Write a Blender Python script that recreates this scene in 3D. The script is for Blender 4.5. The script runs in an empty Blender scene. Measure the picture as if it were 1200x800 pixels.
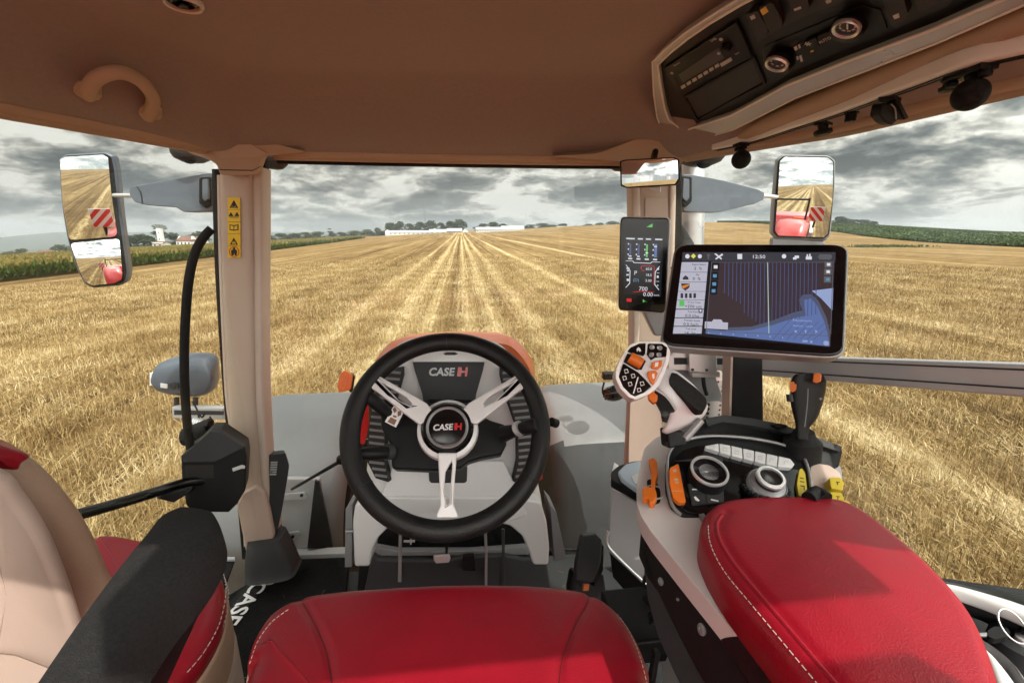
import bpy, bmesh, math, random
import numpy as np
from mathutils import Vector, Matrix, Euler
from mathutils.geometry import tessellate_polygon
random.seed(7); rng = np.random.default_rng(7)
R = math.radians
sc = bpy.context.scene
COL = sc.collection
V = Vector
# ---------------------------------------------------------------- camera
F = 520.0
EYE = V((0.0, 0.0, 2.6))
PITCH = math.atan(0.25); YAW = math.atan(0.112)
cam = bpy.data.cameras.new('camera'); cam_o = bpy.data.objects.new('camera', cam); COL.objects.link(cam_o)
cam_o.location = EYE
cam_o.rotation_euler = Euler((math.pi/2 - PITCH, 0, -YAW), 'XYZ')
cam.sensor_width = 36.0; cam.lens = 36.0*F/1200.0
cam.clip_start = 0.02; cam.clip_end = 9000
sc.camera = cam_o
RM = Euler((math.pi/2 - PITCH, 0, -YAW), 'XYZ').to_matrix()
def ray(px, py): return RM @ V(((px-600)/F, -(py-400)/F, -1.0))
def P(px, py, Y=None, Z=None, X=None, d=None):
    """a place in the cab, read off the photograph at a stated real distance (Z is height relative to the eye)"""
    r = ray(px, py)
    if Y is not None: t = Y/r.y
    elif Z is not None: t = Z/r.z
    elif X is not None: t = X/r.x
    else: t = d
    return EYE + r*t
class Plane:
    def __init__(s, p, n):
        s.p = V(p); s.n = V(n).normalized()
        if s.n.dot(EYE - s.p) < 0: s.n = -s.n
    def on(s, px, py, lift=0.0):
        r = ray(px, py); t = ((s.p + s.n*lift) - EYE).dot(s.n)/r.dot(s.n)
        return EYE + r*t
    def up(s, l): return Plane(s.p + s.n*l, s.n)
def quad3(pts, d0):
    """corner points tl,tr,br,bl -> exact parallelogram in space; d0 = distance of the first"""
    q = [V(((x-600)/F, -(y-400)/F, -1.0)) for x, y in pts]
    M = np.array([[q[1].x, -q[2].x, q[3].x], [q[1].y, -q[2].y, q[3].y], [q[1].z, -q[2].z, q[3].z]])
    s = np.linalg.solve(M, np.array(q[0])*d0)
    dd = [d0, s[0], s[1], s[2]]
    w = [EYE + RM @ (q[i]*float(dd[i])) for i in range(4)]
    return w, Plane(w[0], (w[1]-w[0]).cross(w[3]-w[0]))
def plane3(a, b, c): return Plane(a, (b-a).cross(c-a))
# ---------------------------------------------------------------- objects
def tag(o, label=None, cat=None, group=None, kind=None):
    if label: o['label'] = label
    if cat: o['category'] = cat
    if group: o['group'] = group
    if kind: o['kind'] = kind
    return o
def world_of(o):
    l = V((0, 0, 0))
    while o is not None: l += o.location; o = o.parent
    return l
def thing(name, loc, label, cat, group=None):
    o = bpy.data.objects.new(name, None); COL.objects.link(o); o.location = loc
    o.empty_display_size = 0.05
    return tag(o, label, cat, group)
def mk(name, verts, faces, m, parent=None, smooth=True, sharp=35, bevel=0, seg=3, label=None, origin=None):
    verts = [V(v) for v in verts]
    off = world_of(parent) if parent else (V(origin) if origin is not None else sum(verts, V((0, 0, 0)))/max(1, len(verts)))
    me = bpy.data.meshes.new(name)
    me.from_pydata([tuple(v-off) for v in verts], [], [tuple(f) for f in faces])
    bm = bmesh.new(); bm.from_mesh(me); bmesh.ops.recalc_face_normals(bm, faces=bm.faces); bm.to_mesh(me); bm.free()
    o = bpy.data.objects.new(name, me); COL.objects.link(o)
    if parent: o.parent = parent
    else: o.location = off
    if m: me.materials.append(m)
    if smooth:
        me.polygons.foreach_set('use_smooth', [True]*len(me.polygons))
        if bevel == 0 and sharp < 180: me.set_sharp_from_angle(angle=R(sharp))
    if bevel:
        b = o.modifiers.new('bevel', 'BEVEL'); b.width = bevel; b.segments = seg; b.limit_method = 'ANGLE'; b.angle_limit = R(30)
        b.harden_normals = True
    if label: o['label'] = label
    return o
def merge(parts):
    vs, fs = [], []
    for v, f in parts:
        n = len(vs); vs += list(v); fs += [tuple(i+n for i in q) for q in f]
    return vs, fs
def g_prism(loops, ext):
    """loops of 3D points (first outer, others holes) extruded by vector ext"""
    loops = [[V(p) for p in l] for l in loops]
    flat = [p for l in loops for p in l]; n = len(flat)
    if len(loops) == 1:
        f = [tuple(range(n))]
    else:
        f = [tuple(t) for t in tessellate_polygon(loops)]
    fs = list(f) + [tuple(i+n for i in reversed(q)) for q in f]
    b = 0
    for l in loops:
        k = len(l)
        for i in range(k):
            j = (i+1) % k; fs.append((b+i, b+j, b+j+n, b+i+n))
        b += k
    return flat + [p+V(ext) for p in flat], fs
def smooth_loop(pts, n=4, closed=True):
    """Catmull-Rom through points"""
    out = []; k = len(pts); pts = [V(p) for p in pts]
    rng_ = range(k) if closed else range(k-1)
    for i in rng_:
        if closed: a, b, c, d = pts[i-1], pts[i], pts[(i+1) % k], pts[(i+2) % k]
        else: a, b, c, d = pts[max(i-1, 0)], pts[i], pts[i+1], pts[min(i+2, k-1)]
        for j in range(n):
            t = j/n
            out.append(0.5*((2*b) + (c-a)*t + (2*a-5*b+4*c-d)*t*t + (3*b-a-3*c+d)*t*t*t))
    if not closed: out.append(pts[-1])
    return out
def round_poly(pts, r=0.25, n=4):
    """cut corners of a polygon with small arcs: r = fraction of the shorter adjacent edge"""
    pts = [V(p) for p in pts]; out = []; k = len(pts)
    for i in range(k):
        a, b, c = pts[i-1], pts[i], pts[(i+1) % k]
        l = min((a-b).length, (c-b).length)*r
        s = b+(a-b).normalized()*l; e = b+(c-b).normalized()*l
        for j in range(n+1):
            t = j/n; out.append(s*(1-t)**2 + b*2*t*(1-t) + e*t*t)
    return out
def poly(name, px, pl, thick, m, parent=None, lift=0.0, bevel=0, holes=(), rnd=0, sm=0, **k):
    def go(q):
        q = [V((a, b, 0)) for a, b in q]
        if rnd: q = round_poly(q, rnd)
        if sm: q = smooth_loop(q, sm)
        return [pl.on(p.x, p.y, lift) for p in q]
    loops = [go(px)] + [go(h) for h in holes]
    v, f = g_prism(loops, -pl.n*thick)
    return mk(name, v, f, m, parent, bevel=bevel, **k)
def gpoly(px, pl, thick, lift=0.0, rnd=0, sm=0):
    q = [V((a, b, 0)) for a, b in px]
    if rnd: q = round_poly(q, rnd)
    if sm: q = smooth_loop(q, sm)
    return g_prism([[pl.on(p.x, p.y, lift) for p in q]], -pl.n*thick)
def g_box(c, ax, ay, az):
    c = V(c); ax, ay, az = V(ax), V(ay), V(az)
    vs = [c+ax*x+ay*y+az*z for x in (-1, 1) for y in (-1, 1) for z in (-1, 1)]
    return vs, [(0, 1, 3, 2), (4, 6, 7, 5), (0, 4, 5, 1), (2, 3, 7, 6), (0, 2, 6, 4), (1, 5, 7, 3)]
def box(name, c, sx, sy, sz, m, parent=None, bevel=0, rz=0, **k):
    Rr = Matrix.Rotation(rz, 3, 'Z')
    v, f = g_box(c, Rr @ V((sx/2, 0, 0)), Rr @ V((0, sy/2, 0)), V((0, 0, sz/2)))
    return mk(name, v, f, m, parent, bevel=bevel, **k)
def g_tube(pts, r, n=12, closed=False, cap=True, sm=0):
    pts = [V(p) for p in pts]
    if sm:
        if not isinstance(r, (int, float)):
            rr = smooth_loop([V((x, 0, 0)) for x in r], sm, closed); r = [q.x for q in rr]
        pts = smooth_loop(pts, sm, closed)
    k = len(pts)
    if isinstance(r, (int, float)): r = [r]*k
    vs, fs = [], []; up = None
    for i in range(k):
        if closed: t = (pts[(i+1) % k]-pts[i-1])
        else: t = pts[min(i+1, k-1)]-pts[max(i-1, 0)]
        t.normalize()
        if up is None:
            up = t.orthogonal().normalized()
        up = (up - t*up.dot(t)).normalized(); s = t.cross(up)
        for j in range(n):
            a = 2*math.pi*j/n
            vs.append(pts[i] + (up*math.cos(a)+s*math.sin(a))*r[i])
    for i in range(k if closed else k-1):
        i2 = (i+1) % k
        for j in range(n):
            j2 = (j+1) % n; fs.append((i*n+j, i*n+j2, i2*n+j2, i2*n+j))
    if cap and not closed:
        fs.append(tuple(range(n))); fs.append(tuple(range((k-1)*n, k*n)))
    return vs, fs
def tube(name, pts, r, m, parent=None, n=12, closed=False, sm=0, **k):
    v, f = g_tube(pts, r, n, closed, True, sm); return mk(name, v, f, m, parent, sharp=60, **k)
def g_lathe(c, axis, prof, n=32):
    """prof: (radius, height along axis)"""
    c = V(c); ax = V(axis).normalized(); u = ax.orthogonal().normalized(); w = ax.cross(u)
    vs, fs = [], []
    for r, h in prof:
        for j in range(n):
            a = 2*math.pi*j/n; vs.append(c+ax*h+(u*math.cos(a)+w*math.sin(a))*r)
    for i in range(len(prof)-1):
        for j in range(n):
            j2 = (j+1) % n; fs.append((i*n+j, i*n+j2, (i+1)*n+j2, (i+1)*n+j))
    fs.append(tuple(range(n))); fs.append(tuple(range((len(prof)-1)*n, len(prof)*n)))
    return vs, fs
def lathe(name, c, axis, prof, m, parent=None, n=32, **k):
    v, f = g_lathe(c, axis, prof, n); return mk(name, v, f, m, parent, sharp=30, **k)
def resample(pts, n):
    pts = [V(p) for p in pts]; k = len(pts); L_ = [0.0]
    for i in range(k): L_.append(L_[-1]+(pts[(i+1) % k]-pts[i]).length)
    out = []; j = 0
    for i in range(n):
        s = L_[-1]*i/n
        while L_[j+1] < s: j += 1
        t = (s-L_[j])/max(1e-9, L_[j+1]-L_[j]); out.append(pts[j].lerp(pts[(j+1) % k], t))
    return out
def cushion(name, outline, nrm, height, rr, dome, m, parent=None, K=6, M=7, under=0.0, res=0, grooves=(), wrinkle=0.0, **k):
    """padded shape: outline (3D points in a plane), rounded over by rr, raised by height, crown dome"""
    if res: outline = resample(outline, res)
    o = [V(p) for p in outline]; nrm = V(nrm).normalized(); n = len(o)
    cen = sum(o, V((0, 0, 0)))/n
    A = sum((((o[i]-cen).cross(o[(i+1) % n]-cen)) for i in range(n)), V((0, 0, 0)))
    if A.dot(nrm) < 0: o.reverse()
    inn = []
    for i in range(n):
        t = (o[(i+1) % n]-o[i-1]).normalized(); inn.append(nrm.cross(t).normalized())
    rings = []
    if under: rings.append([p-nrm*under for p in o])
    for j in range(K+1):
        a = math.pi/2*j/K
        rings.append([o[i]+inn[i]*rr*(1-math.cos(a))+nrm*(height-rr*1.0+rr*math.sin(a)) for i in range(n)])
    rings.insert(1 if under else 0, list(o))
    last = rings[-1]; c2 = sum(last, V((0, 0, 0)))/n
    for j in range(1, M+1):
        t = j/(M+0.35)
        rings.append([p.lerp(c2, t)+nrm*dome*(1-(1-t)**2) for p in last])
    vs, fs = [], []
    for r_ in rings: vs += r_
    for i in range(len(rings)-1):
        for j in range(n):
            j2 = (j+1) % n; fs.append((i*n+j, i*n+j2, (i+1)*n+j2, (i+1)*n+j))
    fs.append(tuple(range((len(rings)-1)*n, len(rings)*n))); fs.append(tuple(range(n)))
    for gp, dep, wid in grooves:
        P_ = np.array([tuple(p) for p in gp]); Q = np.array([tuple(v) for v in vs])
        a = P_[:-1]; b = P_[1:]; ab = b-a; dmin = np.full(len(Q), 9.0)
        nn = np.array(nrm); proj = lambda x: x-np.outer(x@nn, nn)
        for i in range(len(a)):
            e = proj(ab[i:i+1])[0]; r = proj(Q-a[i]); t = np.clip((r@e)/(e@e+1e-12), 0, 1); dmin = np.minimum(dmin, np.linalg.norm(r-np.outer(t, e), axis=1))
        g = dep*np.exp(-(dmin/wid)**2); vs = [v-nrm*float(x) for v, x in zip(vs, g)]
    if wrinkle:
        vs = [v+nrm*wrinkle*(math.sin(v.x*61+2*math.sin(v.y*37))*math.sin(v.y*53+1.7*math.sin(v.x*29))+0.6*math.sin(v.x*23+v.y*31)) for v in vs]
    return mk(name, vs, fs, m, parent, sharp=180 if res else 50, **k)
def g_loft(rows, back, e=4.0, n=24):
    """rows: (left 3D, right 3D[, depth scale]); section = superellipse whose near side carries the two points"""
    vs, fs = [], []
    for row in rows:
        a, b = V(row[0]), V(row[1]); s = row[2] if len(row) > 2 else 1.0
        c = (a+b)/2 + V(back)*s*0.5; hx = (b-a)/2; hy = V(back)*s*0.5
        for j in range(n):
            t = 2*math.pi*j/n; ct, st = math.cos(t), math.sin(t)
            vs.append(c + hx*math.copysign(abs(ct)**(2/e), ct) + hy*math.copysign(abs(st)**(2/e), st))
    k = len(rows)
    for i in range(k-1):
        for j in range(n):
            j2 = (j+1) % n; fs.append((i*n+j, i*n+j2, (i+1)*n+j2, (i+1)*n+j))
    fs.append(tuple(range(n))); fs.append(tuple(range((k-1)*n, k*n)))
    return vs, fs
def loft(name, rows, back, m, parent=None, e=4.0, n=28, sm=0, **k):
    if sm:
        A = smooth_loop([r[0] for r in rows], sm, False); B = smooth_loop([r[1] for r in rows], sm, False)
        S = smooth_loop([V((r[2] if len(r) > 2 else 1.0, 0, 0)) for r in rows], sm, False)
        rows = [(a, b, s.x) for a, b, s in zip(A, B, S)]
    v, f = g_loft(rows, back, e, n); return mk(name, v, f, m, parent, sharp=50, **k)
def text(name, s, origin, ux, uy, size, m, parent=None, ext=0.0006, font_offset=0.0, shear=0.0, align='CENTER', space=1.0):
    """flat lettering; ux = reading direction, uy = up direction"""
    cu = bpy.data.curves.new('lettering', 'FONT'); cu.body = s; cu.size = size; cu.extrude = ext
    cu.align_x = align; cu.align_y = 'CENTER'; cu.offset = font_offset; cu.shear = shear; cu.space_character = space
    cu.resolution_u = 3
    t = bpy.data.objects.new('tmp', cu); COL.objects.link(t)
    dg = bpy.context.evaluated_depsgraph_get(); dg.update()
    me = bpy.data.meshes.new_from_object(t.evaluated_get(dg), depsgraph=dg)
    bpy.data.objects.remove(t)
    ux = V(ux).normalized(); nz = ux.cross(V(uy)).normalized(); uy = nz.cross(ux)
    M = Matrix((ux, uy, nz)).transposed().to_4x4(); M.translation = V(origin)
    if parent: M = Matrix.Translation(-world_of(parent)) @ M
    else:
        pass
    o = bpy.data.objects.new(name, me)
    if parent: me.transform(M); o.parent = parent
    else: o.matrix_world = M
    me.name = name
    COL.objects.link(o); me.materials.clear(); me.materials.append(m)
    return o
def ptext(name, s, px, py, pl, h_px, m, parent=None, dirpx=(1, 0), lift=0.001, **k):
    """lettering on a panel: h_px = cap height in photo pixels; dirpx = reading direction"""
    o = pl.on(px, py, lift); q = pl.on(px+dirpx[0]*3, py+dirpx[1]*3, lift); u = pl.on(px+dirpx[1]*3, py-dirpx[0]*3, lift)
    dl = math.hypot(*dirpx)*3
    sz = (u-o).length/dl*h_px/0.70
    ux = (q-o).normalized(); uy = pl.n.cross(ux)
    return text(name, s, o, ux, uy, sz, m, parent, **k)
from mathutils.bvhtree import BVHTree
_bv = {}
def surf(o, px, py, lift=0.0):
    """where the line of sight through a photo pixel meets the object o"""
    if o.name not in _bv:
        off = world_of(o); _bv[o.name] = BVHTree.FromPolygons([v.co+off for v in o.data.vertices], [tuple(p.vertices) for p in o.data.polygons])
    h = _bv[o.name].ray_cast(EYE, ray(px, py).normalized())
    if h[0] is None: return None
    n = h[1] if h[1].dot(EYE-h[0]) > 0 else -h[1]
    return h[0]+n*lift
def spath(o, pts, lift=0.0, n=8):
    q = smooth_loop([V((a, b_, 0)) for a, b_ in pts], n, False)
    r = [surf(o, p.x, p.y, lift) for p in q]; return [p for p in r if p is not None]
# ---------------------------------------------------------------- materials
MATS = {}
def mat(name, col, rough=0.5, metal=0.0, var=0.0, vs=8.0, bump=0.0, bs=300.0, spec=0.5, emit=0.0, coat=0.0, sheen=0.0, rvar=0.0, btype='noise'):
    m = bpy.data.materials.new(name); m.use_nodes = True; nt = m.node_tree; N = nt.nodes; L = nt.links
    b = N['Principled BSDF']; b.inputs['Roughness'].default_value = rough; b.inputs['Metallic'].default_value = metal
    b.inputs['Specular IOR Level'].default_value = spec
    b.inputs['Coat Weight'].default_value = coat; b.inputs['Coat Roughness'].default_value = 0.15
    b.inputs['Sheen Weight'].default_value = sheen
    c = (col[0], col[1], col[2], 1)
    b.inputs['Base Color'].default_value = c
    tc = N.new('ShaderNodeTexCoord')
    if var or rvar:
        nz = N.new('ShaderNodeTexNoise'); nz.inputs['Scale'].default_value = vs; nz.inputs['Detail'].default_value = 6; nz.inputs['Roughness'].default_value = 0.65
        L.new(tc.outputs['Object'], nz.inputs['Vector'])
        if var:
            mr = N.new('ShaderNodeMapRange'); mr.inputs['From Min'].default_value = 0.3; mr.inputs['From Max'].default_value = 0.7
            mr.inputs['To Min'].default_value = 1-var; mr.inputs['To Max'].default_value = 1+var
            L.new(nz.outputs['Fac'], mr.inputs['Value'])
            mx = N.new('ShaderNodeVectorMath'); mx.operation = 'SCALE'; mx.inputs[0].default_value = c[:3]
            L.new(mr.outputs[0], mx.inputs['Scale']); L.new(mx.outputs[0], b.inputs['Base Color'])
        if rvar:
            m2 = N.new('ShaderNodeMapRange'); m2.inputs['From Min'].default_value = 0.3; m2.inputs['From Max'].default_value = 0.7
            m2.inputs['To Min'].default_value = max(0.02, rough-rvar); m2.inputs['To Max'].default_value = min(1, rough+rvar)
            L.new(nz.outputs['Fac'], m2.inputs['Value']); L.new(m2.outputs[0], b.inputs['Roughness'])
    if bump:
        if btype == 'voronoi':
            n2 = N.new('ShaderNodeTexVoronoi'); n2.feature = 'SMOOTH_F1'; n2.inputs['Scale'].default_value = bs; out = n2.outputs['Distance']
        else:
            n2 = N.new('ShaderNodeTexNoise'); n2.inputs['Scale'].default_value = bs; n2.inputs['Detail'].default_value = 3; out = n2.outputs['Fac']
        L.new(tc.outputs['Object'], n2.inputs['Vector'])
        bp = N.new('ShaderNodeBump'); bp.inputs['Strength'].default_value = bump; bp.inputs['Distance'].default_value = 0.002
        L.new(out, bp.inputs['Height']); L.new(bp.outputs[0], b.inputs['Normal'])
    if emit:
        b.inputs['Emission Color'].default_value = c; b.inputs['Emission Strength'].default_value = emit
    MATS[name] = m; return m
def glass(name, tint=(0.96, 0.98, 0.97), k=1.0):
    m = bpy.data.materials.new(name); m.use_nodes = True; nt = m.node_tree; N = nt.nodes; L = nt.links
    for n in list(N): N.remove(n)
    o = N.new('ShaderNodeOutputMaterial'); mx = N.new('ShaderNodeMixShader'); t = N.new('ShaderNodeBsdfTransparent'); g = N.new('ShaderNodeBsdfGlossy')
    t.inputs[0].default_value = (*tint, 1); g.inputs['Roughness'].default_value = 0.0
    f = N.new('ShaderNodeLayerWeight'); f.inputs['Blend'].default_value = 0.5
    pw = N.new('ShaderNodeMath'); pw.operation = 'POWER'; pw.inputs[1].default_value = 4.0; L.new(f.outputs['Facing'], pw.inputs[0])
    mu = N.new('ShaderNodeMath'); mu.operation = 'MULTIPLY_ADD'; mu.inputs[1].default_value = 0.45*k; mu.inputs[2].default_value = 0.02*k
    L.new(pw.outputs[0], mu.inputs[0]); L.new(mu.outputs[0], mx.inputs[0]); L.new(t.outputs[0], mx.inputs[1]); L.new(g.outputs[0], mx.inputs[2]); 
    tc = N.new('ShaderNodeTexCoord'); n1 = N.new('ShaderNodeTexNoise'); n1.inputs['Scale'].default_value = 2.2; n1.inputs['Detail'].default_value = 2; n1.inputs['Roughness'].default_value = 0.7
    L.new(tc.outputs['Object'], n1.inputs['Vector']); n2 = N.new('ShaderNodeTexNoise'); n2.inputs['Scale'].default_value = 75; n2.inputs['Detail'].default_value = 0; L.new(tc.outputs['Object'], n2.inputs['Vector'])
    r1 = N.new('ShaderNodeMapRange'); r1.inputs['From Min'].default_value = 0.42; r1.inputs['From Max'].default_value = 0.72; r1.inputs['To Min'].default_value = 0.004; r1.inputs['To Max'].default_value = 0.030; L.new(n1.outputs[0], r1.inputs[0])
    r2 = N.new('ShaderNodeMapRange'); r2.inputs['From Min'].default_value = 0.70; r2.inputs['From Max'].default_value = 0.76; r2.inputs['To Min'].default_value = 0.0; r2.inputs['To Max'].default_value = 0.012; L.new(n2.outputs[0], r2.inputs[0])
    ad = N.new('ShaderNodeMath'); ad.operation = 'ADD'; L.new(r1.outputs[0], ad.inputs[0]); L.new(r2.outputs[0], ad.inputs[1])
    df = N.new('ShaderNodeBsdfDiffuse'); df.inputs[0].default_value = (0.45, 0.40, 0.32, 1); m3 = N.new('ShaderNodeMixShader')
    L.new(ad.outputs[0], m3.inputs[0]); L.new(mx.outputs[0], m3.inputs[1]); L.new(df.outputs[0], m3.inputs[2]); L.new(m3.outputs[0], o.inputs[0])
    return m
M_tan = mat('tan_plastic', (0.53, 0.42, 0.345), 0.5, var=0.05, vs=5, bump=0.1, bs=900)
M_tanlt = mat('pale_tan_plastic', (0.60, 0.50, 0.43), 0.45, var=0.05, vs=6, bump=0.08, bs=900)
M_liner = mat('headliner_fabric', (0.31, 0.247, 0.235), 0.95, var=0.06, vs=120, bump=0.25, bs=1500, sheen=0.2)
M_fend = mat('grey_fender_paint', (0.19, 0.194, 0.202), 0.42, var=0.10, vs=2.5, rvar=0.08, bump=0.04, bs=60)
M_frame = mat('satin_frame', (0.54, 0.57, 0.62), 0.3, metal=0.3, rvar=0.05)
M_linertrim = mat('liner_edge_plastic', (0.50, 0.38, 0.285), 0.7, var=0.05, vs=7, bump=0.25, bs=1100)
M_redl = mat('red_leather', (0.30, 0.006, 0.018), 0.40, var=0.14, vs=9, bump=0.2, bs=620, btype='voronoi', spec=0.32, rvar=0.08)
M_redperf = mat('red_perforated_leather', (0.26, 0.006, 0.013), 0.45, var=0.1, vs=12, bump=0.6, bs=260, btype='voronoi')
M_tanl = mat('tan_leather', (0.44, 0.30, 0.215), 0.5, var=0.06, vs=10, bump=0.3, bs=340, btype='voronoi')
M_beige = mat('beige_shell', (0.52, 0.40, 0.34), 0.45, var=0.05, vs=5, bump=0.1, bs=800)
M_blk = mat('black_plastic', (0.009, 0.009, 0.010), 0.46, spec=0.22, var=0.25, vs=9, bump=0.12, bs=1200, rvar=0.08)
M_blkg = mat('black_gloss', (0.006, 0.006, 0.007), 0.12, spec=0.5, rvar=0.05, vs=12)
M_blkf = mat('black_foam', (0.027, 0.027, 0.028), 0.92, spec=0.15, var=0.25, vs=260, bump=0.7, bs=700)
M_rub = mat('black_rubber', (0.014, 0.014, 0.014), 0.7, spec=0.2, var=0.2, vs=20, bump=0.3, bs=500)
M_leath = mat('black_leather', (0.010, 0.010, 0.0105), 0.42, var=0.1, vs=20, bump=0.3, bs=500, btype='voronoi', spec=0.28)
M_sil = mat('silver_plastic', (0.70, 0.70, 0.71), 0.36, metal=0.12, var=0.04, vs=7, rvar=0.05)
M_sild = mat('dark_silver_plastic', (0.30, 0.30, 0.31), 0.35, metal=0.4, var=0.05, vs=7)
M_warm = mat('warm_silver_plastic', (0.70, 0.66, 0.65), 0.38, metal=0.1, var=0.05, vs=5, bump=0.06, bs=1400)
M_chr = mat('chrome', (0.80, 0.81, 0.84), 0.3, metal=0.7)
M_brt = mat('bright_trim', (0.88, 0.88, 0.88), 0.35, metal=0.0)
M_alu = mat('aluminium', (0.68, 0.69, 0.71), 0.32, metal=0.6, var=0.06, vs=12, rvar=0.06)
M_bar = mat('brushed_steel_bar', (0.66, 0.68, 0.72), 0.34, metal=0.5, var=0.08, vs=4, rvar=0.08)
M_gryp = mat('grey_painted_steel', (0.46, 0.465, 0.475), 0.42, var=0.06, vs=3, rvar=0.06, bump=0.04, bs=60)
M_gryd = mat('dark_grey_moulding', (0.040, 0.042, 0.045), 0.5, spec=0.25, var=0.1, vs=4, bump=0.1, bs=400)
M_gry = mat('mid_grey_plastic', (0.21, 0.215, 0.225), 0.45, var=0.08, vs=5)
M_ora = mat('orange_plastic', (0.70, 0.155, 0.012), 0.4, var=0.06, vs=30)
M_oralens = mat('orange_lens', (0.75, 0.15, 0.02), 0.15, var=0.2, vs=120)
M_yel = mat('yellow_plastic', (0.62, 0.47, 0.02), 0.45, var=0.06, vs=30)
M_decal = mat('yellow_decal', (0.80, 0.52, 0.02), 0.4, var=0.04, vs=20)
M_white = mat('white_marking', (0.8, 0.8, 0.8), 0.5)
M_wht = mat('white_plastic', (0.72, 0.72, 0.72), 0.4, var=0.03, vs=9)
M_red = mat('red_paint', (0.55, 0.012, 0.014), 0.3, var=0.08, vs=4, coat=0.3)
M_redor = mat('orange_red_paint', (0.80, 0.17, 0.055), 0.3, var=0.1, vs=6, coat=0.3)
M_mark = mat('black_marking', (0.01, 0.01, 0.01), 0.5)
M_carpet = mat('floor_carpet', (0.014, 0.014, 0.015), 0.95, spec=0.1, var=0.6, vs=180, bump=0.9, bs=900)
M_mir = mat('mirror_glass', (0.86, 0.88, 0.88), 0.0, metal=1.0)
M_grg = mat('grey_print', (0.55, 0.55, 0.55), 0.5)
M_bluel = mat('pale_blue_lid', (0.50, 0.60, 0.72), 0.25, var=0.04, vs=8)
M_thread = mat('pale_thread', (0.62, 0.50, 0.46), 0.8)
M_glass = glass('window_glass')
M_armg = mat('smoky_blue_grey_plastic', (0.085, 0.105, 0.135), 0.35, var=0.15, vs=9, coat=0.2)
# ================================================================ light
SUN_AZ, SUN_EL = 145.0, 50.0       # compass-like: direction TO the sun, 0 = +Y (ahead), clockwise
sdir = V((math.sin(R(SUN_AZ))*math.cos(R(SUN_EL)), math.cos(R(SUN_AZ))*math.cos(R(SUN_EL)), math.sin(R(SUN_EL))))
sl = bpy.data.lights.new('sun', 'SUN'); sl.energy = 3.6; sl.angle = R(0.5); sl.color = (1.0, 0.93, 0.82)
so = bpy.data.objects.new('sun', sl); COL.objects.link(so); so.rotation_euler = (-sdir).to_track_quat('-Z', 'Y').to_euler(); so.location = (20, -30, 40)
w = bpy.data.worlds.new('World'); sc.world = w; w.use_nodes = True
nt = w.node_tree; N = nt.nodes; L = nt.links
bg = N['Background']; bg.inputs['Strength'].default_value = 0.15
sky = N.new('ShaderNodeTexSky'); sky.sky_type = 'NISHITA'; sky.sun_disc = False
sky.sun_elevation = R(SUN_EL); sky.sun_rotation = R(SUN_AZ); sky.air_density = 1.2; sky.dust_density = 2.0
tc = N.new('ShaderNodeTexCoord'); sp = N.new('ShaderNodeSeparateXYZ'); L.new(tc.outputs['Generated'], sp.inputs[0])
def M2(op, a, b=None, c=None):
    n = N.new('ShaderNodeMath'); n.operation = op
    for i, x in enumerate((a, b, c)):
        if x is None: continue
        if isinstance(x, (int, float)): n.inputs[i].default_value = x
        else: L.new(x, n.inputs[i])
    return n.outputs[0]
zc = M2('MAXIMUM', sp.outputs[2], 0.0); zz = M2('ADD', zc, 0.42)
cx = N.new('ShaderNodeCombineXYZ'); L.new(M2('DIVIDE', sp.outputs[0], zz), cx.inputs[0]); L.new(M2('DIVIDE', sp.outputs[1], zz), cx.inputs[1]); L.new(M2('DIVIDE', M2('MULTIPLY', zc, 1.75), zz), cx.inputs[2])
def cloud(off, scale, det, rough=0.62, dist=0.35, lac=2.0):
    mp = N.new('ShaderNodeMapping'); mp.inputs['Location'].default_value = off; L.new(cx.outputs[0], mp.inputs[0])
    n = N.new('ShaderNodeTexNoise'); n.inputs['Scale'].default_value = scale; n.inputs['Detail'].default_value = det; n.inputs['Roughness'].default_value = rough
    n.inputs['Distortion'].default_value = dist; n.inputs['Lacunarity'].default_value = lac; L.new(mp.outputs[0], n.inputs[0]); return n.outputs[0]
o0 = (3.1, 1.7, 0.0)
dens = cloud(o0, 2.5, 9, 0.62, 0.05)
dens2 = cloud((o0[0]+0.01, o0[1]-0.01, 0.07), 2.5, 7, 0.62, 0.05)
big = cloud((9.0, 4.0, 0), 0.55, 3, 0.5, 0.2)
rel = M2('MULTIPLY', M2('SUBTRACT', dens, dens2), 4.2)            # sun-side relief of the clouds
tone = M2('ADD', M2('ADD', M2('MULTIPLY', M2('SUBTRACT', 0.5, dens), 2.3), 0.45), M2('MULTIPLY', M2('SUBTRACT', 0.5, big), 0.9))
tone = M2('ADD', tone, rel)
wv = N.new('ShaderNodeVectorMath'); wv.operation = 'MULTIPLY_ADD'; wn_ = N.new('ShaderNodeTexNoise'); wn_.inputs['Scale'].default_value = 3.0; wn_.inputs['Detail'].default_value = 5; L.new(cx.outputs[0], wn_.inputs[0])
L.new(wn_.outputs['Color'], wv.inputs[0]); wv.inputs[1].default_value = (0.38, 0.38, 0.38); L.new(cx.outputs[0], wv.inputs[2])
vo = N.new('ShaderNodeTexVoronoi'); vo.feature = 'F1'; vo.inputs['Scale'].default_value = 3.1; vo.inputs['Detail'].default_value = 3; vo.inputs['Roughness'].default_value = 0.5; vo.inputs['Lacunarity'].default_value = 2.3
vs_ = N.new('ShaderNodeVectorMath'); vs_.operation = 'MULTIPLY'; vs_.inputs[1].default_value = (0.70, 0.70, 1.5); L.new(wv.outputs[0], vs_.inputs[0]); L.new(vs_.outputs[0], vo.inputs['Vector'])
tone = M2('ADD', tone, M2('MULTIPLY', M2('SUBTRACT', vo.outputs['Distance'], 0.83), 1.5))
rp = N.new('ShaderNodeValToRGB'); L.new(tone, rp.inputs[0]); cr = rp.color_ramp
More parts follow.
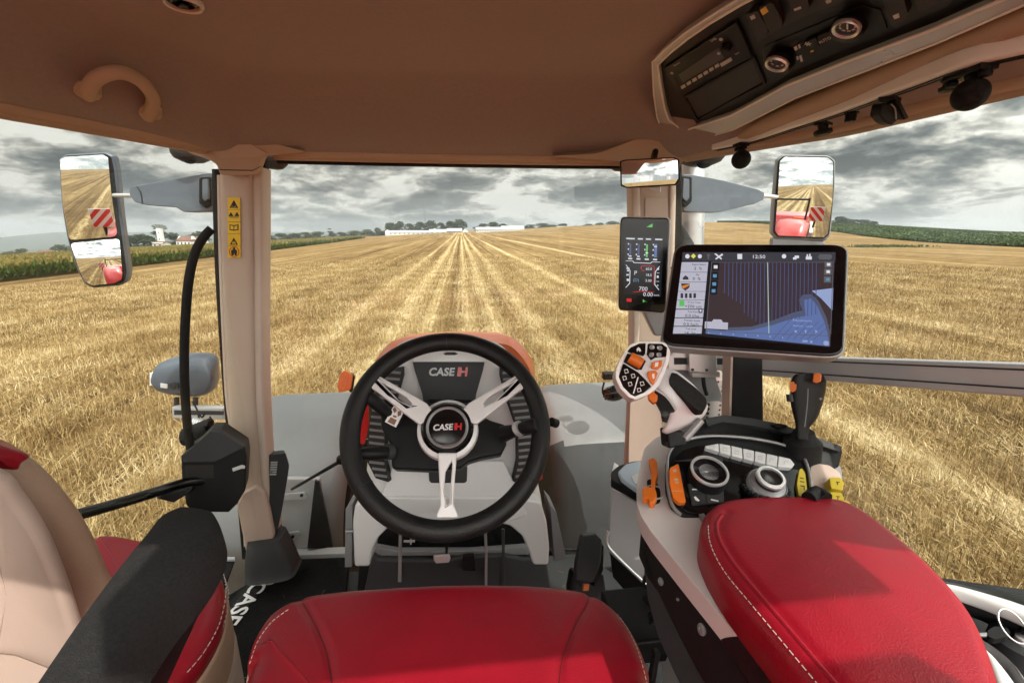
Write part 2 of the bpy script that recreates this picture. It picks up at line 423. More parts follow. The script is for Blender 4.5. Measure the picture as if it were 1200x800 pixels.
stops = [(0.0, (0.62, 0.72, 0.72)), (0.28, (1.15, 1.26, 1.22)), (0.48, (2.1, 2.12, 1.98)), (0.64, (3.1, 3.0, 2.7)), (0.82, (4.9, 4.7, 4.25)), (1.0, (6.3, 6.1, 5.6))]
cr.elements[0].position = 0; cr.elements[0].color = (*[c/10 for c in stops[0][1]], 1)
cr.elements[1].position = 1; cr.elements[1].color = (*[c/10 for c in stops[-1][1]], 1)
for p_, c_ in stops[1:-1]:
    e = cr.elements.new(p_); e.color = (*[c/10 for c in c_], 1)
sc10 = N.new('ShaderNodeVectorMath'); sc10.operation = 'SCALE'; sc10.inputs['Scale'].default_value = 10.0; L.new(rp.outputs[0], sc10.inputs[0])
cov = N.new('ShaderNodeMapRange'); cov.inputs['From Min'].default_value = 0.26; cov.inputs['From Max'].default_value = 0.38; L.new(dens, cov.inputs['Value'])
mixc = N.new('ShaderNodeMix'); mixc.data_type = 'RGBA'; L.new(cov.outputs[0], mixc.inputs[0]); L.new(sky.outputs[0], mixc.inputs[6]); L.new(sc10.outputs[0], mixc.inputs[7])
# pale band of distant cloud low on the horizon
hz = N.new('ShaderNodeMapRange'); hz.inputs['From Min'].default_value = 0.0; hz.inputs['From Max'].default_value = 0.12; hz.inputs['To Min'].default_value = 0.30; hz.inputs['To Max'].default_value = 0.0
L.new(zc, hz.inputs['Value'])
mixh = N.new('ShaderNodeMix'); mixh.data_type = 'RGBA'; L.new(hz.outputs[0], mixh.inputs[0]); L.new(mixc.outputs[2], mixh.inputs[6]); mixh.inputs[7].default_value = (3.2, 3.3, 3.25, 1)
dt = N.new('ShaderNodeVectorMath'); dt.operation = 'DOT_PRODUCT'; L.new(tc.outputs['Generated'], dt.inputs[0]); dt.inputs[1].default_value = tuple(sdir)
fill_glow = M2('ADD', M2('MULTIPLY', M2('POWER', M2('MAXIMUM', M2('MULTIPLY_ADD', dt.outputs['Value'], 0.5, 0.5), 0.0), 5.0), 8.5), 0.92)  # extra sky brightness added around the sun to light the cab interior
gl = N.new('ShaderNodeVectorMath'); gl.operation = 'SCALE'; L.new(mixh.outputs[2], gl.inputs[0]); L.new(fill_glow, gl.inputs['Scale'])
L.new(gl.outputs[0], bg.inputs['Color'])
sc.view_settings.view_transform = 'Standard'; sc.view_settings.look = 'None'; sc.view_settings.exposure = 0.04; sc.view_settings.gamma = 1
sc.cycles.use_adaptive_sampling = True; sc.cycles.adaptive_threshold = 0.03; sc.cycles.adaptive_min_samples = 16; sc.cycles.max_bounces = 6; sc.cycles.diffuse_bounces = 3; sc.cycles.glossy_bounces = 3; sc.cycles.transmission_bounces = 2; sc.cycles.volume_bounces = 0; sc.cycles.transparent_max_bounces = 12; sc.cycles.caustics_reflective = False; sc.cycles.caustics_refractive = False
sc.cycles.use_denoising = True; sc.cycles.sample_clamp_indirect = 6

# ================================================================ terrain
def ss(a, b, x):
    t = np.clip((np.asarray(x, float)-a)/(b-a), 0, 1); return t*t*(3-2*t)
def ground(x, y):
    x = np.asarray(x, float); y = np.asarray(y, float)
    z = -0.048*np.maximum(0, -x-6)
    z = z + 7.3*ss(70, 270, y)*ss(10, 160, x)*(1-0.72*ss(0.62, 1.45, x/np.maximum(y, 20))) + 0.9*ss(150, 400, y)
    z = z - 0.02*np.maximum(0, x-260)
    return z
def axis_vals(lim, near, step0):
    v = [0.0]; s = step0
    while v[-1] < lim:
        if v[-1] > near: s *= 1.18
        v.append(v[-1]+s)
    return v
ax_ = axis_vals(4200, 60, 2.0); xs = np.array(sorted([-a for a in ax_[1:]]+ax_)); ys = np.array(sorted([-a for a in axis_vals(600, 30, 4.0)[1:]]+ax_))
GX, GY = np.meshgrid(xs, ys); GZ = ground(GX, GY)
nx, ny = len(xs), len(ys)
vv = np.stack([GX.ravel(), GY.ravel(), GZ.ravel()], 1)
me = bpy.data.meshes.new('stubble_field')
idx = np.arange(nx*ny).reshape(ny, nx)
q = np.stack([idx[:-1, :-1].ravel(), idx[:-1, 1:].ravel(), idx[1:, 1:].ravel(), idx[1:, :-1].ravel()], 1)
me.from_pydata(vv.tolist(), [], q.tolist()); me.polygons.foreach_set('use_smooth', [True]*len(me.polygons))
gr = bpy.data.objects.new('stubble_field', me); COL.objects.link(gr); tag(gr, 'harvested straw coloured field with wheel tracks running to the horizon', kind='structure')
m = bpy.data.materials.new('stubble_ground'); m.use_nodes = True; me.materials.append(m)
nt = m.node_tree; N = nt.nodes; L = nt.links; b = N['Principled BSDF']; b.inputs['Roughness'].default_value = 0.95; b.inputs['Specular IOR Level'].default_value = 0.15
geo = N.new('ShaderNodeNewGeometry'); sp = N.new('ShaderNodeSeparateXYZ'); L.new(geo.outputs['Position'], sp.inputs[0])
def noise(scale, vec=(1, 1, 1), det=6, rough=0.6, off=(0, 0, 0)):
    mp = N.new('ShaderNodeMapping'); mp.inputs['Scale'].default_value = vec; mp.inputs['Location'].default_value = off; L.new(geo.outputs['Position'], mp.inputs[0])
    n = N.new('ShaderNodeTexNoise'); n.inputs['Scale'].default_value = scale; n.inputs['Detail'].default_value = det; n.inputs['Roughness'].default_value = rough
    L.new(mp.outputs[0], n.inputs[0]); return n.outputs[0]
def ramp(x, a, b_, lo=0.0, hi=1.0):
    r_ = N.new('ShaderNodeMapRange'); r_.inputs['From Min'].default_value = a; r_.inputs['From Max'].default_value = b_; r_.inputs['To Min'].default_value = lo; r_.inputs['To Max'].default_value = hi
    L.new(x, r_.inputs['Value']); return r_.outputs[0]
wob = M2('MULTIPLY', M2('SUBTRACT', noise(0.02, det=2), 0.5), 0.6)
xw = M2('ADD', sp.outputs[0], wob)
streak = noise(1.0, (1.6, 0.035, 1), 5, 0.7)
streak2 = noise(1.0, (0.35, 0.012, 1), 4, 0.6, (7, 3, 0))
patch = noise(0.55, det=8, rough=0.7)
fine = noise(22, (1, 0.5, 1), 6, 0.75)
fine2 = noise(5, (1, 0.35, 1), 5, 0.7)
rows = N.new('ShaderNodeTexWave'); rows.bands_direction = 'X'; rows.inputs['Scale'].default_value = 1.25; rows.inputs['Distortion'].default_value = 1.2; rows.inputs['Detail'].default_value = 2; rows.inputs['Detail Scale'].default_value = 2.5
L.new(geo.outputs['Position'], rows.inputs[0])
def band(c, wd):    # 1 at x=c falling to 0 over wd
    return M2('MAXIMUM', M2('SUBTRACT', 1.0, M2('DIVIDE', M2('ABSOLUTE', M2('SUBTRACT', xw, c)), wd)), 0.0)
LIGHTB = ((-1.8, 0.5), (-1.0, 0.3), (0.1, 0.35), (0.9, 0.4), (2.0, 0.5), (5.2, 0.5), (-3.4, 0.35), (13.0, 0.6))
DARKB = ((-6.7, 0.3), (-5.3, 0.25), (-0.4, 0.16), (-11.8, 0.3), (3.4, 0.25), (7.6, 0.25), (17, 0.35), (-19, 0.35), (31, 0.5))
light = band(*LIGHTB[0])
for c, wd in LIGHTB[1:]: light = M2('ADD', light, band(c, wd))
dark = band(*DARKB[0])
for c, wd in DARKB[1:]: dark = M2('ADD', dark, band(c, wd))
strawf = M2('ADD', M2('MULTIPLY', fine, 0.55), M2('MULTIPLY', fine2, 0.35))
strawf = M2('ADD', strawf, M2('MULTIPLY', M2('SUBTRACT', streak, 0.5), 0.6))
strawf = M2('ADD', strawf, M2('MULTIPLY', M2('SUBTRACT', streak2, 0.5), 0.55))
strawf = M2('ADD', strawf, M2('MULTIPLY', M2('SUBTRACT', patch, 0.5), 0.5))
strawf = M2('ADD', strawf, M2('MULTIPLY', M2('SUBTRACT', rows.outputs['Fac'], 0.5), 0.07))
lf = M2('MULTIPLY', light, ramp(fine2, 0.3, 0.65)); df = M2('MULTIPLY', dark, ramp(patch, 0.3, 0.6, 0.5, 1.0))
strawf = M2('ADD', strawf, M2('MULTIPLY', lf, 0.45)); strawf = M2('SUBTRACT', strawf, M2('MULTIPLY', df, 0.2))
rp = N.new('ShaderNodeValToRGB'); L.new(strawf, rp.inputs[0]); cr = rp.color_ramp
st = [(0.18, (0.055, 0.030, 0.012)), (0.36, (0.135, 0.078, 0.029)), (0.50, (0.255, 0.165, 0.066)), (0.64, (0.42, 0.305, 0.145)), (0.85, (0.68, 0.56, 0.34))]
cr.elements[0].position = st[0][0]; cr.elements[0].color = (*st[0][1], 1); cr.elements[1].position = st[-1][0]; cr.elements[1].color = (*st[-1][1], 1)
for p_, c_ in st[1:-1]: e = cr.elements.new(p_); e.color = (*c_, 1)
L.new(rp.outputs[0], b.inputs['Base Color'])
bp = N.new('ShaderNodeBump'); bp.inputs['Strength'].default_value = 0.9; bp.inputs['Distance'].default_value = 0.12; L.new(strawf, bp.inputs['Height']); L.new(bp.outputs[0], b.inputs['Normal'])

# ---------------------------------------------------------------- stubble and loose straw
def track_tone(x, y):
    wx = x + 0.10*np.sin(y*0.11)+0.06*np.sin(y*0.29+1)
    def bd(c, w_): return np.clip(1-np.abs(wx-c)/w_, 0, 1)
    lt = sum(bd(c, w_) for c, w_ in LIGHTB); dk = sum(bd(c, w_) for c, w_ in DARKB)
    return np.clip(0.5+0.45*lt-0.24*dk, 0, 1)
def blades(name, m, px, py, length, width, tilt, yaw, z0=None, parent=None, bend=0.0):
    n = len(px); z = ground(px, py) if z0 is None else z0
    hx, hy = np.cos(yaw), np.sin(yaw)
    dx, dy, dz = np.sin(tilt)*hx, np.sin(tilt)*hy, np.cos(tilt)
    wx, wy = -hy*width/2, hx*width/2
    base = np.stack([px, py, z], 1); d = np.stack([dx*length, dy*length, dz*length], 1)
    wv = np.stack([wx, wy, 0*wx], 1)
    v = np.empty((n, 4, 3)); v[:, 0] = base-wv; v[:, 1] = base+wv; v[:, 2] = base+d+wv*0.7; v[:, 3] = base+d-wv*0.7
    me = bpy.data.meshes.new(name); me.vertices.add(n*4); me.vertices.foreach_set('co', v.ravel())
    me.loops.add(n*4); me.loops.foreach_set('vertex_index', np.arange(n*4)); me.polygons.add(n)
    me.polygons.foreach_set('loop_start', np.arange(0, n*4, 4)); me.polygons.foreach_set('loop_total', np.full(n, 4))
    at = me.attributes.new('tone', 'FLOAT', 'POINT'); at.data.foreach_set('value', np.repeat(track_tone(px, py), 4).astype(np.float32))
    me.update(); me.validate(); me.materials.append(m)
    o = bpy.data.objects.new(name, me); COL.objects.link(o)
    return o
def leafmat(name, stops, scale=25.0, transl=0.25, rough=0.6, tone=0.0):
    m = bpy.data.materials.new(name); m.use_nodes = True; nt = m.node_tree; N = nt.nodes; L = nt.links; b = N['Principled BSDF']
    b.inputs['Roughness'].default_value = rough; b.inputs['Specular IOR Level'].default_value = 0.25
    geo = N.new('ShaderNodeNewGeometry'); n = N.new('ShaderNodeTexWhiteNoise'); n.noise_dimensions = '1D'
    L.new(geo.outputs['Random Per Island'], n.inputs['W'])
    nz = N.new('ShaderNodeTexNoise'); nz.inputs['Scale'].default_value = scale; nz.inputs['Detail'].default_value = 3; L.new(geo.outputs['Position'], nz.inputs[0])
    a = N.new('ShaderNodeMath'); a.operation = 'MULTIPLY_ADD'; a.inputs[1].default_value = 0.62; L.new(n.outputs[0], a.inputs[0])
    c = N.new('ShaderNodeMath'); c.operation = 'MULTIPLY_ADD'; c.inputs[1].default_value = 1.3; c.inputs[2].default_value = -0.45; L.new(nz.outputs[0], c.inputs[0]); L.new(c.outputs[0], a.inputs[2])
    if tone:
        at = N.new('ShaderNodeAttribute'); at.attribute_name = 'tone'; a2 = N.new('ShaderNodeMath'); a2.operation = 'MULTIPLY_ADD'; a2.inputs[1].default_value = tone; L.new(at.outputs['Fac'], a2.inputs[0])
        a3 = N.new('ShaderNodeMath'); a3.operation = 'ADD'; a3.inputs[1].default_value = -tone*0.5; L.new(a.outputs[0], a3.inputs[0]); L.new(a3.outputs[0], a2.inputs[2]); a = a2
    rp = N.new('ShaderNodeValToRGB'); L.new(a.outputs[0], rp.inputs[0]); cr = rp.color_ramp
    cr.elements[0].position = 0.0; cr.elements[0].color = (*stops[0], 1); cr.elements[1].position = 1.0; cr.elements[1].color = (*stops[-1], 1)
    for i, c_ in enumerate(stops[1:-1]): e = cr.elements.new((i+1)/(len(stops)-1)); e.color = (*c_, 1)
    L.new(rp.outputs[0], b.inputs['Base Color'])
    if transl:
        tr = N.new('ShaderNodeBsdfTranslucent'); L.new(rp.outputs[0], tr.inputs[0]); mx = N.new('ShaderNodeMixShader'); mx.inputs[0].default_value = transl
        L.new(b.outputs[0], mx.inputs[1]); L.new(tr.outputs[0], mx.inputs[2]); L.new(mx.outputs[0], N['Material Output'].inputs[0])
    return m
M_straw = leafmat('straw_stalks', [(0.085, 0.046, 0.015), (0.21, 0.130, 0.046), (0.345, 0.238, 0.100), (0.50, 0.38, 0.19), (0.68, 0.57, 0.36)], scale=0.7, transl=0.2, tone=0.6)
def near_pts(n, dmax, dmin=2.2, pw=1.6):
    out = []
    while len(out) < 1 or sum(len(o) for o in out) < n:
        a = rng.uniform(-1.0, 1.0, n)*R(62); d = dmin+(dmax-dmin)*rng.uniform(0, 1, n)**pw
        x, y = d*np.sin(a+YAW)*1.0, d*np.cos(a+YAW)
        ok = ~((np.abs(x) < 1.0) & (y < 1.0))
        out.append(np.stack([x[ok], y[ok]], 1))
    return np.concatenate(out)[:n]
p = near_pts(230000, 46)
x = np.round(p[:, 0]/0.16)*0.16 + rng.normal(0, 0.022, len(p)); y = p[:, 1]
dist = np.hypot(x, y)
o = blades('stubble_stalks', M_straw, x, y, rng.uniform(0.07, 0.19, len(x)), 0.0038+0.00052*dist, np.abs(rng.normal(0.15, 0.22, len(x))), rng.uniform(0, 6.283, len(x)))
tag(o, 'short cut straw stubble standing in rows across the near field', 'stubble', kind='stuff')
p = near_pts(230000, 42, pw=1.5); x, y = p[:, 0], p[:, 1]; dist = np.hypot(x, y)
cl = (np.sin(x*1.3+np.sin(y*0.7)*2)+np.sin(y*1.1+x*0.5)*0.8+rng.normal(0, 0.8, len(x))) > -1.4
x, y, dist = x[cl], y[cl], dist[cl]
o = blades('loose_straw', M_straw, x, y, rng.uniform(0.06, 0.20, len(x)), 0.0042+0.00052*dist, rng.uniform(1.1, 1.52, len(x)), rng.normal(math.pi/2, 1.1, len(x)), z0=ground(x, y)+rng.uniform(0.005, 0.08, len(x)))
tag(o, 'loose pale straw lying over the stubble of the near field', 'straw', kind='stuff')

# ---------------------------------------------------------------- maize strip on the left, crop band on the right
M_corn = leafmat('maize_leaves', [(0.018, 0.035, 0.008), (0.045, 0.080, 0.014), (0.09, 0.135, 0.025), (0.15, 0.18, 0.045)], scale=0.8, transl=0.3)
M_corntop = leafmat('maize_tassels', [(0.10, 0.085, 0.022), (0.17, 0.135, 0.035), (0.26, 0.20, 0.06)], scale=0.15, transl=0.2)
def corn_edge(y): return np.interp(y, [-120, 10, 36, 70, 270, 300], [-31, -34, -37, -39, -57, -60])
n = 70000
y = rng.uniform(0, 1, n)**1.7*270+5; inn = rng.exponential(2.2, n); x = corn_edge(y)-inn
hh = rng.uniform(0.2, 1.0, n)
o1 = blades('maize_leaves', M_corn, x, y, rng.uniform(0.35, 0.7, n), 0.09+y*0.0009, rng.uniform(0.1, 1.3, n), rng.uniform(0, 6.28, n), z0=ground(x, y)+hh*1.0)
tag(o1, 'green leafy edge of the maize crop left of the stubble', 'maize crop', kind='stuff')
n = 60000
y = rng.uniform(0, 1, n)**1.5*300+5; inn = rng.uniform(0, 1, n)**1.6*150; x = corn_edge(y)-inn
o2 = blades('maize_tassels', M_corntop, x, y, rng.uniform(0.3, 0.6, n), 0.10+0.0012*np.hypot(x, y), rng.uniform(0.0, 0.9, n), rng.uniform(0, 6.28, n), z0=ground(x, y)+1.15)
tag(o2, 'brownish tasselled top of the maize crop left of the stubble', 'maize tassels', kind='stuff')
def canopy(name, rowsxy, h, m, label):
    """solid crop body under the leaves: rowsxy = list of lines of (x, y)"""
    vs, fs = [], []; k = len(rowsxy[0])
    for r_ in rowsxy:
        for (a, b_) in r_: vs.append((a, b_, float(ground(a, b_))+h))
    base = len(vs)
    for (a, b_) in rowsxy[0]: vs.append((a, b_, float(ground(a, b_))-0.3))
    for i in range(len(rowsxy)-1):
        for j in range(k-1): fs.append((i*k+j, i*k+j+1, (i+1)*k+j+1, (i+1)*k+j))
    for j in range(k-1): fs.append((j, j+1, base+j+1, base+j))
    o = mk(name, vs, fs, m, None, sharp=40); return tag(o, label, kind='structure')
Mc = mat('maize_canopy', (0.115, 0.095, 0.028), 0.95, var=0.35, vs=0.35, bump=0.5, bs=3)
Mc2 = mat('beet_crop_canopy', (0.045, 0.075, 0.018), 0.95, var=0.4, vs=0.12, bump=0.6, bs=2)
ysr = list(np.linspace(4, 120, 24))+list(np.linspace(130, 300, 14))
canopy('maize_field', [[(float(corn_edge(yy))-0.8-off, yy) for yy in ysr] for off in (0, 4, 10, 20, 40, 70, 110, 160)], 1.05, Mc, 'olive brown maize field beyond the leafy edge on the left')
def rp_at(px, py, D): 
    r = ray(px, py); return r.x/r.y*D, D
re = [(2300, 372, 22), (1700, 330, 34), (1330, 304, 50), (1200, 290, 62), (1100, 279, 85), (1030, 272, 118), (985, 268, 150), (930, 264.5, 190), (880, 262.5, 225), (840, 261, 255)]
def curve_at(D):  # crop band begins beyond this line on the right
    pts_ = sorted([(rp_at(a, b_, d)[0], d) for a, b_, d in re], key=lambda t: t[1]); return pts_
cp = curve_at(0)
rows_ = [[(a+off*0.75, b_+off*0.65) for a, b_ in cp] for off in (0, 6, 15, 30, 60, 110, 200, 400, 900)]
canopy('beet_field', rows_, 0.35, Mc2, 'dark green crop band on the rise along the right horizon')
n = 45000
ti = rng.uniform(0, 1, n)**0.9; cxs = np.array([c_[0] for c_ in cp]); cys = np.array([c_[1] for c_ in cp]); tt = np.linspace(0, 1, len(cp))
off = rng.uniform(0, 1, n)**2*260
x = np.interp(ti, tt, cxs)+off*0.75; y = np.interp(ti, tt, cys)+off*0.65
M_beet = leafmat('crop_leaves', [(0.018, 0.034, 0.010), (0.035, 0.062, 0.016), (0.06, 0.095, 0.026), (0.11, 0.14, 0.05)], scale=0.12, transl=0.3)
o = blades('crop_leaves', M_beet, x, y, rng.uniform(0.3, 0.7, n), 0.25+0.0015*np.hypot(x, y), rng.uniform(0.2, 1.3, n), rng.uniform(0, 6.28, n), z0=ground(x, y)+0.15)
tag(o, 'leafy green crop on the rise along the right horizon', 'crop leaves', kind='stuff')

# low weed patch in the right stubble
n = 900; c0 = P(1030, 289, Z=-1.0) ; r_ = ray(1030, 290); t_ = 1
# march the ray to the terrain
def hit(px, py, lo=3.0, hi=3000.0):
    r = ray(px, py); t = lo
    while t < hi:
        q = EYE+r*t
        if q.z <= float(ground(q.x, q.y)): return q
        t *= 1.01
    return EYE+r*hi
wq = hit(1035, 289.5)
x = wq.x+rng.normal(0, 3.4, n); y = wq.y+rng.normal(0, 0.8, n)
o = blades('weed_patch', M_beet, x, y, rng.uniform(0.1, 0.45, n), 0.16, rng.uniform(0.1, 1.4, n), rng.uniform(0, 6.28, n))
tag(o, 'low green weed patch alone in the right hand stubble', 'weeds', kind='stuff')

# ---------------------------------------------------------------- distant hills
M_hill = mat('far_wooded_hill', (0.035, 0.050, 0.030), 0.95, var=0.5, vs=0.02)
def hill(name, pts, D, depth, label, m=M_hill):
    vs, fs = [], []; k = 0; rr = []
    for px, py in pts:
        a = P(px, py, Y=D); b_ = V((a.x, D-depth, float(ground(a.x, D-depth))-2)); c_ = V((a.x, D+depth*2, -10))
        mid = V((a.x, D-depth*0.45, (a.z+b_.z)/2+2)); rr.append((b_, mid, a, c_))
    n = len(rr)
    for i in range(4):
        for r_ in rr: vs.append(r_[i])
    for i in range(3):
        for j in range(n-1): fs.append((i*n+j, i*n+j+1, (i+1)*n+j+1, (i+1)*n+j))
    return tag(mk(name, vs, fs, m, None, sharp=180), label, kind='structure')
hill('far_hill', [(-260, 303), (-120, 302), (0, 297), (60, 292), (120, 288), (190, 283), (260, 279), (330, 277), (420, 274), (470, 273)], 2300, 700, 'low blue grey wooded hill on the left horizon')
hill('rear_hill', [(430, 272), (500, 271), (560, 270), (620, 268), (700, 266), (800, 264)], 1900, 400, 'low wooded rise behind the farm')

# ---------------------------------------------------------------- trees
M_leafd = leafmat('dark_tree_leaves', [(0.010, 0.020, 0.008), (0.022, 0.038, 0.013), (0.040, 0.062, 0.020), (0.075, 0.10, 0.035)], scale=0.45, transl=0.2)
M_leafm = leafmat('tree_leaves', [(0.022, 0.035, 0.014), (0.040, 0.060, 0.022), (0.070, 0.092, 0.035), (0.11, 0.13, 0.06)], scale=0.45, transl=0.2)
M_bark = mat('tree_bark', (0.055, 0.042, 0.032), 0.9, var=0.3, vs=3)
def crown_mesh(seed, h, w, shape='round', n=1300):
    r = np.random.default_rng(seed); vs = []
    ncl = 16 if shape == 'round' else 12
    cs = []
    for i in range(ncl):
        a = r.uniform(0, 6.28); rr = r.uniform(0, 1)**0.5
        if shape == 'round':
            zz = r.uniform(0.10, 0.96); rad = w/2*math.sin(math.pi*min(0.97, 0.12+0.88*zz**0.9))*rr*0.9; s = w*r.uniform(0.15, 0.27)
        elif shape == 'poplar':
            zz = r.uniform(0.12, 0.98); rad = w/2*0.6*rr*(1-zz*0.6); s = w*r.uniform(0.22, 0.34)
        else:
            zz = r.uniform(0.12, 0.97); rad = w/2*(1-zz)*rr; s = w*(0.10+0.25*(1-zz))
        cs.append((rad*math.cos(a), rad*math.sin(a), zz*h, s))
    k = n//ncl; P_ = []
    for cx_, cy_, cz_, s in cs:
        d = r.normal(size=(k, 3)); d /= np.linalg.norm(d, axis=1)[:, None]; d *= (s*r.uniform(0.55, 1.08, k)**0.6)[:, None]; d[:, 2] *= 0.75
        P_.append(d+np.array([cx_, cy_, cz_]))
    c = np.concatenate(P_); m_ = len(c); sz = w*0.055*r.uniform(0.5, 1.3, m_)
    a = r.normal(size=(m_, 3)); a /= np.linalg.norm(a, axis=1)[:, None]; b_ = np.cross(a, r.normal(size=(m_, 3))); b_ /= np.linalg.norm(b_, axis=1)[:, None]
    v = np.empty((m_, 4, 3)); A = a*sz[:, None]; B = b_*sz[:, None]*0.7
    v[:, 0] = c-A; v[:, 1] = c+B; v[:, 2] = c+A; v[:, 3] = c-B
    me = bpy.data.meshes.new('crown'); me.vertices.add(m_*4); me.vertices.foreach_set('co', v.ravel()); me.loops.add(m_*4); me.loops.foreach_set('vertex_index', np.arange(m_*4))
    me.polygons.add(m_); me.polygons.foreach_set('loop_start', np.arange(0, m_*4, 4)); me.polygons.foreach_set('loop_total', np.full(m_, 4)); me.update(); me.validate()
    return me
def trunk_mesh(h, w, seed):
    r = random.Random(seed); parts = [g_tube([(0, 0, -1), (0.02*h, 0, h*0.3), (0, 0.02*h, h*0.75)], [h*0.035, h*0.025, h*0.008], 7)]
    for i in range(4):
        a = r.uniform(0, 6.28); z0 = h*r.uniform(0.25, 0.5); parts.append(g_tube([(0, 0, z0), (math.cos(a)*w*0.3, math.sin(a)*w*0.3, z0+h*0.25)], [h*0.014, h*0.005], 5))
    v, f = merge(parts); me = bpy.data.meshes.new('trunk'); me.from_pydata([tuple(q) for q in v], [], f); return me
PROTO = {}
for kind, (h_, w_) in dict(round=(10, 10), poplar=(14, 4.5), conifer=(12, 6)).items():
    for s_ in range(3):
        for mm in (M_leafd, M_leafm):
            cm = crown_mesh(hash((kind, s_)) % 1000 if False else {'round': 11, 'poplar': 31, 'conifer': 51}[kind]+s_, h_, w_, kind); cm.materials.append(mm)
            tm = trunk_mesh(h_, w_, s_); tm.materials.append(M_bark); PROTO[(kind, s_, mm.name)] = (cm, tm, h_, w_)
tcount = [0]
def tree(px, base, top, wpx, D, kind='round', dark=True, label='', group=None, cat='tree', name=None):
    """px = centre, base/top rows, D = real distance ahead"""
    a = P(px, top, Y=D); gz = float(ground(a.x, D)); base_p = P(px, base, Y=D).z
    g = min(gz, base_p) if abs(gz-base_p) < 6 else gz
    H = max(2.0, a.z-g); s = 1.25*(P(px+wpx/2, top, Y=D)-P(px-wpx/2, top, Y=D)).length
    tcount[0] += 1; cm, tm, h_, w_ = PROTO[(kind, tcount[0] % 3, (M_leafd if dark else M_leafm).name)]
    t = thing(name or {'round': 'broadleaf_tree', 'poplar': 'poplar_tree', 'conifer': 'conifer_tree'}[kind], (a.x, D, g), label, cat, group)
    t.rotation_euler = (0, 0, random.uniform(0, 6.28))
    for nm, me_ in (('crown', cm), ('trunk', tm)):
        o = bpy.data.objects.new(nm, me_); COL.objects.link(o); o.parent = t
    t.scale = (s/w_, s/w_, H/h_)
    return t
# left: trees around the village
tree(150, 291, 277, 20, 330, label='small round tree just right of the left mirror', dark=True)
tree(166, 291, 276, 30, 330, label='wide dark tree left of the white tower', dark=True)
tree(187, 290, 264, 20, 345, 'poplar', label='tall grey green tree right behind the white tower', dark=False)
tree(203, 290, 274, 18, 350, label='dark tree between the white tower and the red roofed house', dark=True)
tree(234, 289, 273, 26, 350, label='dark tree behind the red roofed house beside the left pillar', dark=True)
for i, (x_, tp, w_) in enumerate([(312, 276, 22), (330, 274, 20), (345, 274, 18), (358, 272, 20), (372, 272, 18), (386, 268, 14), (400, 272, 20), (415, 271, 20), (430, 270, 16), (442, 267, 14)]):
    tree(x_, 281, tp, w_, 420+i*6, 'conifer' if i in (5,) else 'round', label=['tree in the far tree line just right of the left pillar', 'conifer rising above the far tree line right of the left pillar'][i == 5], group='trees of the far left line', dark=i % 2 == 0)
for i, (x_, tp, w_) in enumerate([(457, 262, 16), (468, 261, 15), (480, 262, 15), (492, 261, 15), (505, 260, 16), (517, 261, 14), (528, 260, 14), (538, 258.5, 16)]):
    tree(x_, 272, tp, w_, 470+i*3, label='dark tree in the dense row behind the white farm buildings', group='trees behind the white farm', dark=True)
for i, (x_, tp, w_) in enumerate([(566, 262, 16), (578, 261, 16), (590, 263, 14)]):
    tree(x_, 270, tp, w_, 480, label='dark tree in the clump behind the long white barn', group='trees behind the long barn', dark=True)
for i, (x_, tp, w_) in enumerate([(622, 263, 18), (636, 262, 18), (648, 264, 16), (660, 262, 20), (676, 265, 14), (690, 263, 14), (703, 261, 18), (718, 260, 20)]):
    tree(x_, 270, tp, w_, 600, label='pale hazy tree in the row right of the farm', group='trees right of the farm', dark=False)
for i, (x_, tp, w_) in enumerate([(986, 255, 18), (1000, 257, 16), (1012, 258, 16), (1023, 260, 12)]):
    tree(x_, 266, tp, w_, 360, label='dark tree in the clump at the far edge of the right field', group='trees on the right horizon', dark=True)
for i, (x_, tp, w_) in enumerate([(8, 295, 18), (24, 292, 16), (70, 288, 18), (90, 284, 16), (104, 283, 18), (118, 283, 16)]):
    tree(x_, 301, tp, w_, 520, label='hazy tree among the far houses left of the left mirror', group='trees among the far left houses', dark=False)
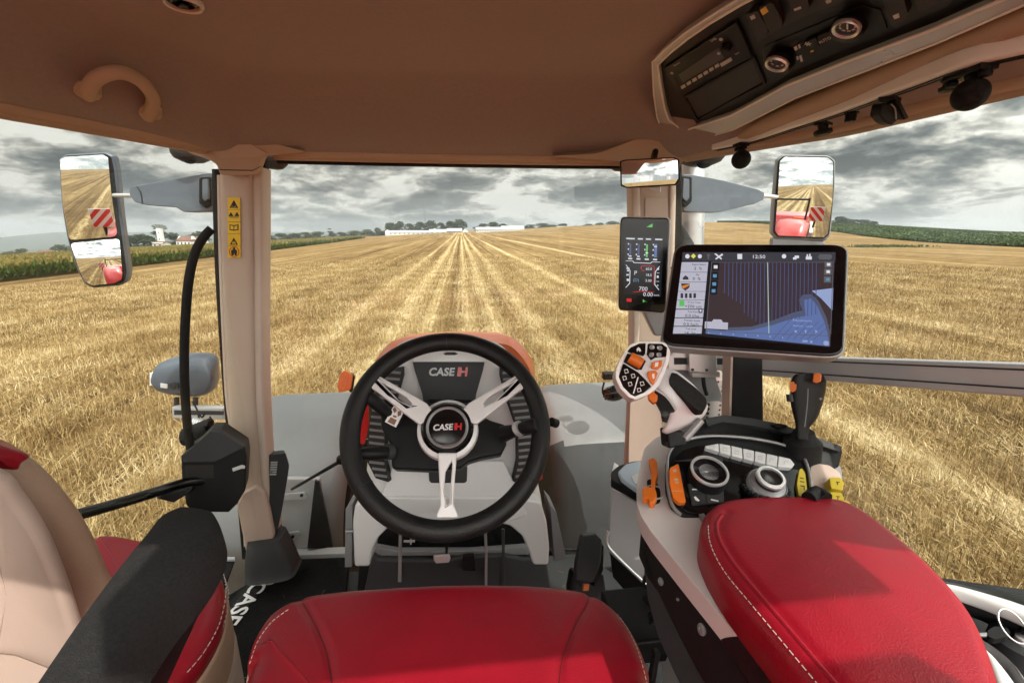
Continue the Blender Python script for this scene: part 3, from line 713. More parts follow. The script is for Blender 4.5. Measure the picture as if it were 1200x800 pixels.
# ---------------------------------------------------------------- buildings
M_bw = mat('white_render_wall', (0.66, 0.66, 0.64), 0.8, var=0.06, vs=0.3)
M_rf = mat('red_tile_roof', (0.15, 0.072, 0.055), 0.8, var=0.2, vs=0.6)
M_rg = mat('grey_sheet_roof', (0.42, 0.43, 0.45), 0.6, var=0.1, vs=0.3)
M_win = mat('dark_window', (0.03, 0.035, 0.04), 0.2)
M_bt = mat('grey_barn_wall', (0.28, 0.28, 0.27), 0.8, var=0.1, vs=0.3)
def house(px0, px1, base, eave, ridge, D, label, wall=M_bw, roof=M_rf, depth=9.0, name='farm_house', cat='house', group=None, gable=False, nwin=4, hip=0.0):
    a = P(px0, eave, Y=D); b_ = P(px1, eave, Y=D); zt = P((px0+px1)/2, ridge, Y=D).z; ze = a.z
    g = min(float(ground(a.x, D)), float(ground(b_.x, D)), P((px0+px1)/2, base, Y=D).z)-0.5
    x0, x1 = a.x, b_.x; t = thing(name, ((x0+x1)/2, D, g), label, cat, group)
    if not gable:
        v, f = g_prism([[V((x0, D, g)), V((x0, D, ze)), V((x0, D+depth/2, zt-0.15)), V((x0, D+depth, ze)), V((x0, D+depth, g))]], (x1-x0, 0, 0)); mk('wall', v, f, wall, t, smooth=False)
        e = 0.5; h_ = (x1-x0)*hip
        v = [(x0-e, D-e, ze-0.2), (x1+e, D-e, ze-0.2), (x1+e-h_, D+depth/2, zt), (x0-e+h_, D+depth/2, zt), (x0-e, D+depth+e, ze-0.2), (x1+e, D+depth+e, ze-0.2)]
        f = [(0, 1, 2, 3), (3, 2, 5, 4)] + ([(0, 3, 4), (1, 5, 2)] if hip else [])
        o = mk('roof', v, f, roof, t, smooth=False); s_ = o.modifiers.new('thickness', 'SOLIDIFY'); s_.thickness = 0.25
    else:
        xm = (x0+x1)/2
        v, f = g_prism([[V((x0, D, g)), V((x0, D, ze)), V((xm, D, zt-0.15)), V((x1, D, ze)), V((x1, D, g))]], (0, depth, 0)); mk('wall', v, f, wall, t, smooth=False)
        v = [(x0-.4, D-.4, ze-0.2), (xm, D-.4, zt), (x1+.4, D-.4, ze-0.2), (x0-.4, D+depth, ze-0.2), (xm, D+depth, zt), (x1+.4, D+depth, ze-0.2)]
        o = mk('roof', v, [(0, 1, 4, 3), (1, 2, 5, 4)], roof, t, smooth=False); s_ = o.modifiers.new('thickness', 'SOLIDIFY'); s_.thickness = 0.25
    for i in range(nwin):
        cx_ = x0+(x1-x0)*(i+0.5)/nwin; wz = ze-(ze-g)*0.35; ww = min(1.2, (x1-x0)/nwin*0.4)
        box('window', (cx_, D-0.02, wz), ww, 0.08, min(1.3, (ze-g)*0.25), M_win, t)
    return t
# white tower with flat cap
tw = thing('tower', P(184, 290, Y=332), 'white square tower with flat cap standing among dark trees', 'tower')
a = P(181.5, 268, Y=332); b_ = P(186.8, 268, Y=332); g = float(ground(a.x, 332))-1
cxm = (a.x+b_.x)/2; wd = b_.x-a.x
tw.location = (cxm, 334, g)
box('tower_body', (cxm, 334, (g+a.z)/2), wd, wd, a.z-g, M_bw, tw)
box('cap', (cxm, 334, a.z+0.5), wd*1.03, wd*1.03, 0.6, M_bt, tw)
for k_ in range(2): box('window', (cxm, 334-wd/2-0.03, a.z-2.5-k_*4.4), wd*0.2, 0.1, 0.9, M_win, tw)
house(178, 190, 291, 285, 283, 326, 'low white shed at the foot of the white tower', name='shed', cat='shed', nwin=2)
house(206, 223, 290, 282, 276.5, 330, 'white house with brown red tiled roof right of the tower', nwin=4, hip=0.2)
house(224, 236, 290, 283, 277, 335, 'red roofed house half hidden by the left pillar', nwin=2)
house(26, 37, 304, 300, 296, 420, 'small white gabled house left of the left mirror', gable=True, nwin=2)
house(3, 12, 305, 302, 299, 430, 'white gabled house at the far left edge of the view', gable=True, nwin=2)
house(42, 58, 302, 297, 293.5, 440, 'long pale house with pinkish roof left of the left mirror', nwin=4)
house(455, 503, 276, 272.3, 270, 445, 'long low white farm shed left of the big barn', roof=M_rg, nwin=9, name='farm_shed', cat='shed')
house(503, 523, 275, 271.5, 268.5, 440, 'white farm building with pyramid roof in the middle of the farm', roof=M_rg, nwin=3, hip=0.45, name='farm_building', cat='building')
house(524, 541, 274.5, 270.5, 267.5, 440, 'grey walled barn between the white farm buildings', wall=M_bt, roof=M_rg, nwin=3, name='barn', cat='barn')
house(542, 549, 274.5, 271, 267.5, 436, 'small white gabled house beside the long white barn', gable=True, nwin=1, roof=M_rg)
house(558, 588, 274.3, 268.5, 266, 432, 'left half of the long white barn on the horizon', roof=M_rg, nwin=10, name='white_barn', cat='barn')
house(588, 614, 274, 268, 264.6, 434, 'taller right half of the long white barn on the horizon', roof=M_rg, nwin=9, name='white_barn', cat='barn')
house(654, 669, 271, 268, 265, 560, 'grey shed among hazy trees right of the farm', wall=M_bt, roof=M_rg, nwin=3, name='shed', cat='shed')
house(672, 680, 271, 268.5, 266, 560, 'small pale gabled house right of the grey shed', gable=True, nwin=1, roof=M_rg)
house(686, 712, 269, 266.5, 264.6, 570, 'long hazy pale shed just left of the small status display', roof=M_rg, nwin=6, name='shed', cat='shed')
ct = thing('storage_tank', P(454, 276, Y=430), 'small pale round tank beside the left end of the farm', 'tank')
c_ = P(454, 272, Y=430); lathe('tank_body', V((c_.x, 430, float(ground(c_.x, 430)))), (0, 0, 1), [(2.2, -0.5), (2.2, 3.2), (1.8, 4.2), (0.6, 4.9), (0.0, 5.0)], M_bw, ct, n=20)

# lattice mast
mt = P(497, 234, Y=520); mb = float(ground(mt.x, 520))-1
parts = []
for dx, dy in ((-.6, -.35), (.6, -.35), (0, .7)): parts.append(g_tube([(mt.x+dx, 520+dy, mb), (mt.x+dx*.6, 520+dy*.6, mt.z)], 0.10, 5))
nst = 26
for i in range(nst):
    z0 = mb+(mt.z-mb)*i/nst; z1 = mb+(mt.z-mb)*(i+1)/nst
    c3 = [(-.6, -.35), (.6, -.35), (0, .7)]
    for j in range(3):
        a_, b2 = c3[j], c3[(j+1) % 3]; parts.append(g_tube([(mt.x+a_[0]*.8, 520+a_[1]*.8, z0), (mt.x+b2[0]*.8, 520+b2[1]*.8, z1)], 0.05, 4))
v, f = merge(parts); tag(mk('radio_mast', v, f, mat('mast_steel', (0.25, 0.26, 0.27), 0.5, metal=0.5), None, smooth=False, origin=(mt.x, 520, mb)), 'thin lattice radio mast rising above the farm trees', 'mast')

# ---------------------------------------------------------------- air
hv = bpy.data.materials.new('haze_air'); hv.use_nodes = True; nt = hv.node_tree
for n_ in list(nt.nodes):
    if n_.type != 'OUTPUT_MATERIAL': nt.nodes.remove(n_)
pv = nt.nodes.new('ShaderNodeVolumePrincipled'); pv.inputs['Color'].default_value = (0.86, 0.92, 1.0, 1); pv.inputs['Density'].default_value = 0.00020; pv.inputs['Anisotropy'].default_value = 0.2
nt.links.new(pv.outputs[0], [n_ for n_ in nt.nodes if n_.type == 'OUTPUT_MATERIAL'][0].inputs['Volume'])
v, f = g_box((0, 1850, -75), (4450, 0, 0), (0, 2650, 0), (0, 0, 150))
hz_ = mk('haze', v, f, hv, None, smooth=False); tag(hz_, 'thin pale air between the tractor and the far hills', kind='stuff')
# ================================================================ tractor cab shell
def W(x, y, z): return V((x, y, 2.6+z))     # cab coordinates: z relative to eye height
cab = thing('tractor_cab', W(0, 0.7, -1.15), 'brown and tan tractor cab interior with headliner, pillars, panes and black floor', 'tractor cab')
def hw(y): return 0.585 + (1.34-y)*0.40 if y > 0.9 else 0.761 + (0.9-y)*0.06
RIM = 0.205
def front_y(u): return 1.335 + 0.02*(1-u*u)
def liner_pt(u, v):
    y0, y1 = 0.0, front_y(u); y = y1 + (y0-y1)*v; x = u*hw(y)
    ds = (1-abs(u))*hw(y); dfr = (y1-y); d_ = min(ds, dfr*0.9)
    k = max(0, min(1, d_/0.24)); k = k*k*(3-2*k)
    corner = math.exp(-((abs(x)-0.6)**2+(y-1.3)**2)/0.018)
    return W(x, y, RIM + 0.125*k + 0.03*max(0, 0.9-y)*k - 0.012*corner + 0.012*math.sin(2.2*x+0.5)*k)
nu, nv = 72, 60; vs = []
def easing(i, n): t = -1+2*i/n; return math.copysign(1-(1-abs(t))**1.35, t)
for j in range(nv+1):
    for i in range(nu+1): vs.append(liner_pt(easing(i, nu), (j/nv)**1.25))
fs = [(j*(nu+1)+i, j*(nu+1)+i+1, (j+1)*(nu+1)+i+1, (j+1)*(nu+1)+i) for j in range(nv) for i in range(nu)]
hl = mk('headliner', vs, fs, M_liner, cab, sharp=180)
# outer roof skin above the liner
ol = [(-0.80, 0.0), (-0.80, 0.9), (-0.64, 1.34), (-0.5, 1.47), (0.5, 1.47), (0.64, 1.34), (0.80, 0.9), (0.80, 0.0)]
v, f = g_prism([[W(x, y, 0.385) for x, y in ol]], (0, 0, 0.12)); mk('roof_skin', v, f, M_red, cab, bevel=0.03)
v, f = merge([g_box(W(-0.60, -0.21, 0.43), (0.20, 0, 0), (0, 0.208, 0), (0, 0, 0.05)), g_box(W(0.42, -0.088, 0.43), (0.38, 0, 0), (0, 0.086, 0), (0, 0, 0.05)), g_box(W(0.2, -0.36, 0.43), (0.598, 0, 0), (0, 0.055, 0), (0, 0, 0.05))])  # unseen roof slabs added behind the eye, their gaps shaping the sun patches
mk('unseen_sun_blockers', v, f, M_tan, cab, smooth=False)
v, f = merge([g_box(W(0, 1.405, 0.31), (0.52, 0, 0), (0, 0.03, 0), (0, 0, 0.075))] + [g_box(W(s*0.79, 0.4, 0.30), (0.012, 0, 0), (0, 0.40, 0), (0, 0, 0.085)) for s in (-1, 1)])
mk('roof_edge', v, f, M_red, cab, smooth=False)
# liner perimeter: tan lip, seal
def per(s, z=RIM): return [W(s*hw(y)*1.0, y, z) for y in (-0.05, 0.2, 0.4, 0.6, 0.75, 0.9, 1.0, 1.1, 1.2, 1.27)]
for s, nm in ((-1, 'left'), (1, 'right')):
    pts = per(s)
    rows = []
    v, f = merge([g_tube([p+V((s*0.004, 0, 0.0)) for p in pts], 0.0135, 10, sm=3), g_tube([p+V((s*0.022, 0.0, -0.004)) for p in pts], 0.016, 10, sm=3)])
    mk('side_lip', v, f, M_linertrim, cab, sharp=180)
fr = [W(x, 1.335+0.02*(1-(x/0.585)**2), RIM-0.002) for x in np.linspace(-0.50, 0.48, 13)]
v, f = merge([g_tube([p+V((0, 0.0, 0.0)) for p in fr], 0.013, 10, sm=2), g_tube([p+V((0, 0.018, -0.006)) for p in fr], 0.012, 10, sm=2)]); mk('front_lip', v, f, M_linertrim, cab, sharp=180)
v, f = g_tube([p+V((0, 0.040, -0.014)) for p in fr], 0.010, 8, sm=2); mk('windscreen_top_seal', v, f, M_rub, cab, sharp=180)

# ---- A pillars
def pil(rows, Y, name, m, back=(0, 0.07, 0), e=5.0, lift=0.0, sm=4, **k):
    rr = []
    for r_ in rows:
        y_, a_, b_ = r_[:3]; yy = r_[3] if len(r_) > 3 else Y
        rr.append((P(a_, y_, Y=yy-lift), P(b_, y_, Y=yy-lift)))
    return loft(name, rr, back, m, cab, e=e, sm=sm, **k)
YA = 1.34
# left pillar main, right (lighter) chamfer strip, corner fairing
pil([(186, 262, 300), (200, 256, 296), (215, 255, 295), (300, 257, 296), (400, 261, 297), (480, 266, 299), (540, 275, 303), (590, 283, 308), (640, 287, 322), (652, 292, 318)], YA, 'left_pillar', M_tan, sm=4)
pil([(196, 292, 307), (260, 294, 307), (400, 295, 307), (480, 297, 309), (560, 303, 314), (620, 311, 322), (644, 316, 325)], YA+0.012, 'pillar_edge_trim', M_tanlt)
pil([(205, 253, 259), (300, 255, 261), (400, 259, 265), (480, 264, 270), (560, 278, 286), (640, 285, 290)], YA+0.01, 'pillar_edge_trim', M_tanlt)
pil([(198, 247, 255), (300, 250, 257), (400, 256, 262), (500, 264, 270), (580, 276, 282), (655, 283, 288)], YA+0.03, 'door_seal', M_rub, (0, 0.04, 0))
pil([(186, 306, 311), (300, 305.5, 309), (400, 306, 310), (500, 309, 313), (600, 320, 324), (640, 326, 330)], YA+0.04, 'windscreen_seal', M_rub, (0, 0.03, 0))
# lower pillar panel
plA = Plane(P(300, 600, Y=YA), V((0.05, -1, 0.0)))
poly('lower_pillar_panel', [(277, 592), (284, 578), (299, 570), (310, 578), (316, 600), (321, 628), (316, 645), (300, 652), (288, 648), (283, 622)], plA, 0.02, M_beige, cab, lift=0.016, bevel=0.006, rnd=0.2)
# fairing where pillar meets roof
fair = [(200, 163), (222, 168), (240, 160), (270, 158.5), (298, 160), (303, 160), (330, 171), (360, 178), (312, 183), (306, 188), (300, 205), (258, 205), (254, 193), (245, 187), (222, 180)]
plF = Plane(P(280, 180, Y=1.30), V((0.08, -1, -0.30)))
poly('corner_fairing', fair, plF, 0.05, M_linertrim, cab, lift=0.012, bevel=0.008, rnd=0.25)
poly('speaker_grille', [(243, 173), (256, 167), (292, 168), (313, 180), (306, 184), (258, 186)], plF, 0.004, M_tan, cab, lift=0.0165, bevel=0.002, rnd=0.2)
poly('seam', [(257, 198.6), (296, 199.4), (305, 195), (305, 195.8), (296, 200.4), (257, 199.6)], plF, 0.006, M_mark, cab, lift=0.0135)
# boot at pillar base
rows = [(P(286, 640, Y=1.30), P(326, 636, Y=1.30), 1.0), (P(283, 658, Y=1.28), P(333, 652, Y=1.28), 1.1), (P(282, 680, Y=1.26), P(340, 674, Y=1.26), 1.25), (P(281, 688, Y=1.25), P(343, 680, Y=1.25), 1.3)]
loft('pillar_boot', rows, (0, 0.09, 0), M_gryd, cab, e=4, sm=3)
# right pillar
YR = 1.30
pil([(180, 738, 795), (222, 742, 795), (300, 745, 793), (400, 744, 789), (480, 741, 780), (540, 738, 772), (620, 733, 762), (660, 731, 755)], YR, 'right_pillar', M_tan, sm=4)
pil([(190, 740, 750), (300, 741.5, 752), (400, 742, 750), (480, 739.5, 747), (540, 737, 744), (640, 731, 738)], YR-0.006, 'pillar_edge_trim', M_tanlt, (0, 0.05, 0))
pil([(205, 785, 791), (300, 784, 790), (400, 780, 787)], YR-0.006, 'pillar_edge_trim', M_tanlt, (0, 0.05, 0))
pil([(180, 738, 742), (300, 740, 743.5), (400, 740, 743), (500, 737.5, 741), (640, 730, 733)], YR+0.04, 'windscreen_seal', M_rub, (0, 0.03, 0))
pil([(188, 789, 800), (300, 789, 800), (360, 788, 798), (420, 785, 793), (520, 776, 783), (640, 760, 768)], YR+0.03, 'door_seal', M_rub, (0, 0.04, 0))
plR = Plane(P(767, 240, Y=YR-0.002), V((0, -1, 0)))
poly('service_flap', [(756, 232), (782, 232), (783, 262), (756, 262)], plR, 0.004, M_tan, cab, lift=0.002, bevel=0.0015, rnd=0.1)
fair2 = [(835, 160), (815, 165), (800, 168), (780, 165), (745, 163), (722, 172), (700, 180), (640, 183), (712, 188), (735, 190), (742, 200), (745, 212), (795, 212), (798, 190), (815, 186), (845, 178)]
plF2 = Plane(P(765, 185, Y=1.27), V((-0.08, -1, -0.35)))
poly('corner_fairing', fair2, plF2, 0.05, M_linertrim, cab, lift=0.01, bevel=0.008, rnd=0.25)
# warning decal with five pictograms
plD = Plane(P(274, 266, Y=YA-0.0015), V((0, -1, 0)))
dec = poly('warning_decal', [(266.5, 231.5), (281.5, 231.5), (282, 302), (267, 302)], plD, 0.001, M_decal, cab, lift=0.002, smooth=False)
def sub(name, lst, pl, m, parent, lift, th=0.0006):
    v, f = merge([gpoly(q, pl, th, lift) for q in lst]); return mk(name, v, f, m, parent, smooth=False)
tri = lambda cx_, cy_, s, k=0.62: [[(cx_-s, cy_+s*.8), (cx_+s, cy_+s*.8), (cx_+s*.72, cy_+s*.8-s*.22), (cx_-s*.72, cy_+s*.8-s*.22)], [(cx_-s, cy_+s*.8), (cx_-s*.68, cy_+s*.8), (cx_, cy_-s*.45), (cx_, cy_-s*.95)], [(cx_+s, cy_+s*.8), (cx_+s*.68, cy_+s*.8), (cx_, cy_-s*.45), (cx_, cy_-s*.95)]]
sy = tri(274, 239.5, 5.2) + [[(273, 237), (275, 237), (276.5, 241.5), (272, 242.5)]] + tri(274, 283, 4.8) + [[(273.5, 281), (274.7, 281), (274.4, 284.5), (273.8, 284.5)]]
sy += [[(267.5, 253.5), (270.5, 248.5), (273.5, 253.5)], [(274.5, 253.5), (277.5, 248.5), (280.6, 253.5)], [(269, 254.2), (279.5, 254.2), (279.5, 255), (269, 255)]]
sy += [[(269, 263), (269, 269.6), (274, 270.4), (279.3, 269.6), (279.3, 263), (274, 264)]]
sy += [[(273, 290), (275.4, 290), (275.4, 292), (277.8, 294), (277, 299.5), (275, 299.5), (274.5, 296), (273.5, 299.5), (271.4, 299.5), (270.6, 294), (273, 292)]]
sub('pictogram', sy, plD, M_mark, dec, 0.0026)
sub('book_pages', [[(270, 264.2), (273.6, 265), (273.6, 269.2), (270, 268.6)], [(274.6, 265), (278.2, 264.2), (278.2, 268.6), (274.6, 269.2)]], plD, M_decal, dec, 0.0030)
sub('divider_line', [[(267, y_), (282, y_), (282, y_+0.5), (267, y_+0.5)] for y_ in (245.3, 259.8, 273.6, 288.0)], plD, mat('decal_line', (0.3, 0.17, 0.01), 0.5), dec, 0.0026)
rg = [V((274.3+5.6*math.cos(a), 295+5.8*math.sin(a), 0)) for a in np.linspace(0, 2*math.pi, 25)[:-1]]
v, f = g_tube([plD.on(p.x, p.y, 0.003) for p in rg], 0.0009, 6, closed=True); mk('prohibition_ring', v, f, M_red, dec)

# ---- glazing
def pane(name, c4, th, parent=cab):
    a, b_, c_, d_ = c4; n = (b_-a).cross(d_-a).normalized()*th
    v, f = g_prism([[a, b_, c_, d_]], n); return mk(name, v, f, M_glass, parent, smooth=False)
pane('windscreen', [P(309, 184, Y=1.40), P(740, 184, Y=1.37), P(734, 690, Y=1.37), P(326, 690, Y=1.40)], 0.005)
LEFTG = 1
def bent(name, pl_):
    q = [V(p) for p in smooth_loop([V((a, b_, 0)) for a, b_ in pl_], 8, False)]; o_ = []
    for i, p in enumerate(q):
        t = (q[min(i+1, len(q)-1)]-q[max(i-1, 0)]).normalized(); o_.append(p+V((t.y, -t.x, 0))*0.005)
    v, f = g_prism([[W(p.x, p.y, 0.19) for p in q]+[W(p.x, p.y, 0.19) for p in reversed(o_)]], (0, 0, -1.29)); mk(name, v, f, M_glass, cab, sharp=40)
bent('right_side_glass', [(0.61, 1.36), (0.705, 1.10), (0.775, 0.85), (0.80, 0.5), (0.82, 0.05)])
bent('left_door_glass', [(-0.66, 1.36), (-0.74, 1.10), (-0.795, 0.85), (-0.815, 0.5), (-0.83, 0.05)])
# ---- floor and lower structure
zf = -1.15
v, f = g_prism([[W(-0.70, -0.1, zf), W(0.70, -0.1, zf), W(0.66, 1.0, zf), W(0.42, 1.36, zf), W(-0.44, 1.36, zf), W(-0.70, 1.20, zf)]], (0, 0, -0.06)); mk('floor_plate', v, f, M_gryd, cab, bevel=0.006)
plFl = Plane(W(0, 0, zf+0.012), (0, 0, 1))
poly('floor_mat', [(348, 651), (405, 648), (410, 654), (406, 690), (408, 730), (400, 800), (300, 830), (262, 830), (262, 700), (285, 686), (318, 684), (338, 672)], plFl, 0.012, M_carpet, cab, lift=0.003, bevel=0.004, rnd=0.08)
poly('step_well_mat', [(205, 654), (275, 654), (262, 690), (240, 770), (200, 800), (150, 800)], plFl, 0.01, M_carpet, cab, lift=-0.002)
poly('mat_badge', [(288, 684), (306, 692), (272, 736), (252, 724)], plFl, 0.003, M_rub, cab, lift=0.0052, bevel=0.001)
ptext('mat_lettering', 'CASE', 287, 705, plFl, 13, M_white, cab, dirpx=(-0.62, 0.78), lift=0.0075, font_offset=0.0012)
sub('sill_strip', [[(205, 652), (275, 652), (275, 655), (205, 655)]], plFl, M_alu, cab, 0.01, 0.008)
poly('metal_sill', [(344, 642), (405, 640), (405, 648), (346, 650)], plFl, 0.02, M_gryp, cab, lift=0.02, bevel=0.003)
# left outside step box: grey steel body with bolted tabs
plS = Plane(P(350, 600, Y=1.5), V((0.25, -1, 0.35)))
poly('sill_body', [(312, 560), (375, 561), (378, 600), (372, 640), (312, 650)], plS, 0.05, M_gryp, cab, lift=0.0, bevel=0.006)
poly('dark_gusset', [(369, 563), (374, 565), (390, 642), (360, 642)], plS, 0.04, M_blk, cab, lift=0.03)
for q, (bx_, by_) in (([(328, 579), (357, 576), (360, 581), (358, 585), (328, 586)], (353.5, 580)), ([(326, 625), (350, 622), (352, 627), (346, 632), (326, 634)], (343, 628.5))):
    tb = poly('bolted_tab', q, plS, 0.006, M_alu, cab, lift=0.012, bevel=0.0015)
    lathe('bolt', plS.on(bx_, by_, 0.012), plS.n, [(0.006, 0), (0.006, 0.004), (0.003, 0.006)], M_blk, tb, n=8)
# black ribbed side moulding between pillar and sill body
plV = Plane(P(322, 560, Y=1.38), V((0.55, -1, 0.1)))
sm_ = poly('side_moulding', [(314, 533), (335, 531), (339, 545), (337, 560), (330, 600), (322, 636), (316, 600)], plV, 0.035, M_gryd, cab, lift=0.012, bevel=0.005, rnd=0.1)
for i in range(6):
    y_ = 541+i*2.8; poly('vent_rib', [(317.5+i*-0.2, y_), (325.5-i*0.3, y_), (325-i*0.3, y_+1.5), (317.3-i*0.2, y_+1.5)], plV, 0.004, M_alu, sm_, lift=0.017)
tube('gas_strut', [P(342, 573, Y=1.5), P(399, 540, Y=1.35)], [0.0045, 0.0065], M_blk, cab, n=10)
lathe('strut_ball', P(400, 538, Y=1.34), (0, -1, 0), [(0.012, -0.01), (0.016, 0), (0.012, 0.012), (0.002, 0.016)], M_blk, cab, n=16)

# wheel-arch fenders seen through the windscreen: grey shields over the front tyres
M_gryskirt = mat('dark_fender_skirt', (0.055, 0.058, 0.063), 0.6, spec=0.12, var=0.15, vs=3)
def fender(side, pts_top, x0, x1, z_top, y_front, y_rear, label):
    """arched sheet swept across x0..x1"""
    t = thing('front_fender', W((x0+x1)/2, y_front, -2.0), label, 'fender')
    prof = [(2.62, -1.25), (2.45, -0.95), (2.30, -0.83), (2.15, -0.812), (1.95, -0.835), (1.78, -0.885), (1.64, -0.96), (1.54, -1.08), (1.50, -1.25), (1.49, -1.75)] if side < 0 else [(2.62, -1.25), (2.45, -0.95), (2.30, -0.83), (2.15, -0.812), (2.0, -0.83), (1.86, -0.88), (1.74, -0.98), (1.66, -1.12), (1.62, -1.35), (1.61, -1.85)]
    pr = smooth_loop([V((0, a, b_)) for a, b_ in prof], 5, False); vs, fs = [], []; k = len(pr); nx_ = 9
    for i in range(nx_+1):
        u = i/nx_; x_ = x0+(x1-x0)*u; edge = -0.035*(abs(2*u-1)**6)
        for p in pr: vs.append(W(x_, p.y, p.z+edge))
    for i in range(nx_):
        for j in range(k-1): fs.append((i*k+j, i*k+j+1, (i+1)*k+j+1, (i+1)*k+j))
    o = mk('fender_shield', vs, fs, M_fend, t, sharp=60); s_ = o.modifiers.new('thickness', 'SOLIDIFY'); s_.thickness = 0.01
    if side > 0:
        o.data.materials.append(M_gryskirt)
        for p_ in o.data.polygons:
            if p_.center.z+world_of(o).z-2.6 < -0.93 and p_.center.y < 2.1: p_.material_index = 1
    cx_ = (x0+x1)/2; yc = 2.12; zc_ = -1.68
    ty = thing  # tyre
    prf = [(0.36, -0.19), (0.50, -0.21), (0.545, -0.17), (0.555, -0.08), (0.555, 0.08), (0.545, 0.17), (0.50, 0.21), (0.36, 0.19)]
    tr = lathe('tyre', W(cx_, yc, zc_), (1, 0, 0), [(0.3, -0.17)]+prf+[(0.3, 0.17)], M_rub, t, n=48)
    pr_ = []
    for i in range(22):
        a = 2*math.pi*i/22
        for sg in (-1, 1):
            c_ = W(cx_+sg*0.09, yc+math.cos(a+sg*0.07)*0.565, zc_+math.sin(a+sg*0.07)*0.565)
            tdir = V((0, -math.sin(a), math.cos(a))); rdir = V((0, math.cos(a), math.sin(a)))
            pr_.append(g_box(c_, (V((1, 0, 0))*0.11+tdir*0.05*sg), tdir*0.018, rdir*0.022))
    v, f = merge(pr_); mk('tread_lugs', v, f, M_rub, t, smooth=False)
    lathe('rim', W(cx_, yc, zc_), (1, 0, 0), [(0.05, -0.10), (0.2, -0.08), (0.34, -0.17), (0.345, 0.17), (0.2, 0.08), (0.05, 0.10)], M_gryp, t, n=32)
    return t
fender(-1, None, -1.05, -0.48, -0.83, 2.15, 1.62, 'grey front fender left of the bonnet with the mirror shadow on it')
fender(1, None, 0.37, 0.98, -0.83, 2.15, 1.62, 'grey front fender right of the bonnet in front of the white bin')

# bonnet seen over the column: red-orange hood with black centre
hood = thing('engine_bonnet', W(-0.02, 2.0, -1.1), 'orange red tractor bonnet curving above the steering wheel', 'bonnet')
SEC = [(-1.0, -0.8), (-1.0, -0.30), (-0.985, -0.14), (-0.93, -0.085), (-0.80, -0.035), (-0.66, -0.008), (-0.4, 0.0), (0, 0.004), (0.4, 0.0), (0.66, -0.008), (0.80, -0.035), (0.93, -0.085), (0.985, -0.14), (1.0, -0.30), (1.0, -0.8)]
def hood_row(y, wds, top): return smooth_loop([W(-0.035+wds*a, y, top+b_) for a, b_ in SEC], 3, False)
vs, fs = [], []; hr = [hood_row(1.44, 0.27, -0.365), hood_row(1.50, 0.290, -0.352), hood_row(1.9, 0.30, -0.43), hood_row(2.6, 0.30, -0.66), hood_row(3.2, 0.28, -0.92), hood_row(3.45, 0.24, -1.2)]
K_ = len(hr[0])
for r_ in hr: vs += r_
for i in range(len(hr)-1):
    for j in range(K_-1): fs.append((i*K_+j, i*K_+j+1, (i+1)*K_+j+1, (i+1)*K_+j))
fs.append(tuple(range(K_))); mk('bonnet_shell', vs, fs, M_redor, hood, sharp=40)
# amber marker lamp left of wheel
am = thing('marker_lamp', P(405, 447, Y=1.9), 'orange marker lamp on the left fender edge beside the wheel rim', 'lamp')
plm = Plane(P(405, 447, Y=1.9), V((0.2, -1, 0.2)))
poly('lens', [(399, 437), (405, 434), (414, 440), (411, 457), (397, 460), (395, 452)], plm, 0.04, M_oralens, am, bevel=0.006, rnd=0.15)
poly('lamp_base', [(408, 436), (416, 441), (413, 460), (409, 459)], plm, 0.05, M_blk, am, lift=-0.004, bevel=0.003)

# ---- grab handle, dome lamp, interior roof bits
def liner_z(x, y):
    u = x/hw(y); v_ = (front_y(u)-y)/(front_y(u)+0.0); return liner_pt(u, v_)
# find liner surface under a pixel
def on_liner(px, py, off=0.0):
    r = ray(px, py); best = None
    for t in np.linspace(0.25, 1.6, 700):
        q = EYE+r*t
        if q.y > 1.34 or abs(q.x) > hw(q.y): break
        if q.z >= liner_z(q.x, q.y).z - off: return q
        best = q
    return best
ha, hb = on_liner(103, 108), on_liner(178, 138)
gh = thing('grab_handle', (ha+hb)/2, 'curved tan grab handle on the left side of the headliner', 'handle')
hp = [(103, 112, 0.006), (104, 104, 0.022), (113, 92, 0.035), (132, 85, 0.042), (150, 87, 0.044), (168, 98, 0.040), (179, 114, 0.030), (178, 126, 0.02), (173, 137, 0.006)]
pts = [on_liner(a, b_, c_) for a, b_, c_ in hp]
hn = (pts[4]-pts[0]).cross(pts[-1]-pts[0]).normalized()
tube('handle_bar', pts, 0.0115, M_linertrim, gh, n=14, sm=5)
for q, (a, b_) in (('l', (102.5, 108)), ('r', (176, 133))):
    c_ = on_liner(a, b_, 0.004); lathe('end_cap', c_, V((0, 0, -1)), [(0.021, -0.012), (0.019, 0.004), (0.014, 0.010)], M_linertrim, gh, n=20)
dl = thing('ceiling_lamp', on_liner(214, 2), 'round white rimmed black ceiling lamp at the top edge', 'ceiling lamp')
c_ = on_liner(214, 1)
lathe('rim', c_, (0, 0, -1), [(0.026, -0.01), (0.0265, 0.004), (0.024, 0.008), (0.0215, 0.006), (0.021, -0.01)], M_wht, dl, n=32)
lathe('lens', c_, (0, 0, -1), [(0.0205, -0.01), (0.020, 0.003), (0.014, 0.006), (0.013, 0.002), (0.007, 0.002), (0.006, 0.009), (0.001, 0.010)], M_blkg, dl, n=32)
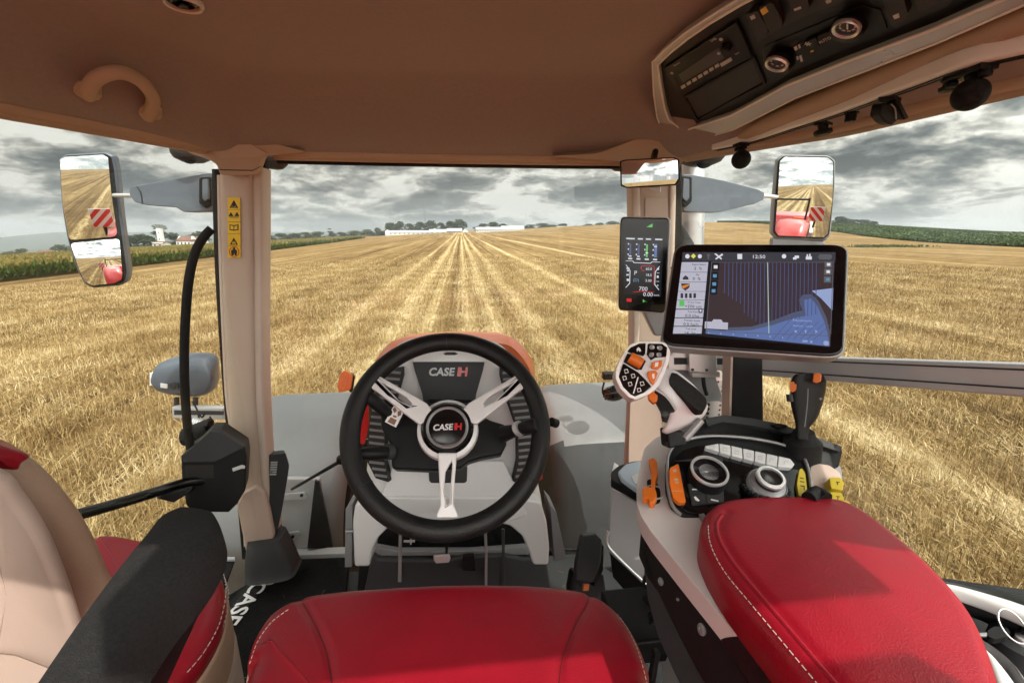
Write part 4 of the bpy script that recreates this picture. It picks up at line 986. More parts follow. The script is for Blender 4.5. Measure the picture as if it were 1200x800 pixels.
# roof-mounted work lamps seen just under the roof edge, outside the glass
def dome_lamp(px0, px1, py, h, Y, label, m2=None):
    a, b_ = P(px0, py, Y=Y), P(px1, py, Y=Y); t = thing('work_lamp', (a+b_)/2, label, 'work lamp'); r_ = (b_-a).length/2; c_ = (a+b_)/2
    hh_ = (P(px0, py, Y=Y)-P(px0, py+h, Y=Y)).length
    lathe('housing', c_+V((0, 0, 0.02)), (0, 0, -1), [(r_*0.9, -0.04), (r_, 0), (r_*0.98, 0.02+hh_*0.1), (r_*0.85, 0.02+hh_*0.55), (r_*0.5, 0.02+hh_*0.92), (r_*0.1, 0.02+hh_)], M_gryd if m2 is None else m2, t, n=32)
    lathe('lens', c_+V((0, -r_*0.45, -hh_*0.35)), V((0, -0.7, -0.6)), [(r_*0.45, 0), (r_*0.42, 0.008), (r_*0.2, 0.014), (0.002, 0.016)], M_blkg, t, n=24)
    return t
dome_lamp(202, 248, 180, 11, 1.62, 'grey brown roof work lamp beside the left mirror arm')
dome_lamp(306, 338, 186, 13, 1.6, 'half hidden reddish roof lamp right of the left pillar', M_gryd)
dome_lamp(508, 540, 182, 8, 1.55, 'small black lamp pod at the middle of the windscreen top')
dome_lamp(712, 745, 189, 12, 1.6, 'roof lamp behind the interior mirror left end', M_gryd)
dome_lamp(796, 846, 184, 11, 1.6, 'roof work lamp above the right mirror arm')
for px_ in (453, 595):
    box('wiper_clip', P(px_, 182, Y=1.41), 0.016, 0.02, 0.012, M_blk, cab, bevel=0.003)

# ---- exterior mirrors
def aim(pt, target, conv=0.0):
    a = (EYE-pt).normalized(); b_ = (V(target)-pt).normalized(); return (a+b_).normalized()
def mirror_glass(name, px, pl, m, parent, lift, sag=0.0, n=14):
    """gently domed glass following a pixel outline on a plane"""
    o = [pl.on(p.x, p.y, lift) for p in round_poly([V((a, b_, 0)) for a, b_ in px], 0.14, 5)]
    c_ = sum(o, V((0, 0, 0)))/len(o); R0 = max((p-c_).length for p in o); vs, fs = [], []; k = len(o); M_ = 12
    for i in range(M_+1):
        t = 1-i/(M_+0.0)*0.999
        for p in o:
            q = c_+(p-c_)*t; rr = (q-c_).length; vs.append(q+pl.n*sag*(1-(rr/R0)**2))
    for i in range(M_):
        for j in range(k): j2 = (j+1) % k; fs.append((i*k+j, i*k+j2, (i+1)*k+j2, (i+1)*k+j))
    ob = mk(name, vs, fs, m, parent, sharp=180); off = world_of(ob); nl = []
    for v_ in ob.data.vertices:
        r_ = (v_.co+off)-c_; r_ -= pl.n*r_.dot(pl.n); nl.append(tuple((pl.n+r_*(2*sag/R0**2)).normalized()))
    ob.data.normals_split_custom_set_from_vertices(nl); return ob
# left mirror
lm = thing('left_exterior_mirror', P(110, 250, Y=1.75), 'tall grey two part side mirror on a grey arm, left of the left pillar', 'side mirror')
lm.name = 'exterior_mirror'
mp_ = P(105, 228, Y=1.75); n1 = aim(mp_, (-1.95, -4.0, 2.25)); pl1 = Plane(mp_, n1)
out = [(68, 186), (75, 181), (124, 178), (133, 182), (136, 195), (143, 262), (151, 318), (149, 330), (140, 335), (108, 338), (98, 333), (90, 318), (78, 282), (71, 240)]
body = poly('mirror_housing', out, pl1, 0.045, M_armg, lm, lift=0.0, bevel=0.012, rnd=0.3)
poly('glass_bezel', [(69.5, 188), (76, 182.5), (123, 180), (130, 184), (133, 200), (140, 262), (148, 318), (146, 329), (138, 333), (109, 336), (99.5, 331), (92, 317), (80, 281), (73, 240)], pl1, 0.006, M_rub, lm, lift=0.004, rnd=0.3, bevel=0.002)
mirror_glass('upper_mirror_glass', [(71, 187), (77, 184), (121, 181.5), (127, 185), (131, 225), (138, 277), (81, 281.5), (74, 240)], pl1, M_mir, lm, 0.0065, sag=0.0055)
mp2 = P(115, 308, Y=1.75-0.0)
mirror_glass('lower_mirror_glass', [(83, 285), (140, 279.5), (145, 318), (144, 327), (136, 331), (110, 334), (101, 329), (95, 316)], pl1, M_mir, lm, 0.0065, sag=0.016)
Yarm = 1.62
pla = Plane(P(200, 225, Y=Yarm), V((0.05, -1, 0)))
arm_o = [(151, 222), (153, 218.5), (163, 217), (225, 206), (248, 202.5), (250, 248), (215, 248.5), (206, 243), (172, 240.5), (158, 237), (152, 229)]
poly('mirror_arm', arm_o, pla, 0.07, M_armg, lm, lift=0.0, bevel=0.012, rnd=0.15)
poly('arm_insert', [(233, 208), (247, 207), (247, 240), (240, 244), (233, 238)], pla, 0.02, M_blk, lm, lift=0.012, bevel=0.004, rnd=0.2)
poly('arm_handle', [(237, 210), (243, 209.5), (244, 233), (240, 236), (237, 232)], pla, 0.014, M_armg, lm, lift=0.024, bevel=0.004, rnd=0.2)
v, f = g_tube([pla.on(160, 218.5, 0.001), pla.on(165, 226, 0.001), pla.on(167, 239.5, 0.001)], 0.0018, 6, sm=3); mk('arm_seam', v, f, M_mark, lm)
tube('arm_rod', [P(155, 229, Y=1.66), P(134, 229, Y=1.76)], 0.007, M_chr, lm)
# right mirror
rm_ = thing('exterior_mirror', P(942, 230, Y=1.75), 'silver framed side mirror on a grey arm above the large monitor', 'side mirror')
mp_ = P(942, 228, Y=1.75); n2 = aim(mp_, (1.15, -5.0, 2.2)); pl2 = Plane(mp_, n2)
poly('mirror_housing', [(911, 187), (918, 181), (972, 182), (980, 188), (979, 230), (974, 276), (968, 283), (910, 280), (904, 274), (906, 240)], pl2, 0.045, M_gry, rm_, bevel=0.012, rnd=0.3)
poly('glass_bezel', [(912, 188), (919, 182.5), (971, 183.5), (978, 189), (977, 230), (972, 275), (966, 280), (911, 278), (906, 272), (908, 240)], pl2, 0.006, M_rub, rm_, lift=0.004, rnd=0.3, bevel=0.002)
mirror_glass('mirror_glass', [(914, 189), (920, 184), (970, 185), (976, 190), (975, 230), (970, 274), (965, 278), (912, 276), (908, 270), (910, 240)], pl2, M_mir, rm_, 0.0065, sag=0.010)
poly('lower_housing', [(905, 279), (968, 283), (966, 300), (903, 300)], pl2, 0.04, M_gry, rm_, lift=-0.006, bevel=0.008)
plb = Plane(P(850, 225, Y=1.55), V((-0.05, -1, 0)))
poly('mirror_arm', [(800, 204), (812, 205), (850, 212), (888, 222), (896, 226), (895, 234), (884, 239), (850, 247), (842, 249), (800, 248)], plb, 0.07, M_armg, rm_, bevel=0.012, rnd=0.15)
poly('arm_insert', [(797, 206), (811, 207), (811, 236), (804, 243), (797, 238)], plb, 0.02, M_blk, rm_, lift=0.014, bevel=0.004, rnd=0.2)
poly('arm_handle', [(801, 209), (808, 210), (808, 232), (804, 236), (800, 232)], plb, 0.014, M_armg, rm_, lift=0.026, bevel=0.004, rnd=0.2)
tube('arm_rod', [P(890, 229, Y=1.6), P(910, 231, Y=1.72)], 0.007, M_chr, rm_)

# ---- interior mirror
im = thing('interior_mirror', P(761, 202, Y=1.1), 'small frameless black edged rear view mirror below the headliner at the right pillar', 'rear view mirror')
mp_ = P(761, 202, Y=1.08); pl3 = Plane(mp_, aim(mp_, (-0.5, 0.0, 2.80)))
poly('mirror_body', [(726, 189), (732, 187), (790, 184), (796, 187), (797, 210), (793, 217), (734, 220.5), (727, 218)], pl3, 0.012, M_blk, im, bevel=0.004, rnd=0.2)
mirror_glass('mirror_glass', [(728, 190), (733, 188.5), (789, 185.5), (794, 188), (795, 209), (791, 215.5), (735, 219), (729, 216.5)], pl3, M_mir, im, 0.0012, sag=0.004)
tube('mirror_stem', [P(765, 190, Y=1.10), P(768, 178, Y=1.17)], 0.008, M_blk, im)
poly('stem_base', [(758, 219), (774, 218), (774, 225), (768, 226)], pl3, 0.01, M_wht, im, lift=-0.02, bevel=0.002)

# ---- door: lever, tube, lock housing
dr = thing('door_latch', P(250, 555, Y=1.2), 'black door lock housing with curved tube handle and lever beside the left pillar', 'door latch')
tube('curved_handle_tube', [P(248, 268, Y=1.22), P(238, 279, Y=1.21), P(228, 298, Y=1.20), P(221, 330, Y=1.18), P(217, 380, Y=1.17), P(216, 430, Y=1.17), P(218, 480, Y=1.18), P(223, 525, Y=1.19)], 0.0105, M_rub, dr, n=14, sm=5)
lk = [(212, 534), (229, 522), (246, 505), (258, 505), (287, 524), (289, 536), (287, 575), (278, 590), (268, 600), (228, 600), (218, 592), (213, 560)]
pll = Plane(P(250, 550, Y=1.16), V((0.35, -1, 0.15)))
poly('lock_housing', lk, pll, 0.10, M_blk, dr, bevel=0.008, rnd=0.08)
poly('housing_top', [(214, 534), (246, 506), (258, 506), (286, 524), (252, 541), (214, 541)], pll, 0.03, M_gryd, dr, lift=0.008, bevel=0.005, rnd=0.08)
poly('housing_recess', [(216, 545), (250, 545), (250, 560), (217, 560)], pll, 0.004, M_mark, dr, lift=0.001)
ky = poly('latch_striker', [(272, 549), (283, 545), (287, 546), (287, 549), (283, 549), (273, 552.5)], pll, 0.006, M_alu, dr, lift=0.006, bevel=0.001)
tube('lever_bar', [P(90, 603, Y=0.92), P(130, 592, Y=0.98), P(180, 577, Y=1.05), P(215, 566, Y=1.12), P(240, 563, Y=1.16)], 0.0125, M_blkg, dr, n=16, sm=4)
plw = Plane(P(200, 580, Y=1.07), V((0.35, -1, 0.3)))
poly('lever_grip', [(182, 584), (192, 578), (226, 570), (226, 575), (203, 589)], plw, 0.02, M_blk, dr, bevel=0.004)

# ---- outside work light and bracket on the left
wl = thing('side_work_light', P(210, 445, Y=1.9), 'rounded blue grey work light on a bracket outside the left door', 'work light')
wl.name = 'work_light'
rows = [(P(176, 442, Y=1.9), P(177, 452, Y=1.9), 0.5), (P(179, 430, Y=1.9), P(180, 460, Y=1.9), 0.75), (P(188, 425, Y=1.9), P(189, 465, Y=1.9), 0.95), (P(205, 421, Y=1.9), P(205, 468, Y=1.9), 1.05), (P(225, 420, Y=1.9), P(225, 469, Y=1.9), 1.0), (P(238, 422, Y=1.9), P(238, 465, Y=1.9), 0.9), (P(244, 430, Y=1.9), P(244, 457, Y=1.9), 0.6), (P(246, 438, Y=1.9), P(246, 450, Y=1.9), 0.3)]
loft('lamp_shell', rows, (0, 0.14, 0), M_armg, wl, e=3.0, sm=4)
plq = Plane(P(200, 452, Y=1.89), V((0, -1, 0)))
poly('lens_cap', [(175, 437), (178, 437), (178, 452), (175, 452)], plq, 0.02, M_wht, wl, lift=-0.03, bevel=0.003)
poly('type_plate', [(188, 449), (196, 450), (196, 455), (188, 454)], plq, 0.003, M_wht, wl, lift=0.004)
lathe('adjuster', plq.on(204, 452, 0.006), (0, -1, 0), [(0.016, -0.006), (0.016, 0.002), (0.008, 0.003), (0.008, 0.006)], M_gryd, wl, n=20)
poly('bracket', [(201, 477), (262, 478), (262, 492), (202, 490)], plq, 0.03, M_gryp, wl, lift=0.0, bevel=0.004)
poly('bracket_slot', [(204, 480.5), (262, 481.5), (262, 486), (204, 486)], plq, 0.003, M_gryd, wl, lift=0.002)
for a in (207, 229): tube('mount_bolt', [P(a, 466, Y=1.92), P(a, 479, Y=1.92)], 0.010, M_gryd, wl)
for c0, c1 in (((232, 484), (238, 512)), ((246, 488), (262, 500)), ((226, 470), (240, 484))):
    a, b_ = P(*c0, Y=1.86), P(*c1, Y=1.8); mid = (a+b_)/2+V((0.02, -0.03, -0.03)); tube('cable', [a, mid, b_], 0.0035, M_rub, wl, n=6, sm=5)
cc = thing('coiled_cable', P(232, 505, Y=1.75), 'coiled trailer cable behind the door lock housing', 'coiled cable')
pts = []
for i in range(120):
    a = i*0.55; t = i/119; b_ = P(216+30*t, 512-12*t, Y=1.7); pts.append(b_+V((0.0, math.cos(a)*0.03, math.sin(a)*0.03)))
tube('coil', pts, 0.006, M_rub, cc, n=7)
pts = []
for i in range(80):
    a = i*0.6; t = i/79; b_ = P(228+18*t, 496+6*t, Y=1.78); pts.append(b_+V((0.0, math.cos(a)*0.022, math.sin(a)*0.022)))
tube('coil', pts, 0.0045, M_alu, cc, n=7)

# ---- rear of the tractor and implement (seen in the mirrors)
# lower right pillar moulding
plRL = Plane(P(760, 480, Y=1.27), V((0.1, -1, 0.1)))
poly('lower_pillar_panel', [(741, 410), (750, 412), (753, 440), (760, 462), (775, 480), (790, 500), (800, 545), (790, 640), (735, 655), (737, 520)], plRL, 0.02, M_beige, cab, bevel=0.006, rnd=0.15)
M_hazr = mat('hazard_red', (0.62, 0.02, 0.015), 0.5); M_hazw = mat('hazard_white', (0.78, 0.78, 0.76), 0.5)
def hazard(cx_, cy_, cz_, s, label, sx=1):
    t = thing('hazard_board', (cx_, cy_, cz_-s), label, 'warning board')
    box('board', (cx_, cy_, cz_), s*2, 0.02, s*2, M_hazw, t, bevel=0.004)
    parts_ = []
    for k_ in (-1.05, 0.0, 1.05):
        q = []
        L0 = []
        for (a, b_) in ((-3, -3+k_*s/s-0.28), (3, 3+k_-0.28), (3, 3+k_+0.28), (-3, -3+k_+0.28)): L0.append((a, b_))
        # clip the diagonal band to the board
        def clip(poly_, f):
            out_ = []
            for i in range(len(poly_)):
                a, b_ = poly_[i-1], poly_[i]; fa, fb = f(a), f(b_)
                if (fa >= 0) != (fb >= 0): tt_ = fa/(fa-fb); out_.append((a[0]+(b_[0]-a[0])*tt_, a[1]+(b_[1]-a[1])*tt_))
                if fb >= 0: out_.append(b_)
            return out_
        for fn in (lambda p: p[0]+0.97, lambda p: 0.97-p[0], lambda p: p[1]+0.97, lambda p: 0.97-p[1]): L0 = clip(L0, fn)
        if len(L0) > 2:
            for yo in (0.0125, -0.0145):
                parts_.append(g_prism([[V((cx_+sx*a*s, cy_+yo, cz_+b_*s)) for a, b_ in L0]], (0, 0.002, 0)))
    v, f = merge(parts_); mk('red_stripes', v, f, M_hazr, t, smooth=False)
    box('holder', (cx_, cy_-0.05, cz_-s*1.3), 0.05, 0.05, s*1.4, M_blk, t)
    return t
def rear_fender(sx):
    t = thing('rear_fender', (sx*1.2, -0.6, 1.3), 'red rear fender of the tractor, shown in the %s side mirror' % ('left' if sx < 0 else 'right'), 'fender')
    vs, fs = [], []; k = 17
    for i in range(5):
        x_ = sx*(0.88+0.62*i/4)
        for j in range(k):
            a = math.pi*j/(k-1); vs.append(V((x_, -0.95+0.98*math.cos(a), 1.05+0.98*math.sin(a)-(0.03 if i in (0, 4) else 0))))
    for i in range(4):
        for j in range(k-1): fs.append((i*k+j, i*k+j+1, (i+1)*k+j+1, (i+1)*k+j))
    o = mk('fender_skin', vs, fs, M_red, t, sharp=180); s_ = o.modifiers.new('thickness', 'SOLIDIFY'); s_.thickness = 0.03
    lathe('rear_tyre', (sx*1.2, -0.95, 0.92), (1, 0, 0), [(0.45, -0.28), (0.8, -0.31), (0.89, -0.27), (0.92, -0.1), (0.92, 0.1), (0.89, 0.27), (0.8, 0.31), (0.45, 0.28)], M_rub, t, n=48)
    v, f = g_box((sx*1.25, -1.6, 1.9), (0.12, 0, 0), (0, 0.03, 0), (0, 0, 0.06)); mk('tail_lamp', v, f, M_oralens, t)
rear_fender(-1); rear_fender(1)
impl = thing('implement', (0, -3.4, 0.6), 'red mounted seed drill behind the tractor with grey side shields, shown in the mirrors', 'implement')
v, f = g_prism([[V((-1.55, -2.6, 0.9)), V((-1.55, -2.6, 1.45)), V((-1.55, -2.9, 1.75)), V((-1.55, -3.7, 1.75)), V((-1.55, -3.9, 1.2)), V((-1.55, -3.7, 0.7))]], (3.1, 0, 0)); mk('hopper', v, f, M_red, impl, bevel=0.05)
for s in (-1, 1): v, f = g_box((s*1.68, -3.1, 0.95), (0.06, 0, 0), (0, 0.75, 0), (0, 0, 0.4)); mk('side_shield', v, f, M_gryp, impl, bevel=0.02)
v, f = merge([g_tube([(s*1.4, -2.75, 1.55), (s*1.4, -2.75, 2.35)], 0.03, 8) for s in (-1, 1)] + [g_tube([(-1.4, -2.75, 2.3), (1.4, -2.75, 2.3)], 0.03, 8)]); mk('tube_frame', v, f, M_blk, impl)
hazard(-1.62, -1.9, 2.0, 0.15, 'red and white striped warning board shown in the left side mirror', 1)
hazard(1.66, -1.9, 2.0, 0.19, 'red and white striped warning board shown in the right side mirror', -1)

# ---- exhaust / air stack outside at the right pillar
ex = thing('exhaust_stack', P(815, 300, Y=1.75), 'smooth silver exhaust shroud rising behind the right pillar', 'exhaust')
rows = [(P(798, 168, Y=1.7), P(834, 168, Y=1.7)), (P(798, 220, Y=1.7), P(834, 220, Y=1.7)), (P(799, 300, Y=1.7), P(832, 300, Y=1.7)), (P(798, 400, Y=1.7), P(834, 400, Y=1.7)), (P(796, 470, Y=1.7), P(840, 470, Y=1.7)), (P(790, 600, Y=1.7), P(840, 600, Y=1.7))]
loft('shroud', rows, (0, 0.14, 0), M_alu, ex, e=2.2, sm=3)
rows = [(P(790, 260, Y=1.62), P(800, 260, Y=1.62), 0.6), (P(790, 275, Y=1.62), P(812, 275, Y=1.62)), (P(790, 300, Y=1.62), P(822, 300, Y=1.62)), (P(788, 400, Y=1.62), P(828, 400, Y=1.62)), (P(786, 520, Y=1.62), P(828, 520, Y=1.62))]
loft('elbow_cover', rows, (0, 0.1, 0), M_gryd, ex, e=2.2, sm=3)
# right side grab bar / rail
rb = thing('side_rail', P(1000, 430, Y=0.8), 'long brushed metal rail across the right side window', 'rail')
a, b_ = P(850, 425, d=1.05), P(1330, 452, d=0.50)
ax1 = (b_-a)/2; up_ = V((0, 0, 1)); sd = ax1.cross(up_).normalized()
v, f = g_box((a+b_)/2, ax1, up_*0.0225, sd*0.012); mk('rail_bar', v, f, M_bar, rb, bevel=0.004)
vs = [g_box((a+b_)/2+up_*z_-sd*0.012*(1 if sd.dot(EYE-a) < 0 else -1), ax1*0.998, up_*0.0012, sd*0.0012) for z_ in (-0.010, 0.015)]
v, f = merge(vs); mk('rail_groove', v, f, M_gryd, rb, smooth=False)
# ================================================================ steering column console
col = thing('steering_console', W(-0.03, 1.1, -1.15), 'silver and black steering column console with side vents, stalks and arched foot', 'steering console')
def rowsY(lst): return [(P(a, y_, Y=Y_), P(b_, y_, Y=Y_), (k_[0] if k_ else 1.0)) for y_, a, b_, Y_, *k_ in lst]
loft('silver_body', rowsY([(404, 492, 560, 1.10, 0.7), (408, 472, 577, 1.095, 0.9), (416, 458, 593, 1.09), (430, 449, 603, 1.085), (460, 442, 612, 1.075), (500, 434, 622, 1.065), (540, 428, 630, 1.055), (575, 424, 634, 1.045), (596, 420, 638, 1.04), (612, 418, 640, 1.035)]), (0, 0.12, 0), M_sil, col, e=5, sm=3)
# smooth lower front panel in front of the body
plc = Plane(P(527, 560, Y=1.03), V((0, -1, 0.28)))
poly('knee_panel', [(462, 540), (590, 540), (600, 560), (612, 585), (618, 604), (592, 612), (527, 614), (462, 612), (436, 604), (444, 585), (455, 560)], plc, 0.03, M_sil, col, bevel=0.008, rnd=0.12)
plk = Plane(P(527, 620, Y=1.0), V((0, -1, 0.15)))
arch = [(416, 590), (413, 612), (414, 640), (415, 664), (433, 664), (436, 645), (443, 630), (455, 618), (478, 611), (520, 609), (575, 611), (598, 616), (612, 628), (619, 644), (625, 662), (643, 662), (644, 640), (641, 612), (634, 588), (600, 582), (450, 582)]
poly('arched_foot', arch, plk, 0.10, M_sil, col, bevel=0.010, rnd=0.2)
for q in ([(405, 596), (413, 590), (412, 664), (404, 664)], [(645, 592), (652, 600), (664, 655), (650, 657)]): poly('side_flange', q, plk, 0.1, M_gry, col, lift=-0.03)
# recessed instrument hood
ply = Plane(P(527, 440, Y=1.075), V((0, -1, 0.30)))
poly('hood_cap', [(484, 411), (568, 411), (568, 424), (484, 424)], ply, 0.02, M_sil, col, lift=0.017, bevel=0.004, rnd=0.08)
poly('dark_hood_panel', [(483.5, 424), (568, 424), (566, 434), (558, 462), (556, 478), (497, 478), (495, 462), (486, 434)], ply, 0.03, M_gryd, col, lift=0.010, bevel=0.004, rnd=0.06)
v, f = g_tube([ply.on(a, b_, 0.013) for a, b_ in ((500, 474), (505, 470), (550, 470), (556, 474))], 0.004, 8, sm=3); mk('panel_lip', v, f, M_blkg, col)
ptext('brand_lettering', 'CASE', 517, 436, ply, 8.8, M_sild, col, lift=0.0115, font_offset=0.0009, shear=0.15, space=1.02)
ptext('brand_emblem', 'IH', 541.5, 436, ply, 10.0, M_red, col, lift=0.0115, font_offset=0.0012, shear=0.1, space=0.80)
sub2 = lambda name, lst, pl, m, parent, lift, th=0.0006: mk(name, *merge([gpoly(q, pl, th, lift) for q in lst]), m, parent, smooth=False)
poly('sensor_notch', [(519, 414), (524, 412.5), (533, 412.5), (537, 414.5), (533, 416), (522, 416)], ply, 0.003, M_mark, col, lift=0.019)
# side vents with louvres
for sgn in (-1, 1):
    def mx(a): return a if sgn < 0 else 1054-a
    up_v = [(449, 432), (470, 430), (470, 440), (462, 470), (451, 500), (450, 540), (456, 565), (440, 560), (430, 540), (432, 500), (438, 465)]
    q = [(mx(a)+(0 if sgn < 0 else 4), b_) for a, b_ in up_v]
    plx = Plane(P(mx(450), 500, Y=1.055), V((sgn*0.30, -1, 0.22)))
    vent = poly('side_vent', q, plx, 0.02, M_mark, col, lift=0.0065, rnd=0.1)
    sl = []
    for i in range(17):
        y_ = 436+i*7.6; t = (y_-436)/125
        xl = np.interp(y_, [430, 465, 500, 540, 565], [449, 438.5, 433, 431.5, 442]); xr = np.interp(y_, [430, 440, 470, 500, 540, 565], [469, 469, 461, 450.5, 449.5, 455])
        q = [(mx(xl)+(0 if sgn < 0 else 4), y_-2.5), (mx(xr)+(0 if sgn < 0 else 4), y_-0.5), (mx(xr)+(0 if sgn < 0 else 4), y_+2.3), (mx(xl)+(0 if sgn < 0 else 4), y_+0.3)]
        poly('louvre', q, plx, 0.004, M_gry, vent, lift=0.0105, bevel=0.0008)
    # red bonnet flank glimpsed beside the vents
    q = [(424, 476), (431, 470), (432, 500), (427, 520), (421, 520)] if sgn < 0 else [(620, 470), (628, 478), (633, 498), (630, 502), (622, 498)]
    poly('red_side_strip', q, Plane(P(q[0][0], 490, Y=1.12), V((0, -1, 0))), 0.01, M_red, col)
poly('red_release_tab', [(627, 548), (636, 554), (636, 561), (629, 566)], Plane(P(630, 555, Y=1.0), V((0, -1, 0))), 0.01, M_red, col, bevel=0.002)
# black shroud behind the hub
pls = Plane(P(524, 520, d=0.965), V((0.0, -0.80, 0.60)))
poly('column_shroud', [(446, 470), (462, 462), (480, 476), (500, 480), (552, 480), (575, 492), (592, 497), (594, 520), (588, 532), (565, 536), (549, 541), (540, 548), (510, 551), (459, 549), (457, 520), (446, 500)], pls, 0.05, M_blk, col, lift=0.0, bevel=0.008, rnd=0.15)
poly('shroud_slot', [(502, 545), (548, 545), (547, 566), (503, 566)], plc, 0.02, M_mark, col, lift=0.004, bevel=0.003, rnd=0.2)
# stalks
lt = P(433, 470, d=0.93); l2 = P(462, 490, d=0.96)
tube('left_upper_stalk', [P(428, 463, d=0.90), P(436, 468, d=0.905), P(452, 482, d=0.93), P(465, 490, d=0.95)], [0.012, 0.014, 0.013, 0.02], M_blk, col, n=14, sm=2)
tube('left_lower_stalk', [P(420, 532, d=0.90), P(437, 531, d=0.91), P(462, 530, d=0.94)], [0.012, 0.0135, 0.0125], M_blk, col, n=14, sm=2)
tube('stalk_collar', [P(452, 529, d=0.93), P(459, 529, d=0.94)], 0.0165, M_gryd, col, n=16)
tube('right_stalk', [P(628, 497, d=0.88), P(618, 500, d=0.89), P(608, 503, d=0.91), P(590, 508, d=0.94)], [0.0125, 0.015, 0.0115, 0.018], M_blk, col, n=14, sm=2)
tube('stalk_collar', [P(610, 501, d=0.90), P(606, 503, d=0.905)], 0.0155, M_alu, col, n=16)
tube('right_lower_stalk', [P(646, 494, d=0.96), P(652, 496, d=0.97)], 0.010, M_blk, col)
plt_ = Plane(P(463, 487, d=0.925), V((0.1, -0.85, 0.55)))
lab = poly('symbol_label', [(462, 474), (474.5, 480), (464, 500.5), (451, 494)], plt_, 0.002, M_white, col)
sub2('symbol_print', [[(458, 488.5), (465, 492), (462, 498), (454, 494)], [(460, 479), (463, 477), (465, 481), (462, 484)], [(466, 482), (470, 481), (470, 486), (466, 488)], [(461, 486), (465, 487.5), (464, 489.5), (460, 488)]], plt_, mat('label_brown', (0.22, 0.10, 0.06), 0.5), lab, 0.0006)

# ---- steering wheel
sw = thing('steering_wheel', P(524, 500, d=0.88), 'black leather steering wheel with three silver spokes and a badge on its hub', 'steering wheel')
Wc = P(524.5, 502, d=0.885); wn = V((0.0, -math.cos(R(37)), math.sin(R(37)))); wr = V((1, 0, 0)); wu = wn.cross(wr).normalized()
if wu.z < 0: wu = -wu
plW = Plane(Wc, wn)
RM_, rm2 = 0.188, 0.0195
vs, fs = [], []; A_, B_ = 120, 18
for i in range(A_):
    a = 2*math.pi*i/A_; rd = wr*math.cos(a)+wu*math.sin(a)
    for j in range(B_):
        b_ = 2*math.pi*j/B_; vs.append(Wc+rd*(RM_+rm2*math.cos(b_))+wn*rm2*0.92*math.sin(b_))
for i in range(A_):
    for j in range(B_): i2, j2 = (i+1) % A_, (j+1) % B_; fs.append((i*B_+j, i2*B_+j, i2*B_+j2, i*B_+j2))
rim = mk('rim', vs, fs, M_leath, sw, sharp=180)
for a in (90, 213, 327):                       # leather joins
    a = R(a); rd = wr*math.cos(a)+wu*math.sin(a); pts = [Wc+rd*(RM_+(rm2+0.0002)*math.cos(t))+wn*(rm2*0.92+0.0002)*math.sin(t) for t in np.linspace(0, 2*math.pi, 21)[:-1]]
    tube('leather_join', pts, 0.0009, M_mark, rim, n=6, closed=True)
st = []
for i in range(300):
    a = 2*math.pi*i/300; rd = wr*math.cos(a)+wu*math.sin(a); td = -wr*math.sin(a)+wu*math.cos(a)
    b_ = R(150); c_ = Wc+rd*(RM_+(rm2+0.0003)*math.cos(b_))+wn*(rm2*0.92)*math.sin(b_)
    st.append(g_box(c_, td*0.0011+rd*0.0012, wn*0.0005, rd.cross(td)*0.0006))
v, f = merge(st); o = mk('rim_stitching', v, f, mat('black_thread', (0.05, 0.05, 0.05), 0.6), rim, smooth=False)
plSp = Plane(Wc+wn*0.0, wn)
hub_c = P(525, 503, d=0.90)
def spoke(outer, slot, slot2=None):
    o = poly('spoke', outer, plSp, 0.014, M_sil, sw, lift=0.012, bevel=0.003, holes=(slot,), rnd=0.0)
    v, f = g_prism([[plSp.on(a, b_, 0.0) for a, b_ in slot]], -plSp.n*0.003)
    return o
spoke([(430, 446), (441, 433), (446, 441), (500, 472), (506, 480), (500, 494), (491, 497), (470, 481), (441, 458), (429, 451)], [(446, 447), (476, 465), (483, 473), (481, 475.5), (468, 469)])
spoke([(618, 446), (607, 433), (602, 441), (549, 472), (542, 480), (549, 494), (558, 497), (579, 481), (608, 458), (621, 451)], [(603, 447), (573, 465), (566, 473), (568, 475.5), (581, 469)])
spoke([(513, 530), (535.5, 530), (533, 560), (531.5, 590), (537, 603), (537, 606), (511, 606), (511, 603), (516, 592), (514.5, 560)], [(529, 540), (530, 543), (526.5, 590), (523, 592), (520, 575), (522, 552)])
v, f = merge([g_lathe(Wc-wn*0.03, wn, [(0.052, 0), (0.062, 0.008), (0.060, 0.026), (0.050, 0.032)], 40)]); mk('hub_shell', v, f, M_sil, sw, sharp=50)
lathe('hub_ring', Wc-wn*0.005, wn, [(0.052, 0.0), (0.052, 0.012), (0.047, 0.018), (0.042, 0.018)], M_blkg, sw, n=48)
lathe('badge_rim', Wc, wn, [(0.0415, 0.0), (0.0415, 0.0145), (0.039, 0.0165), (0.036, 0.0145), (0.036, 0.0)], M_sild, sw, n=48)
bd = lathe('badge', Wc, wn, [(0.036, 0.0), (0.036, 0.013), (0.030, 0.0138), (0.0, 0.014)], M_blkg, sw, n=48)
plB = Plane(Wc+wn*0.0142, wn); cb = Wc+wn*0.0148
text('badge_lettering', 'CASE', cb-wr*0.009-wu*0.0005, wr, wu, 0.0165, M_chr, bd, font_offset=0.0005, shear=0.15, ext=0.0004)
text('badge_emblem', 'IH', cb+wr*0.0205-wu*0.0005, wr, wu, 0.0175, M_red, bd, font_offset=0.0007, shear=0.1, space=0.8, ext=0.0004)

